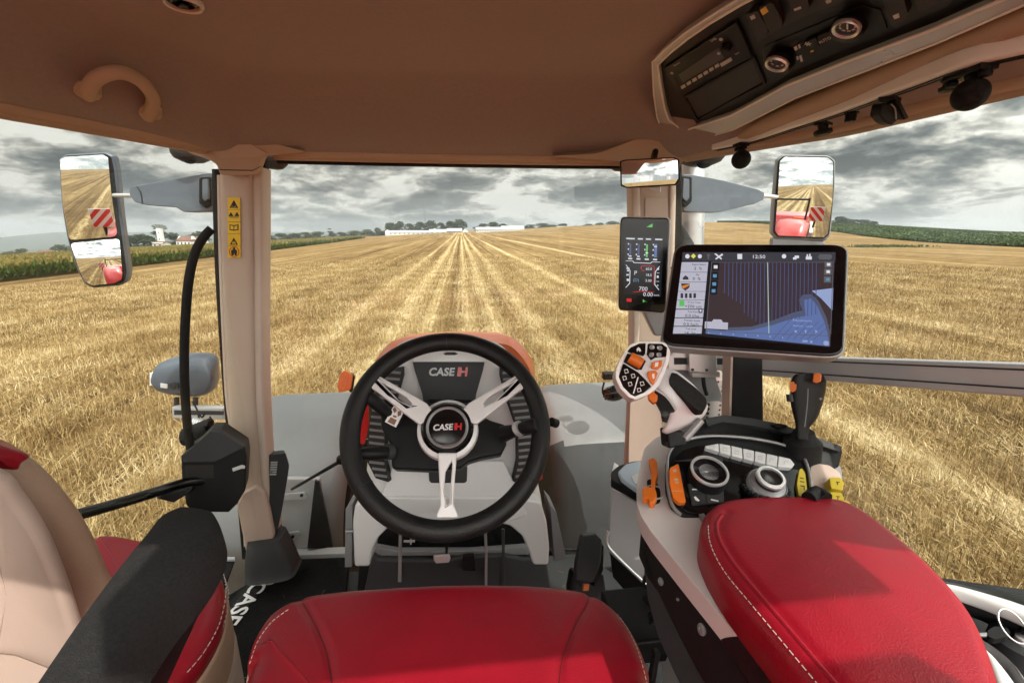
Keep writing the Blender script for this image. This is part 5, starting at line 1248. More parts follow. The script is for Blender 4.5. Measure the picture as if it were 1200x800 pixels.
# ---- pedals and dark footwell
fw = thing('footwell', P(527, 650, Y=1.2), 'dark footwell panel with pedals and levers under the steering console', 'footwell')
plf = Plane(P(527, 640, Y=1.28), V((0, -1, 0.25)))
poly('bulkhead', [(425, 600), (630, 600), (636, 700), (418, 700)], plf, 0.02, M_blk, fw, bevel=0.004)
plg = Plane(P(527, 650, Y=1.18), V((0, -1, 0.3)))
poly('cross_panel', [(436, 648), (444, 655), (515, 657), (545, 652), (590, 650), (616, 655), (640, 652), (648, 700), (425, 700)], plg, 0.04, M_gryd, fw, bevel=0.008)
poly('shelf', [(438, 640), (466, 645), (550, 645), (620, 640), (620, 650), (438, 652)], plg, 0.03, M_gry, fw, lift=-0.02, bevel=0.004)
poly('pedal_arm', [(467, 625), (470.5, 625), (470.5, 682), (466, 682)], plg, 0.012, M_sild, fw, lift=0.02, bevel=0.002)
sub2('latch_cross', [[(480.5, 625), (482, 625), (482, 638), (480.5, 638)], [(473, 633.2), (486, 633.2), (486, 635), (473, 635)]], plg, M_alu, fw, 0.015, 0.006)
poly('pedal_stem', [(521, 622), (526, 622), (524.5, 652), (522, 652)], plg, 0.012, M_blk, fw, lift=0.02)
poly('pedal_pad', [(508, 651), (526, 650), (528, 654), (526, 659), (511, 660), (508, 656)], plg, 0.014, M_alu, fw, lift=0.03, bevel=0.003, rnd=0.2)
poly('brake_pedal_arm', [(567, 622), (570.5, 624), (571.5, 650), (571, 690), (568, 690), (568.5, 650)], plg, 0.012, M_sild, fw, lift=0.03, bevel=0.002)
poly('brake_pedal_arm', [(588, 620), (591.5, 620), (592, 690), (589, 690)], plg, 0.012, M_gryd, fw, lift=0.03, bevel=0.002)
poly('pedal_block', [(542, 651), (556, 650), (557, 668), (543, 669)], plg, 0.02, M_blk, fw, lift=0.02, bevel=0.003)
tube('cross_rail', [P(642, 643, Y=1.35), P(680, 643, Y=1.35)], 0.007, M_blk, fw)
tube('side_pin', [P(405, 622, Y=1.02), P(414, 622, Y=1.02)], 0.005, M_sild, fw)
# black throttle pedal on right
ped = thing('floor_pedal', P(688, 660, Y=1.05), 'black upright floor pedal between the wheel and the white bin', 'pedal')
plp = Plane(P(688, 655, Y=0.98), V((0.05, -1, 0.55)))
poly('pedal_plate', [(683, 627), (699, 625), (706, 632), (704, 660), (696, 683), (675, 680), (676, 660)], plp, 0.03, M_gryd, ped, bevel=0.006, rnd=0.12)
poly('pedal_side', [(704, 632), (708, 640), (707, 668), (697, 688), (695, 684), (702, 660)], plp, 0.05, M_blk, ped, lift=-0.006, bevel=0.003)
poly('orange_tab', [(684, 684), (691, 684), (690, 692), (683, 692)], plp, 0.01, M_ora, ped, lift=0.0, bevel=0.002)
poly('pedal_base', [(668, 690), (672, 668), (708, 672), (712, 700), (706, 740), (672, 740)], plp, 0.05, M_blk, ped, lift=-0.05, bevel=0.008)

# ---- driver seat cushion
ds = thing('driver_seat', W(0.0, 0.35, -1.15), 'red leather driver seat cushion with tan piped edge in the foreground', 'seat')
zS = -0.605
def PZl(lst, z): return [P(a, b_, Z=z) for a, b_ in lst]
seat_out = [(284, 800), (287, 775), (295, 748), (312, 722), (335, 706), (360, 697), (400, 691), (450, 687), (505, 684), (560, 683), (620, 684), (665, 688), (695, 695), (718, 709), (737, 730), (752, 757), (762, 785), (768, 815)]
fp = PZl(seat_out, zS-0.0)
yb = 0.02
fp += [W(fp[-1].x+0.03, 0.25, zS), W(fp[-1].x+0.02, yb, zS), W(0.0, yb-0.02, zS), W(fp[0].x-0.02, yb, zS), W(fp[0].x-0.02, 0.25, zS)]
fpo = smooth_loop(fp, 4)
c_ = sum(fpo, V((0, 0, 0)))/len(fpo)
zt_ = zS+0.012
seamR = [P(a, b_, Z=zt_) for a, b_ in [(692, 690), (688, 705), (674, 732), (661, 765), (655, 800)]]+[W(0.10, 0.3, zt_), W(0.10, 0.08, zt_)]
seamL = [P(a, b_, Z=zt_) for a, b_ in [(349, 697), (364, 722), (380, 758), (389, 800)]]+[W(-0.13, 0.3, zt_), W(-0.13, 0.08, zt_)]
seat_c = cushion('cushion', [p-V((0, 0, 0.03)) for p in fpo], (0, 0, 1), 0.045, 0.035, 0.014, M_redl, ds, K=9, M=46, res=260, grooves=((smooth_loop(seamR, 5, False), 0.0045, 0.0065), (smooth_loop(seamL, 5, False), 0.0045, 0.0065)), wrinkle=0.0003)
M_seam = mat('dark_red_seam', (0.10, 0.004, 0.006), 0.6)
for q in ([(691, 694), (687, 708), (673, 734), (660, 767), (655, 800)], [(351, 700), (365, 724), (381, 760), (389, 800)]):
    tube('seam', spath(seat_c, q, -0.0003), 0.0011, M_seam, ds, n=8)
def dashes(name, pts, L_, gap, rad, m, parent):
    pts = smooth_loop(pts, 12, False); out_ = []; acc = 0; on = True; cur = [pts[0]]
    for a, b_ in zip(pts[:-1], pts[1:]):
        seg_ = (b_-a).length; acc += seg_; 
        if on: cur.append(b_)
        if on and acc >= L_:
            if len(cur) > 1: out_.append(g_tube(cur, rad, 5))
            on = False; acc = 0
        elif not on and acc >= gap: on = True; acc = 0; cur = [b_]
    v, f = merge(out_); return mk(name, v, f, m, parent, smooth=False)
dashes('stitching', spath(seat_c, [(716, 711), (732, 731), (745, 756), (754, 784), (760, 812)], 0.0004), 0.004, 0.0025, 0.0006, M_thread, ds)
dashes('stitching', spath(seat_c, [(293, 777), (302, 752), (318, 729), (342, 711)], 0.0004), 0.004, 0.0025, 0.0006, M_thread, ds)
cushion('tan_skirt', [c_+(p-c_)*1.015-V((0, 0, 0.10)) for p in fpo], (0, 0, 1), 0.07, 0.01, 0.0, M_tanl, ds, K=3, M=2)
cushion('seat_base', [c_+(p-c_)*0.90-V((0, 0, 0.35)) for p in fpo], (0, 0, 1), 0.25, 0.02, 0.0, M_blk, ds, K=3, M=2)

# ---- left armrest of the driver seat (black foam)
la = thing('left_armrest', P(180, 700, Z=-0.40), 'long black foam armrest running diagonally over the left seat', 'armrest')
la.name = 'armrest'
rr = [((184, 600), (268, 612), 0.75), ((205, 590), (262, 598), 0.4)]
rows = [(P(206, 592, Z=-0.375), P(250, 598, Z=-0.385), 0.55), (P(184, 600, Z=-0.362), P(256, 611, Z=-0.375), 0.8), (P(166, 620, Z=-0.358), P(246, 630, Z=-0.372), 0.95), (P(142, 648, Z=-0.358), P(221, 660, Z=-0.372), 1), (P(114, 684, Z=-0.36), P(184, 698, Z=-0.374), 1), (P(86, 722, Z=-0.362), P(154, 738, Z=-0.376), 1), (P(56, 765, Z=-0.364), P(125, 784, Z=-0.378), 1), (P(26, 808, Z=-0.366), P(97, 832, Z=-0.38), 1), (P(-40, 900, Z=-0.37), P(60, 930, Z=-0.385), 1)]
loft('foam_pad', rows, (0.008, 0, -0.075), M_blkf, la, e=4.6, sm=4, n=36)
rows = [(P(226, 640, Z=-0.46), P(252, 640, Z=-0.46), 1), (P(196, 690, Z=-0.46), P(226, 690, Z=-0.46), 1), (P(166, 740, Z=-0.46), P(198, 745, Z=-0.46), 1), (P(126, 810, Z=-0.46), P(160, 820, Z=-0.46), 1)]
loft('arm_support', rows, (0, 0, -0.05), M_blk, la, e=5, sm=3)

# ---- passenger seat on the left
ps = thing('passenger_seat', W(-0.62, 0.75, -1.15), 'red and tan fold up passenger seat at the left with cream shell backrest', 'seat')
zP = -0.66
co = [(120, 626), (180, 634), (232, 648), (256, 668), (262, 690), (256, 725), (238, 760), (214, 790), (190, 812), (120, 812), (60, 740), (80, 660)]
o_ = smooth_loop(PZl(co, zP), 4)
cushion('cushion', [p-V((0, 0, 0.05)) for p in o_], (0, 0, 1), 0.06, 0.03, 0.012, M_redl, ps, K=8, M=16, res=120)
c2_ = sum(o_, V((0, 0, 0)))/len(o_)
cushion('tan_side_panel', [c2_+(p-c2_)*1.03-V((0, 0, 0.115)) for p in o_], (0, 0, 1), 0.08, 0.012, 0.0, M_tanl, ps, K=4, M=2)
cushion('seat_shell', [c2_+(p-c2_)*1.045-V((0, 0, 0.33)) for p in o_], (0, 0, 1), 0.22, 0.03, 0.0, M_beige, ps, K=4, M=2)
dashes('stitching', [P(a, b_, Z=zP+0.0) for a, b_ in [(262, 672), (265, 692), (258, 728), (240, 762), (217, 790)]], 0.0045, 0.0025, 0.0007, M_thread, ps)
dashes('stitching', [P(a, b_, Z=zP-0.032) for a, b_ in [(264, 678), (268, 698), (262, 732), (245, 766), (222, 795)]], 0.0045, 0.0025, 0.0007, M_thread, ps)
# backrest: leather bolster and moulded shell, leaning
plb1 = Plane(P(70, 620, Y=0.66), V((0.80, -0.62, 0.1)))
back_o = [(-60, 500), (0, 521), (32, 533), (62, 560), (92, 598), (112, 635), (126, 668), (150, 720), (120, 800), (-80, 830)]
cushion('bolster', smooth_loop([plb1.on(a, b_, -0.02) for a, b_ in back_o], 4), plb1.n, 0.03, 0.03, 0.005, M_tanl, ps, K=8, M=24, under=0.09, res=140)
tops = [(-60, 498), (0, 520.5), (33, 532), (24, 541), (12, 550), (-60, 535)]
cushion('red_top_pad', smooth_loop([plb1.on(a, b_, 0.0) for a, b_ in tops], 4), plb1.n, 0.018, 0.015, 0.003, M_redl, ps, K=4, M=4, under=0.10)
plb2 = Plane(P(30, 680, Y=0.58), V((0.86, -0.50, 0.12)))
shell = [(-80, 540), (0, 549), (24, 574), (48, 610), (66, 650), (84, 700), (92, 740), (70, 790), (30, 830), (-80, 840)]
cushion('moulded_shell', smooth_loop([plb2.on(a, b_, 0.0) for a, b_ in shell], 4), plb2.n, 0.03, 0.022, 0.008, M_beige, ps, K=8, M=24, under=0.05, res=140)
poly('shell_foot', [(-60, 760), (20, 768), (66, 786), (60, 830), (-60, 860)], plb2, 0.05, M_beige, ps, lift=0.045, bevel=0.012, rnd=0.1)

# chaff trodden onto the floor
n = 170
fx = rng.uniform(-0.60, 0.35, n); fy = rng.uniform(0.55, 1.28, n)
o = blades('floor_chaff', M_straw, fx, fy, rng.uniform(0.006, 0.028, n), 0.0016, rng.uniform(1.45, 1.56, n), rng.uniform(0, 6.28, n), z0=np.full(n, 2.6-1.15+0.018))
tag(o, 'tiny straw bits trodden onto the black floor mat', 'chaff', kind='stuff')
# ================================================================ screens
def scr(name, col_, e=1.0):
    m = bpy.data.materials.new(name); m.use_nodes = True; b = m.node_tree.nodes['Principled BSDF']
    b.inputs['Base Color'].default_value = (col_[0]*0.15, col_[1]*0.15, col_[2]*0.15, 1); b.inputs['Roughness'].default_value = 0.12
    b.inputs['Emission Color'].default_value = (*col_, 1); b.inputs['Emission Strength'].default_value = e; return m
S_bg = scr('screen_dark', (0.012, 0.013, 0.016)); S_panel = scr('screen_pale_panel', (0.42, 0.42, 0.50)); S_white = scr('screen_white', (0.62, 0.64, 0.70)); S_grey = scr('screen_grey', (0.10, 0.10, 0.11))
S_blue = scr('screen_blue_line', (0.060, 0.075, 0.19)); S_brown = scr('screen_map_brown', (0.045, 0.032, 0.036)); S_map = scr('screen_map_blue', (0.10, 0.15, 0.34)); S_edge = scr('screen_map_edge', (0.075, 0.09, 0.14))
S_lite = scr('screen_map_sky', (0.26, 0.33, 0.54)); S_green = scr('screen_green', (0.10, 0.45, 0.10)); S_yel = scr('screen_yellow', (0.65, 0.62, 0.08)); S_red = scr('screen_red', (0.55, 0.02, 0.03)); S_ora = scr('screen_orange', (0.6, 0.2, 0.03)); S_line = scr('screen_guideline', (0.35, 0.48, 0.42)); S_bar = scr('screen_top_bar', (0.045, 0.045, 0.055)); S_cyan = scr('screen_icon_blue', (0.10, 0.25, 0.42)); S_dk = scr('screen_text_dark', (0.04, 0.04, 0.05))
def rect(x0, y0, x1, y1): return [(x0, y0), (x1, y0), (x1, y1), (x0, y1)]
mon = thing('display_monitor', P(885, 350, d=0.72), 'large black framed touch monitor showing a blue striped field map', 'monitor')
qm, plM = quad3([(793, 286), (994, 286), (989, 418), (775, 404)], 0.74)
def uv(q, u, v_): return q[0] + (q[1]-q[0])*u + (q[3]-q[0])*v_
class UV:
    """a screen's own sheet: coordinates 0..1 across and down"""
    def __init__(s, q, pl): s.q, s.pl = q, pl; s.n = pl.n
    def on(s, u, v_, lift=0.0): return uv(s.q, u, v_)+s.pl.n*lift
uM = UV(qm, plM)
def upoly(name, loops, U, th, lift, m, parent, bevel=0, rnd=0, holes=()):
    def go(l):
        q = [V((a, b_, 0)) for a, b_ in l]
        if rnd: q = round_poly(q, rnd, 5)
        return [U.on(p.x, p.y, lift) for p in q]
    vs, fs = merge([g_prism([go(l)]+[go(h) for h in (holes if i == 0 else ())], -U.n*th) for i, l in enumerate(loops)])
    return mk(name, vs, fs, m, parent, bevel=bevel, smooth=bool(bevel))
upoly('casing', [rect(0, 0, 1, 1)], uM, 0.032, 0.0, M_blkg, mon, bevel=0.003, rnd=0.10)
upoly('casing_edge', [rect(-0.012, -0.016, 1.012, 1.016)], uM, 0.026, -0.004, M_sild, mon, bevel=0.003, rnd=0.10)
# screen coordinates: from photo pixels inside the frame
Minv = None
def m_uv(px, py):   # pixel -> (u,v) on the monitor sheet
    p = plM.on(px, py)-qm[0]; a, b_ = qm[1]-qm[0], qm[3]-qm[0]
    G = np.array([[a.dot(a), a.dot(b_)], [a.dot(b_), b_.dot(b_)]]); s = np.linalg.solve(G, np.array([p.dot(a), p.dot(b_)])); return float(s[0]), float(s[1])
def mp_(l): return [m_uv(a, b_) for a, b_ in l]
sc_o = upoly('screen', [mp_([(800, 296), (979, 296), (973, 407), (788, 391)])], uM, 0.0005, 0.0008, S_bg, mon)
L1, L2, L3, L4 = 0.0011, 0.0014, 0.0017, 0.0020
upoly('status_bar', [mp_([(800, 296), (979, 296), (978.5, 307), (799, 306)])], uM, 0.0004, L1, S_bar, mon)
for (x_, mm, r_) in ((805.5, S_white, 2.6), (812.5, S_yel, 2.6), (820, S_white, 2.4), (918.5, S_white, 2.6)):
    if mm is S_yel: l = [(x_-3, 300.5), (x_, 297.5), (x_+3, 300.5), (x_, 303.5)]
    else: l = [(x_+r_*math.cos(t), 300.8+r_*math.sin(t)) for t in np.linspace(0, 6.283, 13)[:-1]]
    ic = upoly('status_icon', [mp_(l)], uM, 0.0003, L2, mm, mon)
upoly('status_icon', [mp_(rect(829, 299, 831, 304)), mp_([(827.5, 300), (830, 297.5), (832.5, 300)])], uM, 0.0003, L2, S_grey, mon)
upoly('crossed_flags', [mp_([(837, 298), (839, 297.5), (846, 303.5), (845, 304.5)]), mp_([(846, 297.5), (847.5, 299), (839, 304.5), (838, 303.5)])], uM, 0.0003, L2, S_white, mon)
upoly('grid_icon', [mp_(rect(864, 298, 869.5, 304))], uM, 0.0003, L2, S_white, mon)
upoly('status_icon', [mp_(rect(931, 300, 936, 303)), mp_(rect(929, 302, 933, 304.5))], uM, 0.0003, L2, S_white, mon)
upoly('status_icon', [mp_(rect(944, 301, 951, 304.5)), mp_(rect(945, 298.5, 946.5, 301)), mp_(rect(948, 298.0, 949.5, 301))], uM, 0.0003, L2, S_white, mon)
upoly('menu_pill', [[(a, b_) for a, b_ in [m_uv(*p) for p in [(960, 298.5), (973, 298.5), (975, 301), (973, 304.5), (960, 304.5), (958, 301)]]]], uM, 0.0003, L2, S_grey, mon)
class MUV:
    n = plM.n
    def on(s, px, py, lift=0.0): return plM.on(px, py, lift)
ux_ = (qm[1]-qm[0]).normalized()
def mtext(s, px, py, h_, m, parent=None, align='CENTER', lift=0.0016):
    return text('screen_lettering', s, plM.on(px, py, lift), ux_, plM.n.cross(ux_), h_*0.00144/0.70, m, parent or mon, align=align, ext=0.0001)
mtext('12:50', 889, 301, 4.2, S_white)
# left work list
rows_ = [(307.5, 319), (319.5, 330.5), (331, 341.5), (342, 351.5), (352, 362), (363, 372), (373, 382), (383, 391)]
xl = lambda y_: 799-(y_-307)*0.125; xr = lambda y_: 830-(y_-307)*0.095
upoly('side_list', [mp_([(xl(a), a), (xr(a), a), (xr(b_), b_), (xl(b_), b_)]) for a, b_ in rows_], uM, 0.0004, L1, S_panel, mon)
for i, tx in enumerate(('Engine Speed', 'Slip', '', '', 'Work Time', 'Fuel Rate', 'Average Speed', 'Fuel used')):
    if tx: mtext(tx, xl(rows_[i][0])+20, rows_[i][0]+2.4, 1.9, S_dk)
for i, tx in ((0, '2  %'), (1, '0  %'), (4, '+206 cm'), (5, '0.0 l/ha'), (6, '0.0 ha/h'), (7, '14  ha')):
    mtext(tx, xl(rows_[i][0])+19, rows_[i][0]+7.2, 3.4, S_dk)
upoly('tractor_icon', [mp_([(800, 326), (803, 323), (806, 325), (807, 328), (800, 328)])], uM, 0.0003, L2, S_dk, mon)
upoly('shield_icon', [mp_([(798, 332.5), (808, 332.5), (808, 337), (803, 341), (799, 338)])], uM, 0.0003, L2, S_dk, mon); upoly('shield_stripe', [mp_([(799, 335.5), (807.5, 333), (807.5, 335), (800, 339)])], uM, 0.0003, L3, S_ora, mon)
upoly('tank_icon', [mp_(rect(797.5+k_*5, 344, 800.5+k_*5, 349.5)) for k_ in range(4)], uM, 0.0003, L2, S_dk, mon)
upoly('green_square', [mp_(rect(796, 352.5, 802, 359))], uM, 0.0003, L2, S_green, mon)
upoly('add_icon', [mp_(rect(818.5, 362, 823, 367))], uM, 0.0003, L3, S_dk, mon); upoly('add_icon_core', [mp_(rect(819.7, 363.2, 821.8, 365.7))], uM, 0.0003, L4, S_white, mon)
# map
upoly('map', [mp_([(833.5, 307.5), (977.5, 307.5), (972.5, 406), (826.5, 391)])], uM, 0.0004, L1, S_brown, mon)
upoly('map_worked_edge', [mp_([(849, 392), (852, 384), (880, 383), (905, 376), (928, 367), (940, 364), (936, 352), (940, 346), (950, 345), (958, 352), (968, 372), (972, 388), (972, 405)])], uM, 0.0003, L2-0.0001, S_edge, mon)
upoly('map_unworked', [mp_([(826.5, 391), (827, 386), (852, 388), (880, 387), (906, 381), (930, 373), (944, 370), (941, 352), (950, 350), (957, 358), (966, 378), (970, 394), (971.5, 406)])], uM, 0.0003, L2, S_map, mon)
upoly('map_sky_corner', [mp_([(951, 341), (976, 338), (975, 364), (962, 350)])], uM, 0.0003, L2, S_lite, mon)
ln = []
for i in range(24):
    x_ = 849+i*4.65; yb_ = 372+(-(max(0, 9-i))*3.1 if i < 9 else 0)+(0 if i < 12 else (i-12)*-1.0); yb_ = max(340, min(384, yb_+8 if i > 4 else yb_))
    ln.append(mp_([(x_, 308.5), (x_+0.9, 308.5), (x_+0.9-(yb_-308)*0.015, yb_), (x_-(yb_-308)*0.015, yb_)]))
upoly('guidance_line', ln, uM, 0.0002, L2+0.0001, S_blue, mon)['kind'] = 'stuff'
upoly('centre_guideline', [mp_([(898.7, 308), (899.6, 308), (901.2, 391), (900.2, 391)])], uM, 0.0002, L3, S_line, mon)
ln = []
for i in range(9):
    x_ = 905+i*8; ln.append(mp_([(x_, 398-(0)), (x_+0.6, 398.3), (x_+22-0.0, 374+i*0.8), (x_+21.3, 374+i*0.8)]))
upoly('hatching', ln[:7], uM, 0.0002, L2+0.00012, S_blue, mon)['kind'] = 'stuff'
upoly('map_border', [mp_([(833.5, 307.5), (977.5, 307.5), (977.4, 308.2), (833.5, 308.2)]), mp_([(833.5, 307.5), (834.3, 307.5), (827.6, 391), (826.6, 391)]), mp_([(975.5, 308), (976.3, 308), (973.3, 392), (972.5, 392)]), mp_([(826.6, 388.0), (972.7, 393.6), (972.7, 394.3), (826.6, 388.7)])], uM, 0.0002, L3, S_grey, mon)
upoly('tool_tray', [mp_([(826, 377), (834, 377.2), (836, 374.5), (845, 374.8), (847, 378), (853, 378.4), (852.5, 386.5), (825.5, 385)])], uM, 0.0003, L3, S_panel, mon)
for (x_, y_) in ((838.5, 313), (837.5, 323.5), (836.8, 333), (836, 341)):
    upoly('map_button', [mp_(rect(x_-4, y_-4.4, x_+4.2, y_+4.4))], uM, 0.0002, L3-0.0001, S_bg, mon); upoly('map_button_icon', [mp_(rect(x_-2.2, y_-1.6, x_+2.2, y_+2.2))], uM, 0.0002, L4-0.0001, S_cyan if y_ > 320 else S_white, mon)
for (x_, y_) in ((970.5, 310.5), (970, 319), (969.5, 328)):
    upoly('map_button', [mp_(rect(x_-4.5, y_-3.6, x_+4, y_+3.6))], uM, 0.0002, L3-0.0001, S_grey, mon); upoly('map_button_icon', [mp_(rect(x_-2, y_-1.6, x_+2, y_+1.6))], uM, 0.0002, L4-0.0001, S_white if y_ < 325 else S_cyan, mon)
mtext('Adjustments', 940, 375.5, 2.4, S_lite); mtext('Remark   Undo', 941, 382, 2.0, S_lite)
upoly('arrow_row', [mp_([(930, 388.5), (933, 386.6), (933, 390.4)]), mp_([(955, 386.8), (955, 390.6), (958, 388.9)]), mp_(rect(943, 387, 944.6, 390.4)), mp_(rect(940, 399, 946, 401)), mp_(rect(949, 399.5, 951.5, 402))], uM, 0.0002, L3, S_lite, mon)
lathe('round_icon', plM.on(968, 402, 0.0012), plM.n, [(0.0035, 0), (0.0035, 0.0006), (0.0024, 0.0006), (0.0024, 0.0003)], S_lite, mon, n=16)
upoly('tick_row', [mp_(rect(829.5+i*14.4, 389.5+i*0.9, 831+i*14.4, 391+i*0.9)) for i in range(7)], uM, 0.0002, L3, S_lite, mon)['kind'] = 'stuff'
lathe('light_sensor', plM.on(786.5, 314, 0.0), plM.n, [(0.0016, 0), (0.0016, 0.0006), (0.0, 0.0008)], S_grey, mon, n=12)
# stand column, crosswise rail, slide block
stn = thing('monitor_stand', P(876, 450, d=0.86), 'flat black monitor post with a slotted aluminium cross rail behind it', 'monitor stand')
plst = Plane(P(876, 450, d=0.84), V((-0.15, -1, 0.12)))
poly('post', [(860, 405), (894, 410), (895, 497), (857, 500)], plst, 0.03, M_blk, stn, bevel=0.003)
poly('post_edge', [(856.5, 405), (861, 405), (858.5, 500), (854, 500)], plst, 0.035, M_beige, stn, lift=-0.002, bevel=0.001)
plsr = Plane(P(815, 425, d=0.93), V((-0.15, -1, 0.1)))
poly('cross_rail', [(783, 410), (860, 412), (860, 434), (783, 434)], plsr, 0.02, M_alu, stn, bevel=0.002)
poly('rail_slot', [(790, 419), (859, 420), (859, 427), (790, 427)], plsr, 0.004, M_gryd, stn, lift=0.001)
poly('slide_block', [(807, 409), (840, 411), (841, 437), (808, 436)], plsr, 0.02, M_alu, stn, lift=0.014, bevel=0.002)
poly('slide_foot', [(810, 437), (844, 436), (844, 442), (812, 442)], plsr, 0.02, M_alu, stn, lift=0.008, bevel=0.001)
for a, b_ in ((811, 412), (827, 412.5), (811.5, 433), (828, 433.5)): lathe('screw', plsr.on(a, b_, 0.014), plsr.n, [(0.003, 0), (0.003, 0.001), (0.0015, 0.001), (0.001, 0.0)], M_gryd, stn, n=10)
tube('small_bracket', [P(786, 417, d=0.88), P(792, 411, d=0.88), P(808, 408, d=0.9)], 0.004, M_alu, stn, n=8, sm=4)
tube('cable', [P(824, 442, d=0.9), P(825, 452, d=0.9), P(828, 462, d=0.91)], 0.004, M_blk, stn, n=8, sm=3)
sm2 = thing('swivel_arm', P(805, 435, d=0.95), 'dark grey bracket arm behind the multi function joystick', 'bracket')
plsw = Plane(P(805, 435, d=0.97), V((-0.15, -1, 0.1)))
poly('arm_plate', [(786, 428), (815, 432), (838, 440), (848, 470), (820, 470), (796, 455)], plsw, 0.02, M_gry, sm2, bevel=0.004, rnd=0.1)
# perforated silencer outside
pf = thing('perforated_cover', P(843, 465, Y=1.25), 'grey perforated cylinder cover behind the monitor post', 'perforated cover')
m = bpy.data.materials.new('perforated_steel'); m.use_nodes = True; nt = m.node_tree; N = nt.nodes; L = nt.links; b = N['Principled BSDF']; b.inputs['Metallic'].default_value = 0.5; b.inputs['Roughness'].default_value = 0.4
tcx = N.new('ShaderNodeTexCoord'); vo = N.new('ShaderNodeTexVoronoi'); vo.inputs['Scale'].default_value = 68; vo.inputs['Randomness'].default_value = 0.0; L.new(tcx.outputs['Object'], vo.inputs['Vector'])
mr = N.new('ShaderNodeMapRange'); mr.inputs['From Min'].default_value = 0.30; mr.inputs['From Max'].default_value = 0.34; L.new(vo.outputs['Distance'], mr.inputs['Value'])
mxx = N.new('ShaderNodeMix'); mxx.data_type = 'RGBA'; L.new(mr.outputs[0], mxx.inputs[0]); mxx.inputs[6].default_value = (0.01, 0.01, 0.01, 1); mxx.inputs[7].default_value = (0.42, 0.42, 0.43, 1); L.new(mxx.outputs[2], b.inputs['Base Color'])
rows = [(P(826, 446, Y=1.15), P(862, 446, Y=1.15)), (P(827, 470, Y=1.15), P(862, 470, Y=1.15)), (P(828, 520, Y=1.15), P(862, 520, Y=1.15))]
loft('cylinder', rows, (0, 0.075, 0), m, pf, e=2.0)
rows = [(P(826, 434, Y=1.15), P(862, 434, Y=1.15)), (P(826, 446, Y=1.15), P(862, 446, Y=1.15))]
loft('top_band', rows, (0, 0.078, 0), M_alu, pf, e=2.0)

# small status display on the pillar
sd = thing('status_display', P(756, 310, d=1.0), 'tall narrow black status display clipped to the right pillar', 'display')
qs, plS2 = quad3([(727, 254.5), (787, 255.5), (782, 367), (724.5, 363)], 1.0)
uS = UV(qs, plS2)
upoly('casing', [rect(0, 0, 0.965, 1)], uS, 0.03, 0, M_blkg, sd, bevel=0.003, rnd=0.08)
upoly('casing_edge', [rect(-0.01, -0.008, 1.0, 1.01)], uS, 0.026, -0.004, M_warm, sd, bevel=0.003, rnd=0.08)
upoly('screen', [rect(0.10, 0.20, 0.86, 0.82)], uS, 0.0004, 0.0006, S_bg, sd)
upoly('signal_icon', [[(0.52, 0.098), (0.64, 0.06), (0.64, 0.098)]], uS, 0.0003, 0.0007, S_green, sd)
upoly('header_line', [rect(0.13, 0.215, 0.30, 0.228), rect(0.36, 0.215, 0.46, 0.228), rect(0.52, 0.215, 0.62, 0.228), rect(0.7, 0.215, 0.84, 0.228)], uS, 0.0002, 0.001, S_white, sd)['kind'] = 'stuff'
for i, (mm, lv) in enumerate(((S_blue, 0.40), (S_blue, 0.40), (S_green, 0.36), (S_map, 0.29))):
    u0 = 0.20+i*0.165
    upoly('gauge_bar', [rect(u0, 0.275 if i != 3 else 0.27, u0+(0.035 if i < 3 else 0.05), 0.41)], uS, 0.0002, 0.001, mm, sd)
    upoly('gauge_marks', [rect(u0-0.035, 0.27+k_*0.055, u0-0.012, 0.285+k_*0.055) for k_ in range(3)]+[rect(u0-0.02, 0.425, u0+0.06, 0.44)], uS, 0.0002, 0.001, S_white, sd)['kind'] = 'stuff'
    upoly('gauge_needle', [rect(u0-0.01, lv, u0+0.045, lv+0.012)], uS, 0.0002, 0.0013, S_white, sd)
upoly('frame_lines', [[(0.13, 0.455), (0.28, 0.455), (0.30, 0.47), (0.62, 0.47), (0.66, 0.455), (0.82, 0.455), (0.82, 0.46), (0.67, 0.46), (0.63, 0.477), (0.29, 0.477), (0.27, 0.46), (0.13, 0.46)], [(0.13, 0.50), (0.145, 0.50), (0.23, 0.56), (0.23, 0.70), (0.15, 0.75), (0.14, 0.745), (0.215, 0.695), (0.215, 0.565)], [(0.80, 0.50), (0.815, 0.50), (0.735, 0.565), (0.735, 0.695), (0.82, 0.75), (0.81, 0.755), (0.72, 0.70), (0.72, 0.56)]], uS, 0.0002, 0.001, S_white, sd)
upoly('red_ring', [rect(0.46, 0.50, 0.70, 0.506), rect(0.44, 0.505, 0.455, 0.54), rect(0.70, 0.505, 0.712, 0.70), rect(0.46, 0.55, 0.52, 0.556)], uS, 0.0002, 0.001, S_red, sd)
def stext(s, u, v_, h_, m): return text('screen_lettering', s, uS.on(u, v_, 0.0011), (qs[1]-qs[0]), plS2.n.cross((qs[1]-qs[0]).normalized()), h_, m, sd, ext=0.0001)
stext('P', 0.335, 0.585, 0.013, S_white); stext('60.0', 0.60, 0.535, 0.008, S_white); stext('18.5', 0.60, 0.60, 0.008, S_white); stext('5.00', 0.60, 0.66, 0.008, S_white); stext('(D)', 0.35, 0.66, 0.010, S_cyan)
stext('700', 0.50, 0.752, 0.013, S_white); stext('0.00', 0.60, 0.81, 0.0125, S_white); stext('km/h', 0.77, 0.812, 0.006, S_white)
upoly('side_icon', [rect(0.15, 0.53, 0.21, 0.545), rect(0.16, 0.555, 0.20, 0.57), rect(0.15, 0.60, 0.20, 0.615), rect(0.16, 0.65, 0.21, 0.675)], uS, 0.0002, 0.001, S_white, sd)['kind'] = 'stuff'
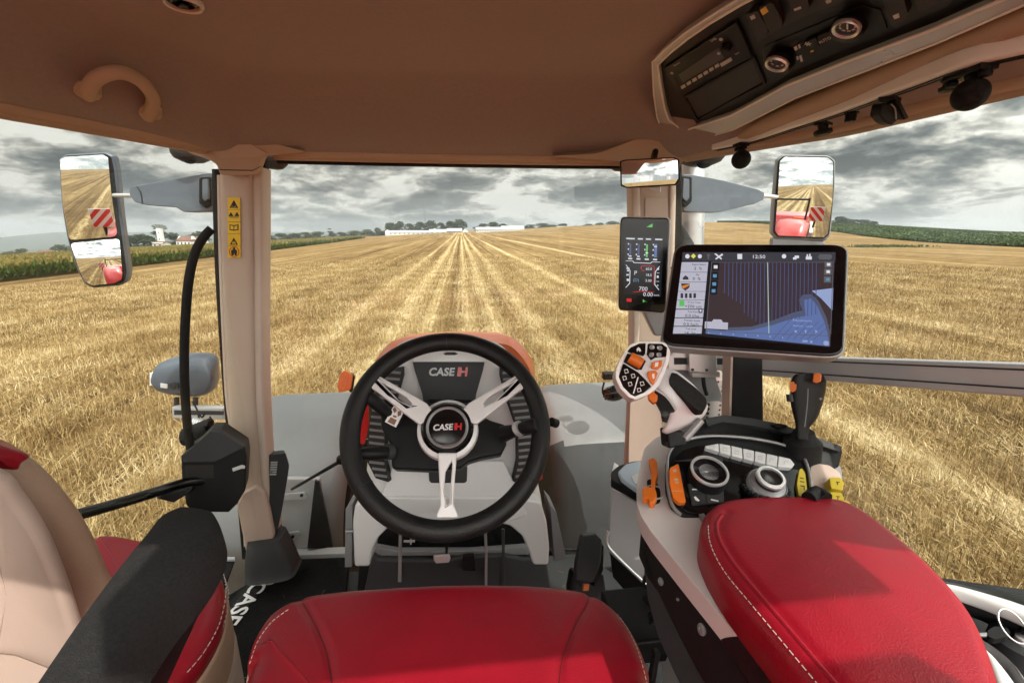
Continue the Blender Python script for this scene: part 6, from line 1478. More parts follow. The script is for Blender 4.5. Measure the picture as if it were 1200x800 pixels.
upoly('side_icon', [rect(0.76, 0.52, 0.80, 0.54), rect(0.755, 0.57, 0.81, 0.575), rect(0.76, 0.60, 0.80, 0.625), rect(0.755, 0.66, 0.81, 0.665), rect(0.77, 0.70, 0.80, 0.71)], uS, 0.0002, 0.001, S_white, sd)['kind'] = 'stuff'
upoly('red_underline', [[(0.3, 0.79), (0.45, 0.775), (0.72, 0.775), (0.72, 0.78), (0.45, 0.782), (0.3, 0.796)]], uS, 0.0002, 0.001, S_red, sd)
upoly('stop_lamp', [rect(0.17, 0.865, 0.27, 0.90)], uS, 0.0002, 0.0007, S_red, sd); upoly('arrow_lamp', [[(0.50, 0.865), (0.60, 0.90), (0.55, 0.885), (0.50, 0.90)]], uS, 0.0002, 0.0007, S_green, sd)
plbk = Plane(P(765, 380, d=1.08), V((-0.2, -1, 0.1)))
poly('mount_arm', [(752, 362), (792, 362), (790, 392), (768, 394)], plbk, 0.03, M_sild, sd, bevel=0.004)

# ================================================================ right armrest console
con = thing('armrest_console', P(870, 620, Z=-0.45), 'silver and black armrest console with round controllers, levers and buttons', 'console')
zA = -0.405
plT = Plane(P(790, 600, Z=zA), V((-0.12, -0.10, 1)))
shell_o = [(786, 505), (768, 513), (755, 525), (750, 545), (746, 568), (746, 588), (751, 604), (764, 624), (800, 668), (850, 728), (905, 795), (940, 840), (1010, 850), (960, 790), (900, 740), (860, 690), (850, 640), (842, 616), (850, 604), (830, 600), (812, 594), (793, 602), (783, 590), (781, 560), (783, 535)]
poly('side_shell', shell_o, plT, 0.035, M_warm, con, bevel=0.010, rnd=0.18)
poly('inner_seam', [(815, 595), (822, 594), (832, 612), (824, 612)], plT, 0.006, M_sild, con, lift=0.004, bevel=0.002)
# dark body under the shell
low = [P(752, 596, Z=zA-0.03), P(765, 622, Z=zA-0.035), P(850, 726, Z=zA-0.045), P(945, 840, Z=zA-0.05), P(1100, 830, Z=zA-0.05), P(960, 600, Z=zA-0.05), P(800, 570, Z=zA-0.05)]
sidepl = Plane(P(800, 670, Z=zA-0.04), V((-1, -0.12, 0.22)))
poly('side_body', [(749, 596), (756, 612), (800, 666), (850, 727), (905, 794), (950, 850), (900, 860), (845, 835), (815, 785), (790, 735), (768, 690), (756, 650)], sidepl, 0.05, M_blk, con, lift=-0.004, bevel=0.004)
poly('side_lower', [(752, 640), (772, 690), (795, 745), (830, 800), (860, 850), (820, 850), (790, 790), (770, 745), (758, 700)], sidepl, 0.05, M_gryd, con, lift=-0.02, bevel=0.004)
for a, b_, r_ in ((775, 681, 0.0055), (795, 702, 0.002), (823, 737, 0.007)):
    lathe('screw', sidepl.on(a, b_, -0.004), sidepl.n, [(r_, -0.002), (r_, 0.002), (r_*0.5, 0.003), (r_*0.4, 0.001)], M_sild, con, n=12)
poly('base_column', [(770, 742), (790, 770), (812, 800), (830, 900), (790, 900)], sidepl, 0.12, M_gryp, con, lift=-0.12)
poly('tall_side_lever', [(764, 758), (768, 765), (760, 815), (755, 815)], sidepl, 0.01, M_blk, con, lift=-0.05, bevel=0.002)
# lower housing of the console (solid)
v, f = g_prism([[p+V((0, 0, 0)) for p in low]], (0, 0, -0.09)); mk('lower_housing', v, f, M_blk, con, bevel=0.006)
# control deck
plD2 = Plane(P(866, 575, Z=-0.385), V((-0.05, -0.42, 1)))
deck = [(783, 532), (790, 522), (815, 513), (840, 511), (880, 514), (920, 522), (940, 534), (948, 552), (951, 572), (950, 600), (900, 612), (850, 610), (800, 604), (788, 592), (783, 570)]
poly('control_deck', deck, plD2, 0.03, M_blk, con, lift=0.0, bevel=0.004, rnd=0.15)
rimpts = [plD2.on(a, b_, 0.003) for a, b_ in [(798, 603), (788, 592), (783, 572), (782, 545), (784, 531), (793, 520), (815, 512.5), (842, 510.5), (880, 513.5), (918, 521), (938, 531), (947, 549), (951, 575), (951, 588)]]
tube('deck_rim', rimpts, 0.0026, M_sild, con, n=8, sm=4)
poly('glossy_deck', [(788, 537), (800, 527), (820, 521), (850, 531), (900, 545), (936, 550), (942, 560), (943, 590), (850, 606), (806, 600), (790, 588)], plD2, 0.004, M_blkg, con, lift=0.002, bevel=0.001, rnd=0.15)
poly('left_gutter', [(788, 540), (846, 533), (848, 545), (806, 540)], plD2, 0.004, M_gryd, con, lift=0.003, rnd=0.2)
# row of seven silver buttons
bxs = [(826, 520.5), (843.5, 520.2), (857, 524.0), (871, 527.2), (885, 530.3), (899, 533.8), (912, 537.3), (931, 541)]
tp = [(826, 522), (842.5, 519.2), (856.5, 521.7), (870, 524.8), (884.3, 527.9), (898, 531.0), (911.8, 533.9), (926, 537.5), (931.5, 543)]
bt = [(826, 524), (843, 529.2), (857, 533.2), (871, 537.0), (884, 540.3), (897.5, 543.6), (911, 546.4), (927, 547.4), (931.5, 545)]
for i in range(7):
    g_ = 0.45
    a, b_, c2, d2 = tp[i], tp[i+1], bt[i+1], bt[i]
    q = [(a[0]+g_, a[1]), (b_[0]-g_, b_[1]), (c2[0]-g_, c2[1]), (d2[0]+g_, d2[1])]
    if i == 6: q = [(a[0]+g_, a[1]), (926, 537), (931.5, 543.5), (927, 547.4), (d2[0]+g_, d2[1])]
    k_ = poly('deck_button', q, plD2, 0.010, M_sil, con, lift=0.010, bevel=0.0012)
    cx_, cy_ = sum(p[0] for p in q)/len(q), sum(p[1] for p in q)/len(q)
    sub2('button_mark', [[(cx_-2.6, cy_-2.2), (cx_+2.4, cy_-1.2), (cx_+2.4, cy_-0.6), (cx_-2.6, cy_-1.6)], [(cx_-2.6, cy_-2.2), (cx_-2.0, cy_-2.1), (cx_-2.0, cy_+1.8), (cx_-2.6, cy_+1.6)], [(cx_+1.8, cy_-1.2), (cx_+2.4, cy_-1.2), (cx_+2.4, cy_+2.6), (cx_+1.8, cy_+2.4)], [(cx_-2.6, cy_+1.3), (cx_+2.4, cy_+2.3), (cx_+2.4, cy_+2.9), (cx_-2.6, cy_+1.9)]][:(4 if i < 5 else 2)], plD2, M_grg, k_, 0.0104, 0.0003)
# knobs
def knob(cx_, cy_, r_, h_, m1, mring, ring=True):
    c_ = plD2.on(cx_, cy_, 0.006); return c_
c_ = plD2.on(827, 562, 0.004); n_ = plD2.n
u_px = (plD2.on(837, 562)-plD2.on(827, 562)).length/10
r0 = 21*u_px
kb = lathe('left_rotary_knob', c_, n_, [(r0*1.02, 0), (r0*1.0, 0.016), (r0*0.96, 0.020)], M_blk, con, n=40)
lathe('knob_ring', c_, n_, [(r0*0.96, 0.019), (r0*1.0, 0.022), (r0*0.98, 0.0245), (r0*0.87, 0.0245), (r0*0.84, 0.020)], M_chr, kb, n=48)
lathe('knob_dish', c_, n_, [(r0*0.86, 0.0195), (r0*0.86, 0.0215), (r0*0.4, 0.0195), (0.0, 0.019)], M_blkg, kb, n=40)
v, f = g_tube([c_+n_*0.0225+V((math.cos(t), math.sin(t), 0))*r0*(0.35-0.03*t)+V((-r0*0.2, r0*0.15, 0)) for t in np.linspace(1.2, 5.2, 14)], 0.0011, 6); mk('knob_swirl', v, f, M_sild, kb)
poly('keypad', [(806, 566), (848, 568), (849, 588), (811, 591)], plD2, 0.004, M_gryd, con, lift=0.0065, bevel=0.001)
sub2('keypad_mark', [[(811, 572.4), (820, 572.6), (820, 573.8), (811, 573.6)], [(813, 582), (815, 581), (820, 586), (818.5, 587.2), (815, 585.5)], [(836, 572.5), (840.5, 571.5), (840.5, 576.5), (839.3, 576.5), (839.3, 573.5), (837, 574), (837, 577.5), (835.6, 577.5)], [(833, 584), (842, 586), (842, 587.6), (833, 585.6)]], plD2, M_white, con, 0.0072, 0.0003)
sub2('keypad_divider', [[(807.5, 578.5), (848.5, 579), (848.5, 579.4), (807.5, 578.9)], [(827, 567), (827.6, 567), (828.6, 590), (828, 590)]], plD2, M_mark, con, 0.0071, 0.0004)
c_ = plD2.on(895, 574, 0.004)
k2 = lathe('right_encoder_knob', c_, n_, [(r0*1.12, 0), (r0*1.12, 0.006), (r0*0.98, 0.008)], M_blk, con, n=40)
bmp = merge([g_box(c_+V((math.cos(t), math.sin(t), 0))*r0*1.10+n_*0.006, V((0.0022, 0, 0)), V((0, 0.0022, 0)), n_*0.004) for t in np.linspace(0, 6.283, 25)[:-1]])
mk('knurl', bmp[0], bmp[1], M_gryd, k2, bevel=0.0006)['kind'] = 'stuff'
lathe('outer_ring', c_, n_, [(r0*0.98, 0.006), (r0*0.98, 0.016), (r0*0.93, 0.019), (r0*0.86, 0.016)], M_chr, k2, n=48)
lathe('middle_ring', c_+n_*0.012, n_, [(r0*0.90, 0), (r0*0.88, 0.006), (r0*0.66, 0.009)], M_sild, k2, n=48)
lathe('stem', c_+n_*0.018, n_, [(r0*0.66, 0), (r0*0.66, 0.012)], M_blkg, k2, n=40)
lathe('top_ring', c_+n_*0.026, n_, [(r0*0.66, 0), (r0*0.72, 0.002), (r0*0.72, 0.006), (r0*0.67, 0.008), (r0*0.55, 0.008), (r0*0.53, 0.004)], M_chr, k2, n=48)
lathe('top_dish', c_+n_*0.028, n_, [(r0*0.55, 0), (r0*0.54, 0.003), (0.0, 0.0025)], M_blkg, k2, n=32)
sub2('deck_print', [[(926+i*2.6, 584.5), (928+i*2.6, 584.5), (928+i*2.6, 587), (926+i*2.6, 587)] for i in range(4)], plD2, M_white, con, 0.0066, 0.0003)
og = poly('orange_button_pad', [(784.5, 548), (795, 542.5), (798, 556), (804, 588), (796, 589), (789, 583), (784.5, 566)], plD2, 0.008, M_ora, con, lift=0.009, bevel=0.002, rnd=0.2)
sub2('pad_symbol', [[(788.5, 550), (792.5, 549), (793, 552), (789, 553)], [(790, 560), (795, 560.5), (795, 562.5), (790, 562)], [(791, 563.5), (795.5, 564), (795.5, 566), (791, 565.5)], [(787, 574.5), (799.5, 574.5), (799.5, 575.1), (787, 575.1)]], plD2, mat('pad_mark', (0.5, 0.33, 0.22), 0.5), og, 0.0094, 0.0003)
yg = poly('yellow_button_pad', [(937, 549.5), (940, 548.5), (943.5, 554), (946, 574), (946, 580), (936, 581), (934, 566)], plD2, 0.008, M_yel, con, lift=0.009, bevel=0.002, rnd=0.2)
sub2('pad_symbol', [[(937.5, 559), (942, 560), (942, 561), (937.5, 560)], [(937.5, 563), (942.5, 564), (942.5, 565), (937.5, 564)], [(938, 568), (943, 569), (943, 574), (942, 574), (942, 570), (938, 569)]], plD2, M_mark, yg, 0.0094, 0.0003)
# black hood behind the deck
plH = Plane(P(890, 510, Z=-0.355), V((-0.1, -0.85, 0.9)))
poly('console_hood', [(806, 512), (812, 503), (828, 489), (848, 488), (880, 491), (915, 498), (945, 509), (985, 522), (987, 530), (982, 548), (965, 545), (958, 540), (948, 534), (920, 519), (880, 510), (840, 507)], plH, 0.05, M_blk, con, lift=0.012, bevel=0.008, rnd=0.12)
poly('hood_top_edge', [(826, 490), (848, 486), (882, 490), (917, 497), (946, 508), (987, 523), (984, 529), (944, 516), (912, 505), (880, 498), (846, 494), (830, 499)], plH, 0.03, M_gryd, con, lift=0.022, bevel=0.005, rnd=0.12)
poly('hood_flank', [(955, 540), (970, 548), (985, 545), (988, 560), (978, 575), (962, 575), (950, 556)], plH, 0.05, M_sild, con, lift=-0.004, bevel=0.006, rnd=0.15)
pc_ = poly('round_cap', [(905, 497), (912, 495), (922, 497), (924, 500), (914, 502)], plH, 0.01, M_blk, con, lift=0.03, bevel=0.002)
# orange levers on the left of the shell
for q, nm in (([(760, 538), (766, 536), (770, 541), (771, 556), (768, 562), (767, 572), (763, 572), (763, 560), (764, 553)], 'orange_lever'), ([(753, 571), (760, 570), (768, 572), (770, 580), (766, 588), (761, 588), (759, 583), (753, 582)], 'orange_lever_knob')):
    poly(nm, q, plT, 0.012, M_ora, con, lift=0.016 if nm == 'orange_lever' else 0.02, bevel=0.0025, rnd=0.2)
poly('lever_slot', [(758, 562), (768, 560), (774, 575), (774, 588), (764, 592), (759, 586)], plT, 0.003, M_blk, con, lift=0.001, rnd=0.25)
lathe('slot_frame', plT.on(766, 577, 0.0005), plT.n, [(0.017, 0), (0.0165, 0.002), (0.0145, 0.002), (0.014, 0)], M_sil, con, n=28)
# yellow side switches on the right edge
plY = Plane(P(975, 570, Z=-0.38), V((-0.1, -0.6, 1)))
poly('switch_housing', [(950, 546), (960, 543), (972, 545), (984, 553), (988, 566), (984, 580), (968, 586), (950, 588)], plY, 0.04, M_beige, con, lift=-0.012, bevel=0.008, rnd=0.2)
for q in ([(972, 559), (985, 559), (989, 565), (988, 574), (974, 572)], [(973, 576), (986, 577), (989, 583), (988, 590), (974, 588)], [(984, 584), (996, 588), (996, 595), (985, 594)]):
    ys_ = poly('yellow_switch', q, plY, 0.02, M_yel, con, lift=0.006, bevel=0.003, rnd=0.15)
    cx_, cy_ = sum(p[0] for p in q)/len(q), sum(p[1] for p in q)/len(q); sub2('switch_mark', [[(cx_-2, cy_-2), (cx_+2.5, cy_-1.5), (cx_+2.5, cy_-0.8), (cx_-2, cy_-1.3)], [(cx_-0.5, cy_-1), (cx_+0.4, cy_-1), (cx_+0.4, cy_+2), (cx_-0.5, cy_+2)]], plY, M_mark, ys_, 0.0064, 0.0003)
tube('corner_cap', [P(948, 584, Z=-0.37), P(958, 577, Z=-0.368), P(968, 584, Z=-0.37)], 0.010, M_blk, con, n=12, sm=3)

# red padded armrest
rp_ = thing('red_armrest_pad', P(980, 690, Z=-0.40), 'wide red leather armrest pad with pale stitching on the right console', 'armrest')
rp_.name = 'armrest_pad'
zR = -0.385
out = [(822, 640), (820, 622), (826, 606), (842, 594), (868, 589), (905, 587.5), (945, 588), (975, 590), (997, 597), (1022, 612), (1062, 644), (1100, 680), (1130, 715), (1150, 750), (1163, 785), (1172, 815), (1190, 880), (1080, 900), (1000, 862), (940, 800), (900, 752), (868, 712), (842, 676)]
ro = smooth_loop(PZl(out, zR), 4)
pad_ = cushion('leather_pad', [p-V((0, 0, 0.035)) for p in ro], (0, 0, 1), 0.05, 0.017, 0.004, M_redl, rp_, K=9, M=46, res=260, wrinkle=0.0002, grooves=((smooth_loop([P(a, b_, Z=zR+0.012) for a, b_ in [(852, 602), (843, 613), (846, 630), (855, 648), (870, 669), (896, 700), (926, 735), (961, 776), (994, 815)]], 4, False), 0.0022, 0.006),))
sp_ = [(836, 612), (838, 630), (846, 650), (860, 672), (885, 702), (915, 738), (950, 780), (985, 822)]
dashes('stitching', spath(pad_, [(a-6, b_+4) for a, b_ in sp_], 0.0006), 0.0042, 0.0026, 0.0006, M_thread, rp_)
tube('welt', spath(pad_, [(846, 604), (840, 614), (842, 630), (851, 648), (866, 669), (892, 700), (922, 735), (957, 776), (990, 815)], 0.0), 0.0026, M_redl, rp_, n=10)
c3 = sum(ro, V((0, 0, 0)))/len(ro)
v, f = g_prism([[c3+(p-c3)*0.97-V((0, 0, 0.036)) for p in ro]], (0, 0, -0.04)); mk('pad_base', v, f, M_blk, rp_, bevel=0.004)
# storage tray behind right: black bowl with white trim and keys
tr_ = thing('storage_tray', P(1180, 740, Z=-0.50), 'black storage tray with white trim edge at the lower right', 'tray')
zT = -0.47
plt2 = Plane(P(1150, 720, Z=zT), (0, 0, 1))
poly('tray_floor', [(1040, 690), (1110, 678), (1200, 690), (1330, 720), (1330, 900), (1080, 900)], plt2, 0.02, M_blk, tr_, lift=-0.07)
def strip3(name, pts_, w_, h_, m, parent): 
    rr_ = [(p, q) for p, q in pts_]
    return loft(name, rr_, (0, 0, -h_), m, parent, e=3, sm=3)
strip3('outer_rim', [(P(1085, 673, Z=zT+0.01), P(1083, 680, Z=zT+0.01)), (P(1120, 676, Z=zT+0.01), P(1116, 684, Z=zT+0.01)), (P(1160, 683, Z=zT+0.01), P(1154, 693, Z=zT+0.01)), (P(1200, 693, Z=zT+0.01), P(1192, 705, Z=zT+0.01)), (P(1260, 712, Z=zT+0.01), P(1250, 728, Z=zT+0.01))], 0, 0.04, M_blk, tr_)
strip3('white_trim', [(P(1096, 681, Z=zT+0.012), P(1097, 684, Z=zT+0.012)), (P(1120, 684, Z=zT+0.013), P(1120, 689, Z=zT+0.012)), (P(1160, 694, Z=zT+0.013), P(1158, 702, Z=zT+0.012)), (P(1200, 706, Z=zT+0.013), P(1196, 718, Z=zT+0.012)), (P(1250, 726, Z=zT+0.013), P(1244, 742, Z=zT+0.012))], 0, 0.02, M_wht, tr_)
strip3('inner_wall', [(P(1096, 685, Z=zT+0.005), P(1100, 692, Z=zT-0.03)), (P(1140, 694, Z=zT+0.005), P(1144, 704, Z=zT-0.03)), (P(1180, 708, Z=zT+0.005), P(1186, 722, Z=zT-0.03)), (P(1240, 735, Z=zT+0.005), P(1244, 752, Z=zT-0.03))], 0, 0.03, M_gryd, tr_)
strip3('near_trim', [(P(1138, 748, Z=zT+0.0), P(1146, 752, Z=zT+0.0)), (P(1152, 762, Z=zT+0.0), P(1166, 768, Z=zT+0.0)), (P(1160, 780, Z=zT+0.0), P(1186, 790, Z=zT+0.0)), (P(1170, 810, Z=zT+0.0), P(1205, 815, Z=zT+0.0))], 0, 0.03, M_wht, tr_)
strip3('near_rim', [(P(1146, 746, Z=zT+0.004), P(1149, 749, Z=zT+0.004)), (P(1164, 757, Z=zT+0.004), P(1170, 762, Z=zT+0.004)), (P(1184, 774, Z=zT+0.004), P(1194, 784, Z=zT+0.004)), (P(1200, 800, Z=zT+0.004), P(1214, 812, Z=zT+0.004))], 0, 0.03, M_gry, tr_)
lathe('socket', P(1198, 750, Z=zT-0.03), (0, 0, 1), [(0.032, -0.03), (0.030, 0), (0.022, 0.006), (0.02, 0.004), (0.008, 0.004), (0.008, 0.008), (0.004, 0.008)], M_gryd, tr_, n=32)
lathe('socket_core', P(1198, 750, Z=zT-0.022), (0, 0, 1), [(0.008, -0.01), (0.007, 0.004), (0.003, 0.006)], M_chr, tr_, n=20)
ks = thing('key_bunch', P(1165, 740, Z=zT), 'black headed key on a steel ring lying in the tray', 'key')
plk2 = Plane(P(1165, 742, Z=zT-0.005), (0, 0, 1))
poly('key_head', [(1157, 738), (1166, 733), (1180, 735), (1184, 740), (1180, 745), (1166, 748), (1158, 745)], plk2, 0.008, M_blk, ks, bevel=0.002, rnd=0.2)
poly('key_blade', [(1139, 741), (1157, 740), (1157, 744), (1140, 744)], plk2, 0.003, M_sild, ks, bevel=0.0008)
rc = P(1187, 733, Z=zT+0.006); pts = [rc+V((math.cos(t)*0.0155, math.sin(t)*0.013, math.sin(t)*0.012)) for t in np.linspace(0, 6.283, 31)[:-1]]
tube('key_ring', pts, 0.001, M_chr, ks, n=8, closed=True)
poly('key_head', [(1196, 724), (1210, 722), (1216, 730), (1204, 738), (1196, 734)], plk2, 0.008, M_blk, ks, bevel=0.002, rnd=0.2)

# ================================================================ multi-function joystick
js = thing('multi_function_joystick', P(790, 460, d=0.7), 'silver multi function joystick with black keypad and orange buttons', 'joystick')
plJ = Plane(P(755, 433, d=0.66), ray(755, 433)*-1+V((0.25, 0, 0.25)))
head = [(737, 405), (746, 401), (770, 400.5), (779, 401.5), (785, 410), (784, 422), (780, 432), (774, 444), (770, 452), (760, 462), (744, 468), (738, 465), (728, 455), (722, 443), (722, 434), (728, 420)]
poly('head', head, plJ, 0.035, M_sil, js, bevel=0.008, rnd=0.25)
hb = poly('head_rim', [(738, 404), (747, 400.5), (770, 400), (780, 401.5), (785.5, 411), (784, 424), (779, 436), (772, 452), (762, 461), (745, 468), (737, 465), (727, 455), (721.5, 443), (722, 433), (728, 419)], plJ, 0.006, M_brt, js, lift=0.0015, bevel=0.002, rnd=0.25, holes=([(741, 407), (748, 403.5), (769, 403), (776, 405), (781, 412), (780, 422), (776, 433), (768, 449), (760, 457.5), (745, 464), (740, 462), (731, 453), (725.5, 442), (726, 434), (731, 421)],))
poly('keypad_left_top', [(739, 407), (749, 402.5), (757, 402), (756, 414), (754, 417), (735, 412)], plJ, 0.004, M_blkg, js, lift=0.002, bevel=0.001, rnd=0.1)
kr = poly('keypad_right_top', [(759.5, 402.3), (776, 402.5), (782, 407), (781, 418), (768, 419), (763, 422), (758, 415)], plJ, 0.004, M_blkg, js, lift=0.002, bevel=0.001, rnd=0.12)
for a, b_ in ((764, 406.5), (773.5, 407.5), (763.5, 415.5), (772.5, 415.5)):
    poly('round_key', [(a+3*math.cos(t), b_+2.9*math.sin(t)) for t in np.linspace(0, 6.283, 11)[:-1]], plJ, 0.002, M_gry, kr, lift=0.0034, bevel=0.0005)
ptext('key_symbols', '8  6', 768.5, 407, plJ, 3.2, M_white, kr, lift=0.0037, ext=0.0002); ptext('key_symbols', '7  5', 768, 415.5, plJ, 3.2, M_white, kr, lift=0.0037, ext=0.0002)
sub2('hare_mark', [[(746, 409), (748, 406.5), (750, 408), (751.5, 411), (749.5, 412), (748.5, 410), (746.5, 412)]], plJ, M_white, js, 0.0026, 0.0003)
kl = poly('keypad_bottom', [(730.5, 425.5), (748, 436), (757, 445), (763.5, 452.5), (755, 460), (744, 464.5), (739, 462), (730, 453), (725, 441)], plJ, 0.004, M_blkg, js, lift=0.002, bevel=0.001, rnd=0.1)
for a, b_ in ((734, 435), (742, 440.5), (732, 443), (738.5, 450), (752.5, 449.5), (749, 457)):
    q = [(a-2.6, b_-2.2), (a+1.5, b_-2.8), (a+2.8, b_+1.2), (a-1.4, b_+2.6)]
    kk = poly('keypad_key', q, plJ, 0.0012, M_white, kl, lift=0.0030)
    q2 = [(a-1.8, b_-1.5), (a+1.0, b_-2.0), (a+2.0, b_+0.8), (a-0.9, b_+1.8)]; poly('keypad_key_face', q2, plJ, 0.0012, M_blkg, kl, lift=0.0033)
poly('keypad_divider', [(747.2, 441.5), (748.4, 442), (743, 461), (741.8, 460.5)], plJ, 0.001, M_white, kl, lift=0.0028)
poly('top_divider', [(756.8, 402), (758.4, 402), (757.8, 414.5), (756.3, 414.5)], plJ, 0.002, M_white, js, lift=0.0028)
poly('thumb_wheel_well', [(735, 414), (752, 419), (757, 423), (752, 433), (746, 433), (731, 424)], plJ, 0.003, M_blk, js, lift=0.0018)
tube('orange_thumb_wheel', [plJ.on(738, 418.5, 0.003), plJ.on(752, 426.5, 0.003)], 0.0085, M_ora, js, n=20)
poly('orange_key', [(765, 424), (776, 421.5), (775.5, 429), (771, 433), (763, 431)], plJ, 0.004, M_ora, js, lift=0.004, bevel=0.0012, rnd=0.12)
poly('orange_key', [(760, 434.5), (768, 434), (771, 437), (766, 450.5), (763, 448), (759, 440)], plJ, 0.004, M_ora, js, lift=0.004, bevel=0.0012, rnd=0.12)
sub2('key_print', [[(768, 424.5), (772, 424), (771, 429), (767, 430)], [(764, 438), (767, 437.5), (767, 443), (765, 443.5)]], plJ, M_white, js, 0.0044, 0.0003)
# neck and palm rest
plN = Plane(P(800, 465, d=0.66), ray(800, 465)*-1+V((0.1, 0, 0.35)))
rows = [(P(763, 452, d=0.675), P(783, 430, d=0.675), 0.6), (P(770, 462, d=0.665), P(796, 436, d=0.665), 0.9), (P(776, 472, d=0.66), P(815, 452, d=0.66), 1.0), (P(780, 484, d=0.66), P(828, 470, d=0.66), 1.0), (P(779, 498, d=0.665), P(830, 480, d=0.665), 1.0), (P(775, 506, d=0.67), P(822, 491, d=0.67), 0.9), (P(780, 509, d=0.68), P(800, 502, d=0.68), 0.7)]
loft('grip_neck', rows, ray(800, 465).normalized()*0.045, M_sil, js, e=3.0, sm=4)
poly('palm_pad', [(787, 436), (793, 437), (800, 442), (816, 454), (828, 466), (829, 473), (826, 480), (818, 481), (810, 475), (795, 461), (785, 450), (784, 444)], plN, 0.03, M_blkf, js, lift=0.012, bevel=0.006, rnd=0.25)
poly('finger_grip', [(768, 457), (774, 458), (784, 468), (792, 480), (786, 481), (783, 492), (777, 490), (775, 480), (770, 470), (764, 463)], plN, 0.02, M_blk, js, lift=0.006, bevel=0.004, rnd=0.2)
poly('orange_trigger', [(759, 461), (765, 458), (771, 463), (770, 470), (765, 472), (760, 467)], plN, 0.012, M_ora, js, lift=0.008, bevel=0.003, rnd=0.2)
tube('grip_trim', [plN.on(a, b_, 0.008) for a, b_ in ((768, 456), (780, 464), (788, 474), (792, 481))], 0.0016, M_chr, js, n=8, sm=4)
lathe('side_key', plN.on(779, 485, 0.008), plN.n, [(0.0055, 0), (0.005, 0.002), (0.0025, 0.003)], M_gryd, js, n=20)
poly('stick_boot', [(782, 503), (802, 505), (806, 522), (784, 526)], Plane(P(792, 512, d=0.70), V((0, -1, 0.3))), 0.03, M_blk, js, bevel=0.004)
tube('hinge_bar', [P(803, 514, d=0.665), P(822, 492, d=0.665)], 0.0055, M_sild, js, n=12)

# black joystick on the right
j2 = thing('black_joystick', P(945, 475, d=0.72), 'black loader joystick with two orange buttons at the back of the console', 'joystick')
j2.name = 'joystick'
dJ = 0.72
rows = [(P(932, 438, d=dJ), P(960, 438, d=dJ), 0.5), (P(927, 443, d=dJ), P(968, 443, d=dJ), 0.8), (P(926, 454, d=dJ), P(969, 452, d=dJ), 1.0), (P(925, 466, d=dJ), P(967, 464, d=dJ), 1.0), (P(927, 478, d=dJ), P(963, 478, d=dJ), 0.95), (P(930, 490, d=dJ), P(957, 492, d=dJ), 0.85), (P(932, 500, d=dJ), P(949, 502, d=dJ), 0.7), (P(932, 514, d=dJ), P(951, 515, d=dJ), 0.75)]
loft('grip', rows, ray(945, 475).normalized()*0.055, M_blk, j2, e=3.2, sm=4)
plj2 = Plane(P(945, 450, d=dJ-0.002), ray(945, 460)*-1)
poly('top_cap', [(936, 437.5), (950, 436.5), (966, 440), (967, 448), (958, 446), (936, 443), (932, 441)], plj2, 0.03, M_blk, j2, lift=0.0, bevel=0.004, rnd=0.2)
poly('orange_button', [(953, 437.5), (959, 436.5), (963, 439), (962, 447), (957, 449), (952, 447)], plj2, 0.008, M_ora, j2, lift=0.006, bevel=0.002, rnd=0.25)
poly('orange_button', [(926, 448), (930, 446.5), (933.5, 450), (933, 457), (928, 460), (925.5, 456)], plj2, 0.008, M_ora, j2, lift=0.004, bevel=0.002, rnd=0.25)
tube('side_rocker', [P(925, 462, d=dJ), P(926, 470, d=dJ)], 0.005, M_gryd, j2, n=8)
v, f = g_tube([plj2.on(a, b_, 0.0015) for a, b_ in ((947, 455), (946, 475), (943, 500))], 0.0007, 6, sm=3); mk('seam', v, f, M_gry, j2)
lathe('small_pin', plj2.on(962, 467, -0.002), plj2.n, [(0.002, 0), (0.002, 0.002), (0, 0.002)], M_gry, j2, n=10)
lathe('boot', P(941, 516, d=dJ+0.02), (0, 0, 1), [(0.030, -0.03), (0.028, 0.0), (0.018, 0.008), (0.014, 0.018)], M_rub, j2, n=28)

# white cool box / bin left of the console
bn = thing('storage_bin', P(735, 600, Z=-0.7), 'grey storage bin with black rim and pale blue lid beside the console', 'bin')
plb3 = Plane(P(735, 600, Y=0.88), V((-0.45, -1, 0.15)))
poly('bin_body', [(716, 571), (745, 588), (775, 600), (775, 700), (764, 694), (712, 646)], plb3, 0.10, M_gryp, bn, bevel=0.004)
poly('bin_trim', [(715, 560), (724, 567), (765, 590), (765, 596), (716, 573)], plb3, 0.11, M_wht, bn, lift=0.004, bevel=0.003)
zb = P(730, 556, Y=0.9).z-2.6
plbt = Plane(P(730, 556, Y=0.9), (0, 0, 1))
rimb = [(716, 562), (716, 552), (724, 545), (740, 540), (760, 538), (800, 545), (800, 600), (768, 590), (740, 575)]
poly('bin_rim', rimb, plbt, 0.02, M_blk, bn, lift=0.002, bevel=0.004, rnd=0.2)
poly('bin_lid', [(724, 552), (733, 543), (750, 539), (790, 541), (790, 590), (765, 582), (745, 572), (728, 560)], plbt, 0.012, M_bluel, bn, lift=0.014, bevel=0.006, rnd=0.2)
poly('lid_grille', [(740, 558), (752, 552), (756, 570), (744, 566)], plbt, 0.002, M_wht, bn, lift=0.0155)
poly('black_skirt', [(714, 645), (722, 654), (768, 694), (785, 700), (780, 735), (752, 715), (718, 676)], plb3, 0.10, M_blk, bn, lift=-0.004, bevel=0.003)
tube('edge_trim', [plb3.on(a, b_, 0.003) for a, b_ in ((713, 622), (711, 632), (715, 643), (740, 668), (766, 692))], 0.004, M_chr, bn, n=8, sm=3)
cl_ = thing('cable_bundle', P(758, 690, Z=-0.75), 'dark hydraulic fittings and cables beneath the console', 'cables')
rr2 = random.Random(4)
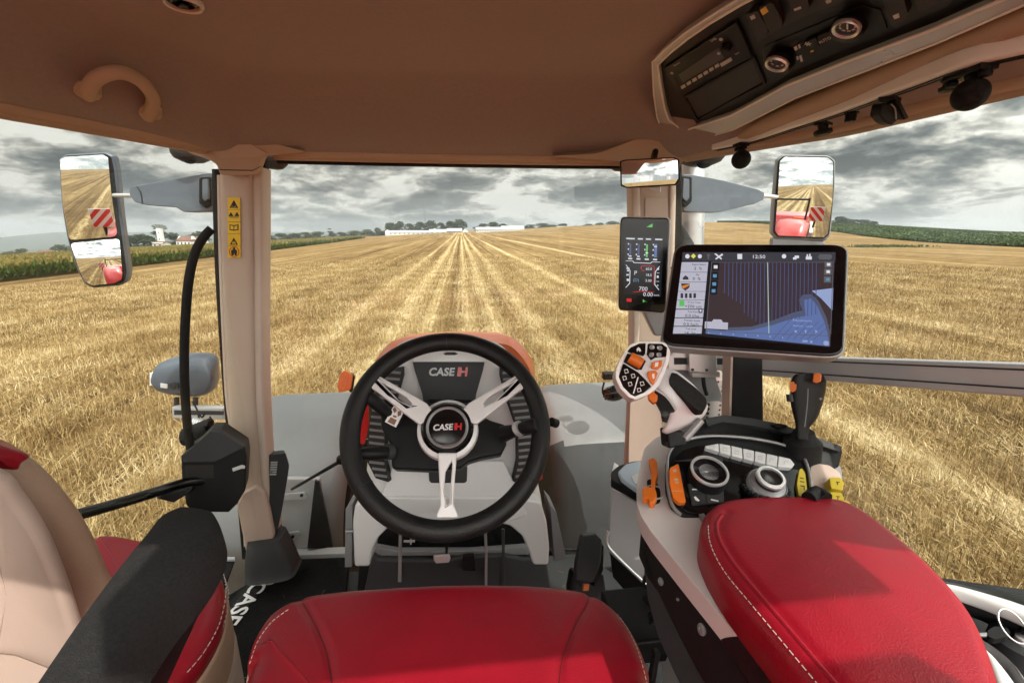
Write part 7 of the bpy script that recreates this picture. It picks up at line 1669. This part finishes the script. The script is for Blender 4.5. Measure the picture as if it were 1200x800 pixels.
for i in range(9):
    a = P(752+rr2.uniform(0, 10), 648+i*7+rr2.uniform(-3, 3), d=0.80); b_ = P(758+rr2.uniform(-6, 10), 665+i*8, d=0.78); c_ = (a+b_)/2+V((rr2.uniform(-.01, .02), -0.02, 0.01))
    tube('cable', [a, c_, b_], rr2.uniform(0.003, 0.006), M_rub if i % 3 else M_sild, cl_, n=7, sm=4)
box('slider_frame', P(745, 730, d=0.82), 0.10, 0.12, 0.05, M_blk, cl_, bevel=0.006)
tube('frame_tube', [P(690, 720, d=0.95), P(730, 712, d=0.9), P(770, 730, d=0.85)], 0.02, M_gryd, cl_, n=12, sm=3)
# round black marker seen through the windscreen by the pillar
rk = thing('front_beacon', P(720, 455, Y=1.75), 'round ribbed black lamp outside just left of the joystick', 'lamp')
rk.name = 'marker_lamp'
c_ = P(720, 461, Y=1.7)
lathe('lamp_bowl', c_, V((0.1, -0.5, -0.8)), [(0.030, -0.03), (0.046, -0.02), (0.048, 0.0), (0.044, 0.014), (0.034, 0.024), (0.018, 0.030), (0.004, 0.032)], M_blkg, rk, n=32)
for i in range(4): lathe('rib', c_, V((0.1, -0.5, -0.8)), [(0.049-i*0.006, 0.002+i*0.006), (0.0505-i*0.006, 0.004+i*0.006), (0.049-i*0.007, 0.0065+i*0.006)], M_gryd, rk, n=32)
box('bracket', P(713, 440, Y=1.72), 0.05, 0.03, 0.03, M_blk, rk, bevel=0.004)
tube('hoop', [P(708, 448, Y=1.7), P(706, 458, Y=1.7), P(710, 468, Y=1.7)], 0.004, M_blk, rk, n=8, sm=4)

# ================================================================ overhead control panel (right)
M_rad = mat('radio_black', (0.006, 0.006, 0.006), 0.4, spec=0.25)
oh = thing('overhead_control_panel', W(0.55, 0.6, 0.25), 'black overhead panel with radio, switches and climate dials in a silver frame', 'control panel')
A1 = W(0.60, 0.6, 0.235); A2 = W(0.40, 0.6, 0.322)
plO = plane3(A1, A2, W(0.60, 1.0, 0.235))
fo = [(766, 72), (780, 58), (802, 40), (828, 22), (862, 2), (900, -18), (1000, -80), (1300, -180), (1300, -40), (1200, 2), (1100, 47), (1000, 86), (930, 113), (903, 127), (860, 150), (808, 165), (800, 166), (778, 153), (772, 140), (768, 110)]
poly('panel_housing', fo, plO, 0.10, M_tan, oh, lift=-0.024, bevel=0.012, rnd=0.06)
fi = [(771, 76), (784, 63), (805, 46), (831, 28), (866, 7), (905, -14), (1002, -75), (1290, -172), (1290, -52), (1190, -7), (1090, 36), (990, 73), (922, 100), (900, 112), (857, 135), (806, 152), (799, 152), (784, 141), (779, 128), (774, 100)]
poly('silver_frame', [(764.5, 73), (779, 58), (801, 40), (828, 22), (862, 1), (900, -20), (1000, -82), (1300, -182), (1300, -37), (1202, 5), (1102, 49), (1002, 88), (932, 115), (905, 129), (860, 152), (808, 167), (799, 167), (776, 153), (770, 138), (766, 110)], plO, 0.014, M_frame, oh, lift=0.0, bevel=0.003, holes=([(x_+0.4, y_) for x_, y_ in fi],), rnd=0.0)
tube('frame_outer_edge', [plO.on(a, b_, 0.0008) for a, b_ in [(764.5, 73), (779, 58), (801, 40), (828, 22), (862, 1), (900, -20), (1000, -82), (1300, -182), (1300, -37), (1202, 5), (1102, 49), (1002, 88), (932, 115), (905, 129), (860, 152), (808, 167), (799, 167), (776, 153), (770, 138), (766, 110)]], 0.0018, M_brt, oh, n=8, closed=True)  # near-white colour on both edge tubes stands in for window reflections
tube('frame_bright_edge', [plO.on(a, b_, 0.001) for a, b_ in fi], 0.0024, M_brt, oh, n=8, closed=True)
poly('panel_face', fi, plO, 0.012, M_rad, oh, lift=-0.010, bevel=0.002, smooth=True)
def sub3(n_, l, m, parent, lift, th=0.0005): return sub2(n_, l, plO, m, parent, lift, th)
# radio
rd_ = poly('radio', [(779, 80), (863, 26.5), (881, 68), (794, 110)], plO, 0.008, M_rad, oh, lift=-0.004, bevel=0.002)
sub3('radio_display', [[(795, 88), (842, 56), (849, 68), (800, 97)]], mat('lcd_grey', (0.045, 0.045, 0.045), 0.3), rd_, -0.0035)
k_ = [(798+i*6.6, 103.5-i*4.05) for i in range(7)]
for a, b_ in k_: poly('radio_key', [(a-0.5, b_-1.6), (a+4.0, b_-4.2), (a+5.4, b_-1.0), (a+0.8, b_+1.6)], plO, 0.002, M_grg, rd_, lift=-0.0025, bevel=0.0004)
poly('radio_key', [(843.5, 75.5), (856, 68), (858, 71.5), (845.5, 79)], plO, 0.002, M_grg, rd_, lift=-0.0025, bevel=0.0004)
lathe('radio_volume_knob', plO.on(852, 54, -0.004), plO.n, [(0.0085, 0), (0.008, 0.008), (0.006, 0.010), (0.0, 0.010)], M_blk, rd_, n=24)
for a, b_ in ((787.5, 85.5), (845, 46), (842.5, 62.5)): lathe('radio_button', plO.on(a, b_, -0.0035), plO.n, [(0.0032, 0), (0.0030, 0.0015), (0.0, 0.0016)], M_grg, rd_, n=16)
ptext('radio_lettering', 'DAB', 836, 47, plO, 2.6, M_grg, rd_, dirpx=(0.85, -0.5), lift=-0.0036, ext=0.0002); ptext('radio_lettering', 'Bluetooth', 793, 75.5, plO, 1.6, M_grg, rd_, dirpx=(0.85, -0.5), lift=-0.0036, ext=0.0002)
ptext('radio_lettering', 'MENU', 864, 63, plO, 1.4, M_grg, rd_, dirpx=(0.85, -0.5), lift=-0.0036, ext=0.0002)
sub3('usb_slot', [[(786.5, 91.5), (790.5, 89.5), (794, 98), (790.5, 100)]], M_mark, rd_, -0.0032)
# storage pocket
pk = poly('storage_pocket_rim', [(799.5, 115), (884, 67), (897.5, 99), (816, 146)], plO, 0.004, M_blk, oh, lift=-0.006, bevel=0.001, holes=([(803.5, 115.5), (882, 71), (893.5, 98.5), (817, 140.5)],))
sub3('pocket_opening', [[(803.5, 115.5), (882, 71), (893.5, 98.5), (817, 140.5)]], M_mark, oh, -0.0095, 0.001)
# rocker switches
def rocker(q, nm='rocker_switch', mark=None, mc=M_grg):
    o = poly(nm, q, plO, 0.010, M_gryd, oh, lift=0.0, bevel=0.0025, rnd=0.2)
    if mark: sub3('switch_mark', [mark], mc, o, 0.0004)
    return o
poly('switch_well', [(873, 17), (885, 11), (905, 2), (925, -8), (955, -22), (965, 10), (925, 28), (888, 50)], plO, 0.003, M_mark, oh, lift=-0.0088)
rocker([(876, 17), (888, 13), (900, 36), (898, 43), (889, 47)], mark=[(878.5, 20), (883.5, 17.5), (885.5, 21.5), (880.5, 24)])
rocker([(889, 10), (905, 3), (916, 24), (916, 33), (903, 39), (898, 33)], mark=[(890.5, 12.5), (897, 8), (900.5, 14), (894, 18.5)], mc=M_decal)
rocker([(922, -4), (942, -12), (949, 10), (944, 18), (932, 22)], mark=[(930, 11), (938, 8), (939, 10.5), (931, 13.5)])
rocker([(951, -12), (985, -28), (992, -2), (985, 5), (962, 13)], mark=[(967, 1.5), (974, 0), (974, 3), (969, 5)])
poly('switch_well', [(1028, -20), (1075, -40), (1100, -50), (1125, -10), (1110, 8), (1050, 34), (1043, 30)], plO, 0.003, M_mark, oh, lift=-0.0088)
rocker([(1034, -14), (1053, -22), (1064, 16), (1060, 24), (1048, 29)], mark=[(1046, 19), (1053, 16), (1054, 21), (1048, 23)])
rocker([(1066, -20), (1092, -30), (1100, 4), (1076, 16)]); rocker([(1096, -30), (1118, -40), (1125, -6), (1106, 4)])
rocker([(1150, -60), (1200, -80), (1215, -40), (1165, -22)])
# climate panel with dials
poly('climate_strip', [(893, 56), (960, 28), (1010, 7), (1032, 12), (1040, 34), (1030, 42), (930, 84), (908, 96), (898, 90)], plO, 0.004, M_rad, oh, lift=-0.0085, bevel=0.001, rnd=0.1)
for i, (cx_, cy_, rr_) in enumerate(((910, 74, 14.5), (992, 32, 18.5))):
    o = plO.on(cx_, cy_, -0.008); ux0 = (plO.on(cx_+5, cy_)-plO.on(cx_-5, cy_)).length/10; r_ = rr_*ux0*0.93
    kn = lathe('climate_dial', plO.on(cx_+4, cy_-3, -0.01), plO.n, [(r_*1.25, 0), (r_*1.15, 0.012), (r_*0.95, 0.014)], M_blk, oh, n=40)
    lathe('dial_ring', plO.on(cx_+1, cy_-0.5, 0.002), plO.n, [(r_*0.98, 0), (r_*1.0, 0.003), (r_*0.93, 0.006), (r_*0.76, 0.004), (r_*0.74, 0)], M_chr, kn, n=48)
    lathe('dial_face', plO.on(cx_+1, cy_-0.5, 0.002), plO.n, [(r_*0.74, 0), (r_*0.72, 0.003), (0.0, 0.0036)], M_gryd, kn, n=32)
    pc = plO.on(cx_+1, cy_-0.5, 0.0058); e1 = (plO.on(cx_+11, cy_-0.5)-plO.on(cx_+1, cy_-0.5)).normalized(); e2 = plO.n.cross(e1)
    tk = []
    for k2_ in range(7 if i == 0 else 9):
        t = 2*math.pi*k2_/(7 if i == 0 else 9); tk.append(g_box(pc+(e1*math.cos(t)+e2*math.sin(t))*r_*0.52, (e1*math.cos(t)+e2*math.sin(t))*r_*0.06, (e2*math.cos(t)-e1*math.sin(t))*r_*0.12, plO.n*0.0003))
    v, f = merge(tk); mk('dial_marks', v, f, M_grg, kn, smooth=False)['kind'] = 'stuff'
    if i: 
        v, f = merge([g_box(pc+(e1*math.cos(t)+e2*math.sin(t))*r_*0.68, (e1*math.cos(t)+e2*math.sin(t))*r_*0.03, (e2*math.cos(t)-e1*math.sin(t))*r_*0.12, plO.n*0.0004) for t in np.linspace(-0.5, 0.9, 6)]); mk('red_scale', v, f, M_red, kn, smooth=False)
        v, f = g_box(pc, e1*r_*0.05, e2*r_*0.3, plO.n*0.0004); mk('pointer', v, f, M_white, kn, smooth=False)
rk1 = poly('climate_button', [(936, 60), (943, 50), (956, 44), (960, 56), (947, 64), (940, 65)], plO, 0.006, M_blk, oh, lift=-0.003, bevel=0.0015, rnd=0.12)
rk2 = poly('climate_button', [(957.5, 43.5), (968, 38.5), (975, 39), (976, 47), (970, 53), (961.5, 56)], plO, 0.006, M_blk, oh, lift=-0.003, bevel=0.0015, rnd=0.12)
ptext('button_lettering', 'AUTO', 966.5, 47.5, plO, 3.0, M_grg, rk2, dirpx=(0.9, -0.42), lift=-0.0026, ext=0.0002)
ptext('button_lettering', '*', 949, 53.5, plO, 8, M_white, rk1, dirpx=(0.9, -0.42), lift=-0.0026, ext=0.0002)
sub3('button_lamp', [[(949.5, 60.5), (953, 59), (953.6, 60.5), (950.2, 62)]], M_decal, rk1, -0.0026)
sub3('air_mark', [[(930, 56), (933, 54), (935, 58), (932, 60)], [(935, 53), (937, 52), (938.5, 56.5), (936.5, 57.5)]], M_grg, oh, -0.004)
sub3('air_mark', [[(936.5, 66), (939, 65), (941, 72), (938.5, 73)], [(933, 67), (935, 66), (936, 70), (934, 71)]], M_grg, oh, -0.004)
# fabric roll under the frame and white rail with black slots
roll = [(780, 160), (800, 170), (860, 156), (905, 135), (1000, 96), (1100, 56), (1200, 14), (1330, -40)]
rb2 = []
for a, b_ in roll: rb2.append(plO.on(a, b_+7, -0.012))
tube('fabric_roll', rb2, 0.017, M_linertrim, oh, n=14, sm=4)
rl = thing('accessory_rail', W(0.66, 0.7, 0.19), 'pale slotted accessory rail along the right roof edge above the side window', 'rail')
railp = [(838, 177), (880, 168), (930, 152), (980, 136), (1030, 118), (1080, 100), (1130, 82), (1200, 66), (1260, 52)]
def rail_pt(px, py): 
    r = ray(px, py); return EYE+r*((0.197)/r.z)
rp3 = [rail_pt(a, b_-1) for a, b_ in railp]
rws = [(p+V((-0.012, -0.004, 0.0)), p+V((0.014, 0.006, 0.0))) for p in rp3]
loft('rail_body', rws, (0, 0, 0.022), mat('pale_rail', (0.86, 0.86, 0.86), 0.35, metal=0.1), rl, e=6, sm=3)
for off_ in (-0.002, 0.007): tube('rail_slot', [p+V((off_, off_*0.3, -0.0008)) for p in rp3], 0.0012, M_mark, rl, n=6, sm=3)

# ball mounts and clamps hanging from the rail
def ball(px, py, rpx, top, label, plate):
    z_ = rail_pt(px, top).z; t0 = rail_pt(px, top); dd = (t0-EYE).dot(RM @ V((0, 0, -1)))
    c_ = P(px, py, d=dd); r_ = rpx*dd/F
    t = thing('ball_mount', t0, label, 'ball mount')
    vs, fs = g_lathe(c_, (0, 0, 1), [(r_*math.sin(a)+0.00001, -r_*math.cos(a)) for a in np.linspace(0.0, math.pi, 21)], 32); mk('rubber_ball', vs, fs, M_rub, t, sharp=180)
    tube('neck', [c_+V((0, 0, r_*0.8)), V((t0.x, t0.y, t0.z)) if (t0-c_).length < 0.1 else c_+V((0, 0, r_*2))], r_*0.36, M_blk, t, n=14)
    xd = (rail_pt(px+10, top-3.6)-t0).normalized()
    v, f = g_box(t0+V((0, 0, -0.003)), xd*plate, xd.cross(V((0, 0, 1)))*r_*0.6, V((0, 0, 0.004))); mk('mount_plate', v, f, M_blk, t, bevel=0.0015)
    for s_ in (-1, 1): lathe('thumb_screw', t0+xd*plate*0.85*s_+V((0, 0, -0.004)), (0, 0, -1), [(r_*0.30, 0), (r_*0.30, 0.004), (r_*0.36, 0.006), (r_*0.34, 0.010), (r_*0.1, 0.011)], M_blk, t, n=16)
ball(868.5, 187, 10.5, 168.5, 'small black ball mount nearest the right mirror', 0.016)
ball(1137, 111, 17.5, 82, 'largest black ball mount at the far right of the rail', 0.026)
t0 = rail_pt(965, 144); t = thing('rail_clamp', t0, 'black star knob clamp right of the small ball mount', 'clamp')
box('clamp_plate', t0+V((0, 0, -0.002)), 0.035, 0.02, 0.006, M_blk, t, bevel=0.0015, rz=0.5)
lathe('knob', t0+V((0, 0, -0.004)), (0.1, -0.1, -1), [(0.009, 0), (0.008, 0.008), (0.015, 0.009), (0.016, 0.015), (0.012, 0.018), (0.003, 0.018)], M_blk, t, n=10)
t0 = rail_pt(998, 131.5); t = thing('screw_knob', t0, 'plain round black screw knob between two clamps on the rail', 'knob')
lathe('knob', t0+V((0, 0, -0.001)), (0, 0, -1), [(0.011, 0), (0.011, 0.002), (0.0085, 0.003), (0.0085, 0.014), (0.006, 0.015)], M_blk, t, n=20)
t0 = rail_pt(1043, 115); t = thing('cup_clamp', t0, 'black folded phone clamp hanging left of the largest ball', 'clamp')
t.name = 'rail_clamp'
box('clamp_plate', t0+V((0, 0, -0.002)), 0.035, 0.02, 0.006, M_blk, t, bevel=0.0015, rz=0.5)
pcl = Plane(P(1047, 130, d=(t0-EYE).dot(RM @ V((0, 0, -1)))), V((0, -1, -0.2)))
poly('cup', [(1034, 122), (1044, 120), (1050, 126), (1054, 140), (1046, 147), (1038, 144), (1031, 135)], pcl, 0.02, M_blk, t, bevel=0.004, rnd=0.25)
poly('fold_arm', [(1047, 112), (1052, 111), (1066, 138), (1060, 141)], pcl, 0.02, M_blk, t, lift=0.003, bevel=0.002)
v, f = g_tube([pcl.on(a, b_, 0.002) for a, b_ in ((1044, 122), (1049, 128), (1050, 140))], 0.0010, 6, sm=4); mk('cup_trim', v, f, M_sild, t)
t0 = rail_pt(1113, 92); t = thing('screw_knob', t0, 'small black screw knob just left of the largest ball', 'knob'); t.name = 'screw_knob'
lathe('knob', t0+V((0, 0, -0.002)), (0, 0, -1), [(0.010, 0), (0.006, 0.004), (0.006, 0.008), (0.010, 0.009), (0.009, 0.014), (0.002, 0.015)], M_blk, t, n=14)
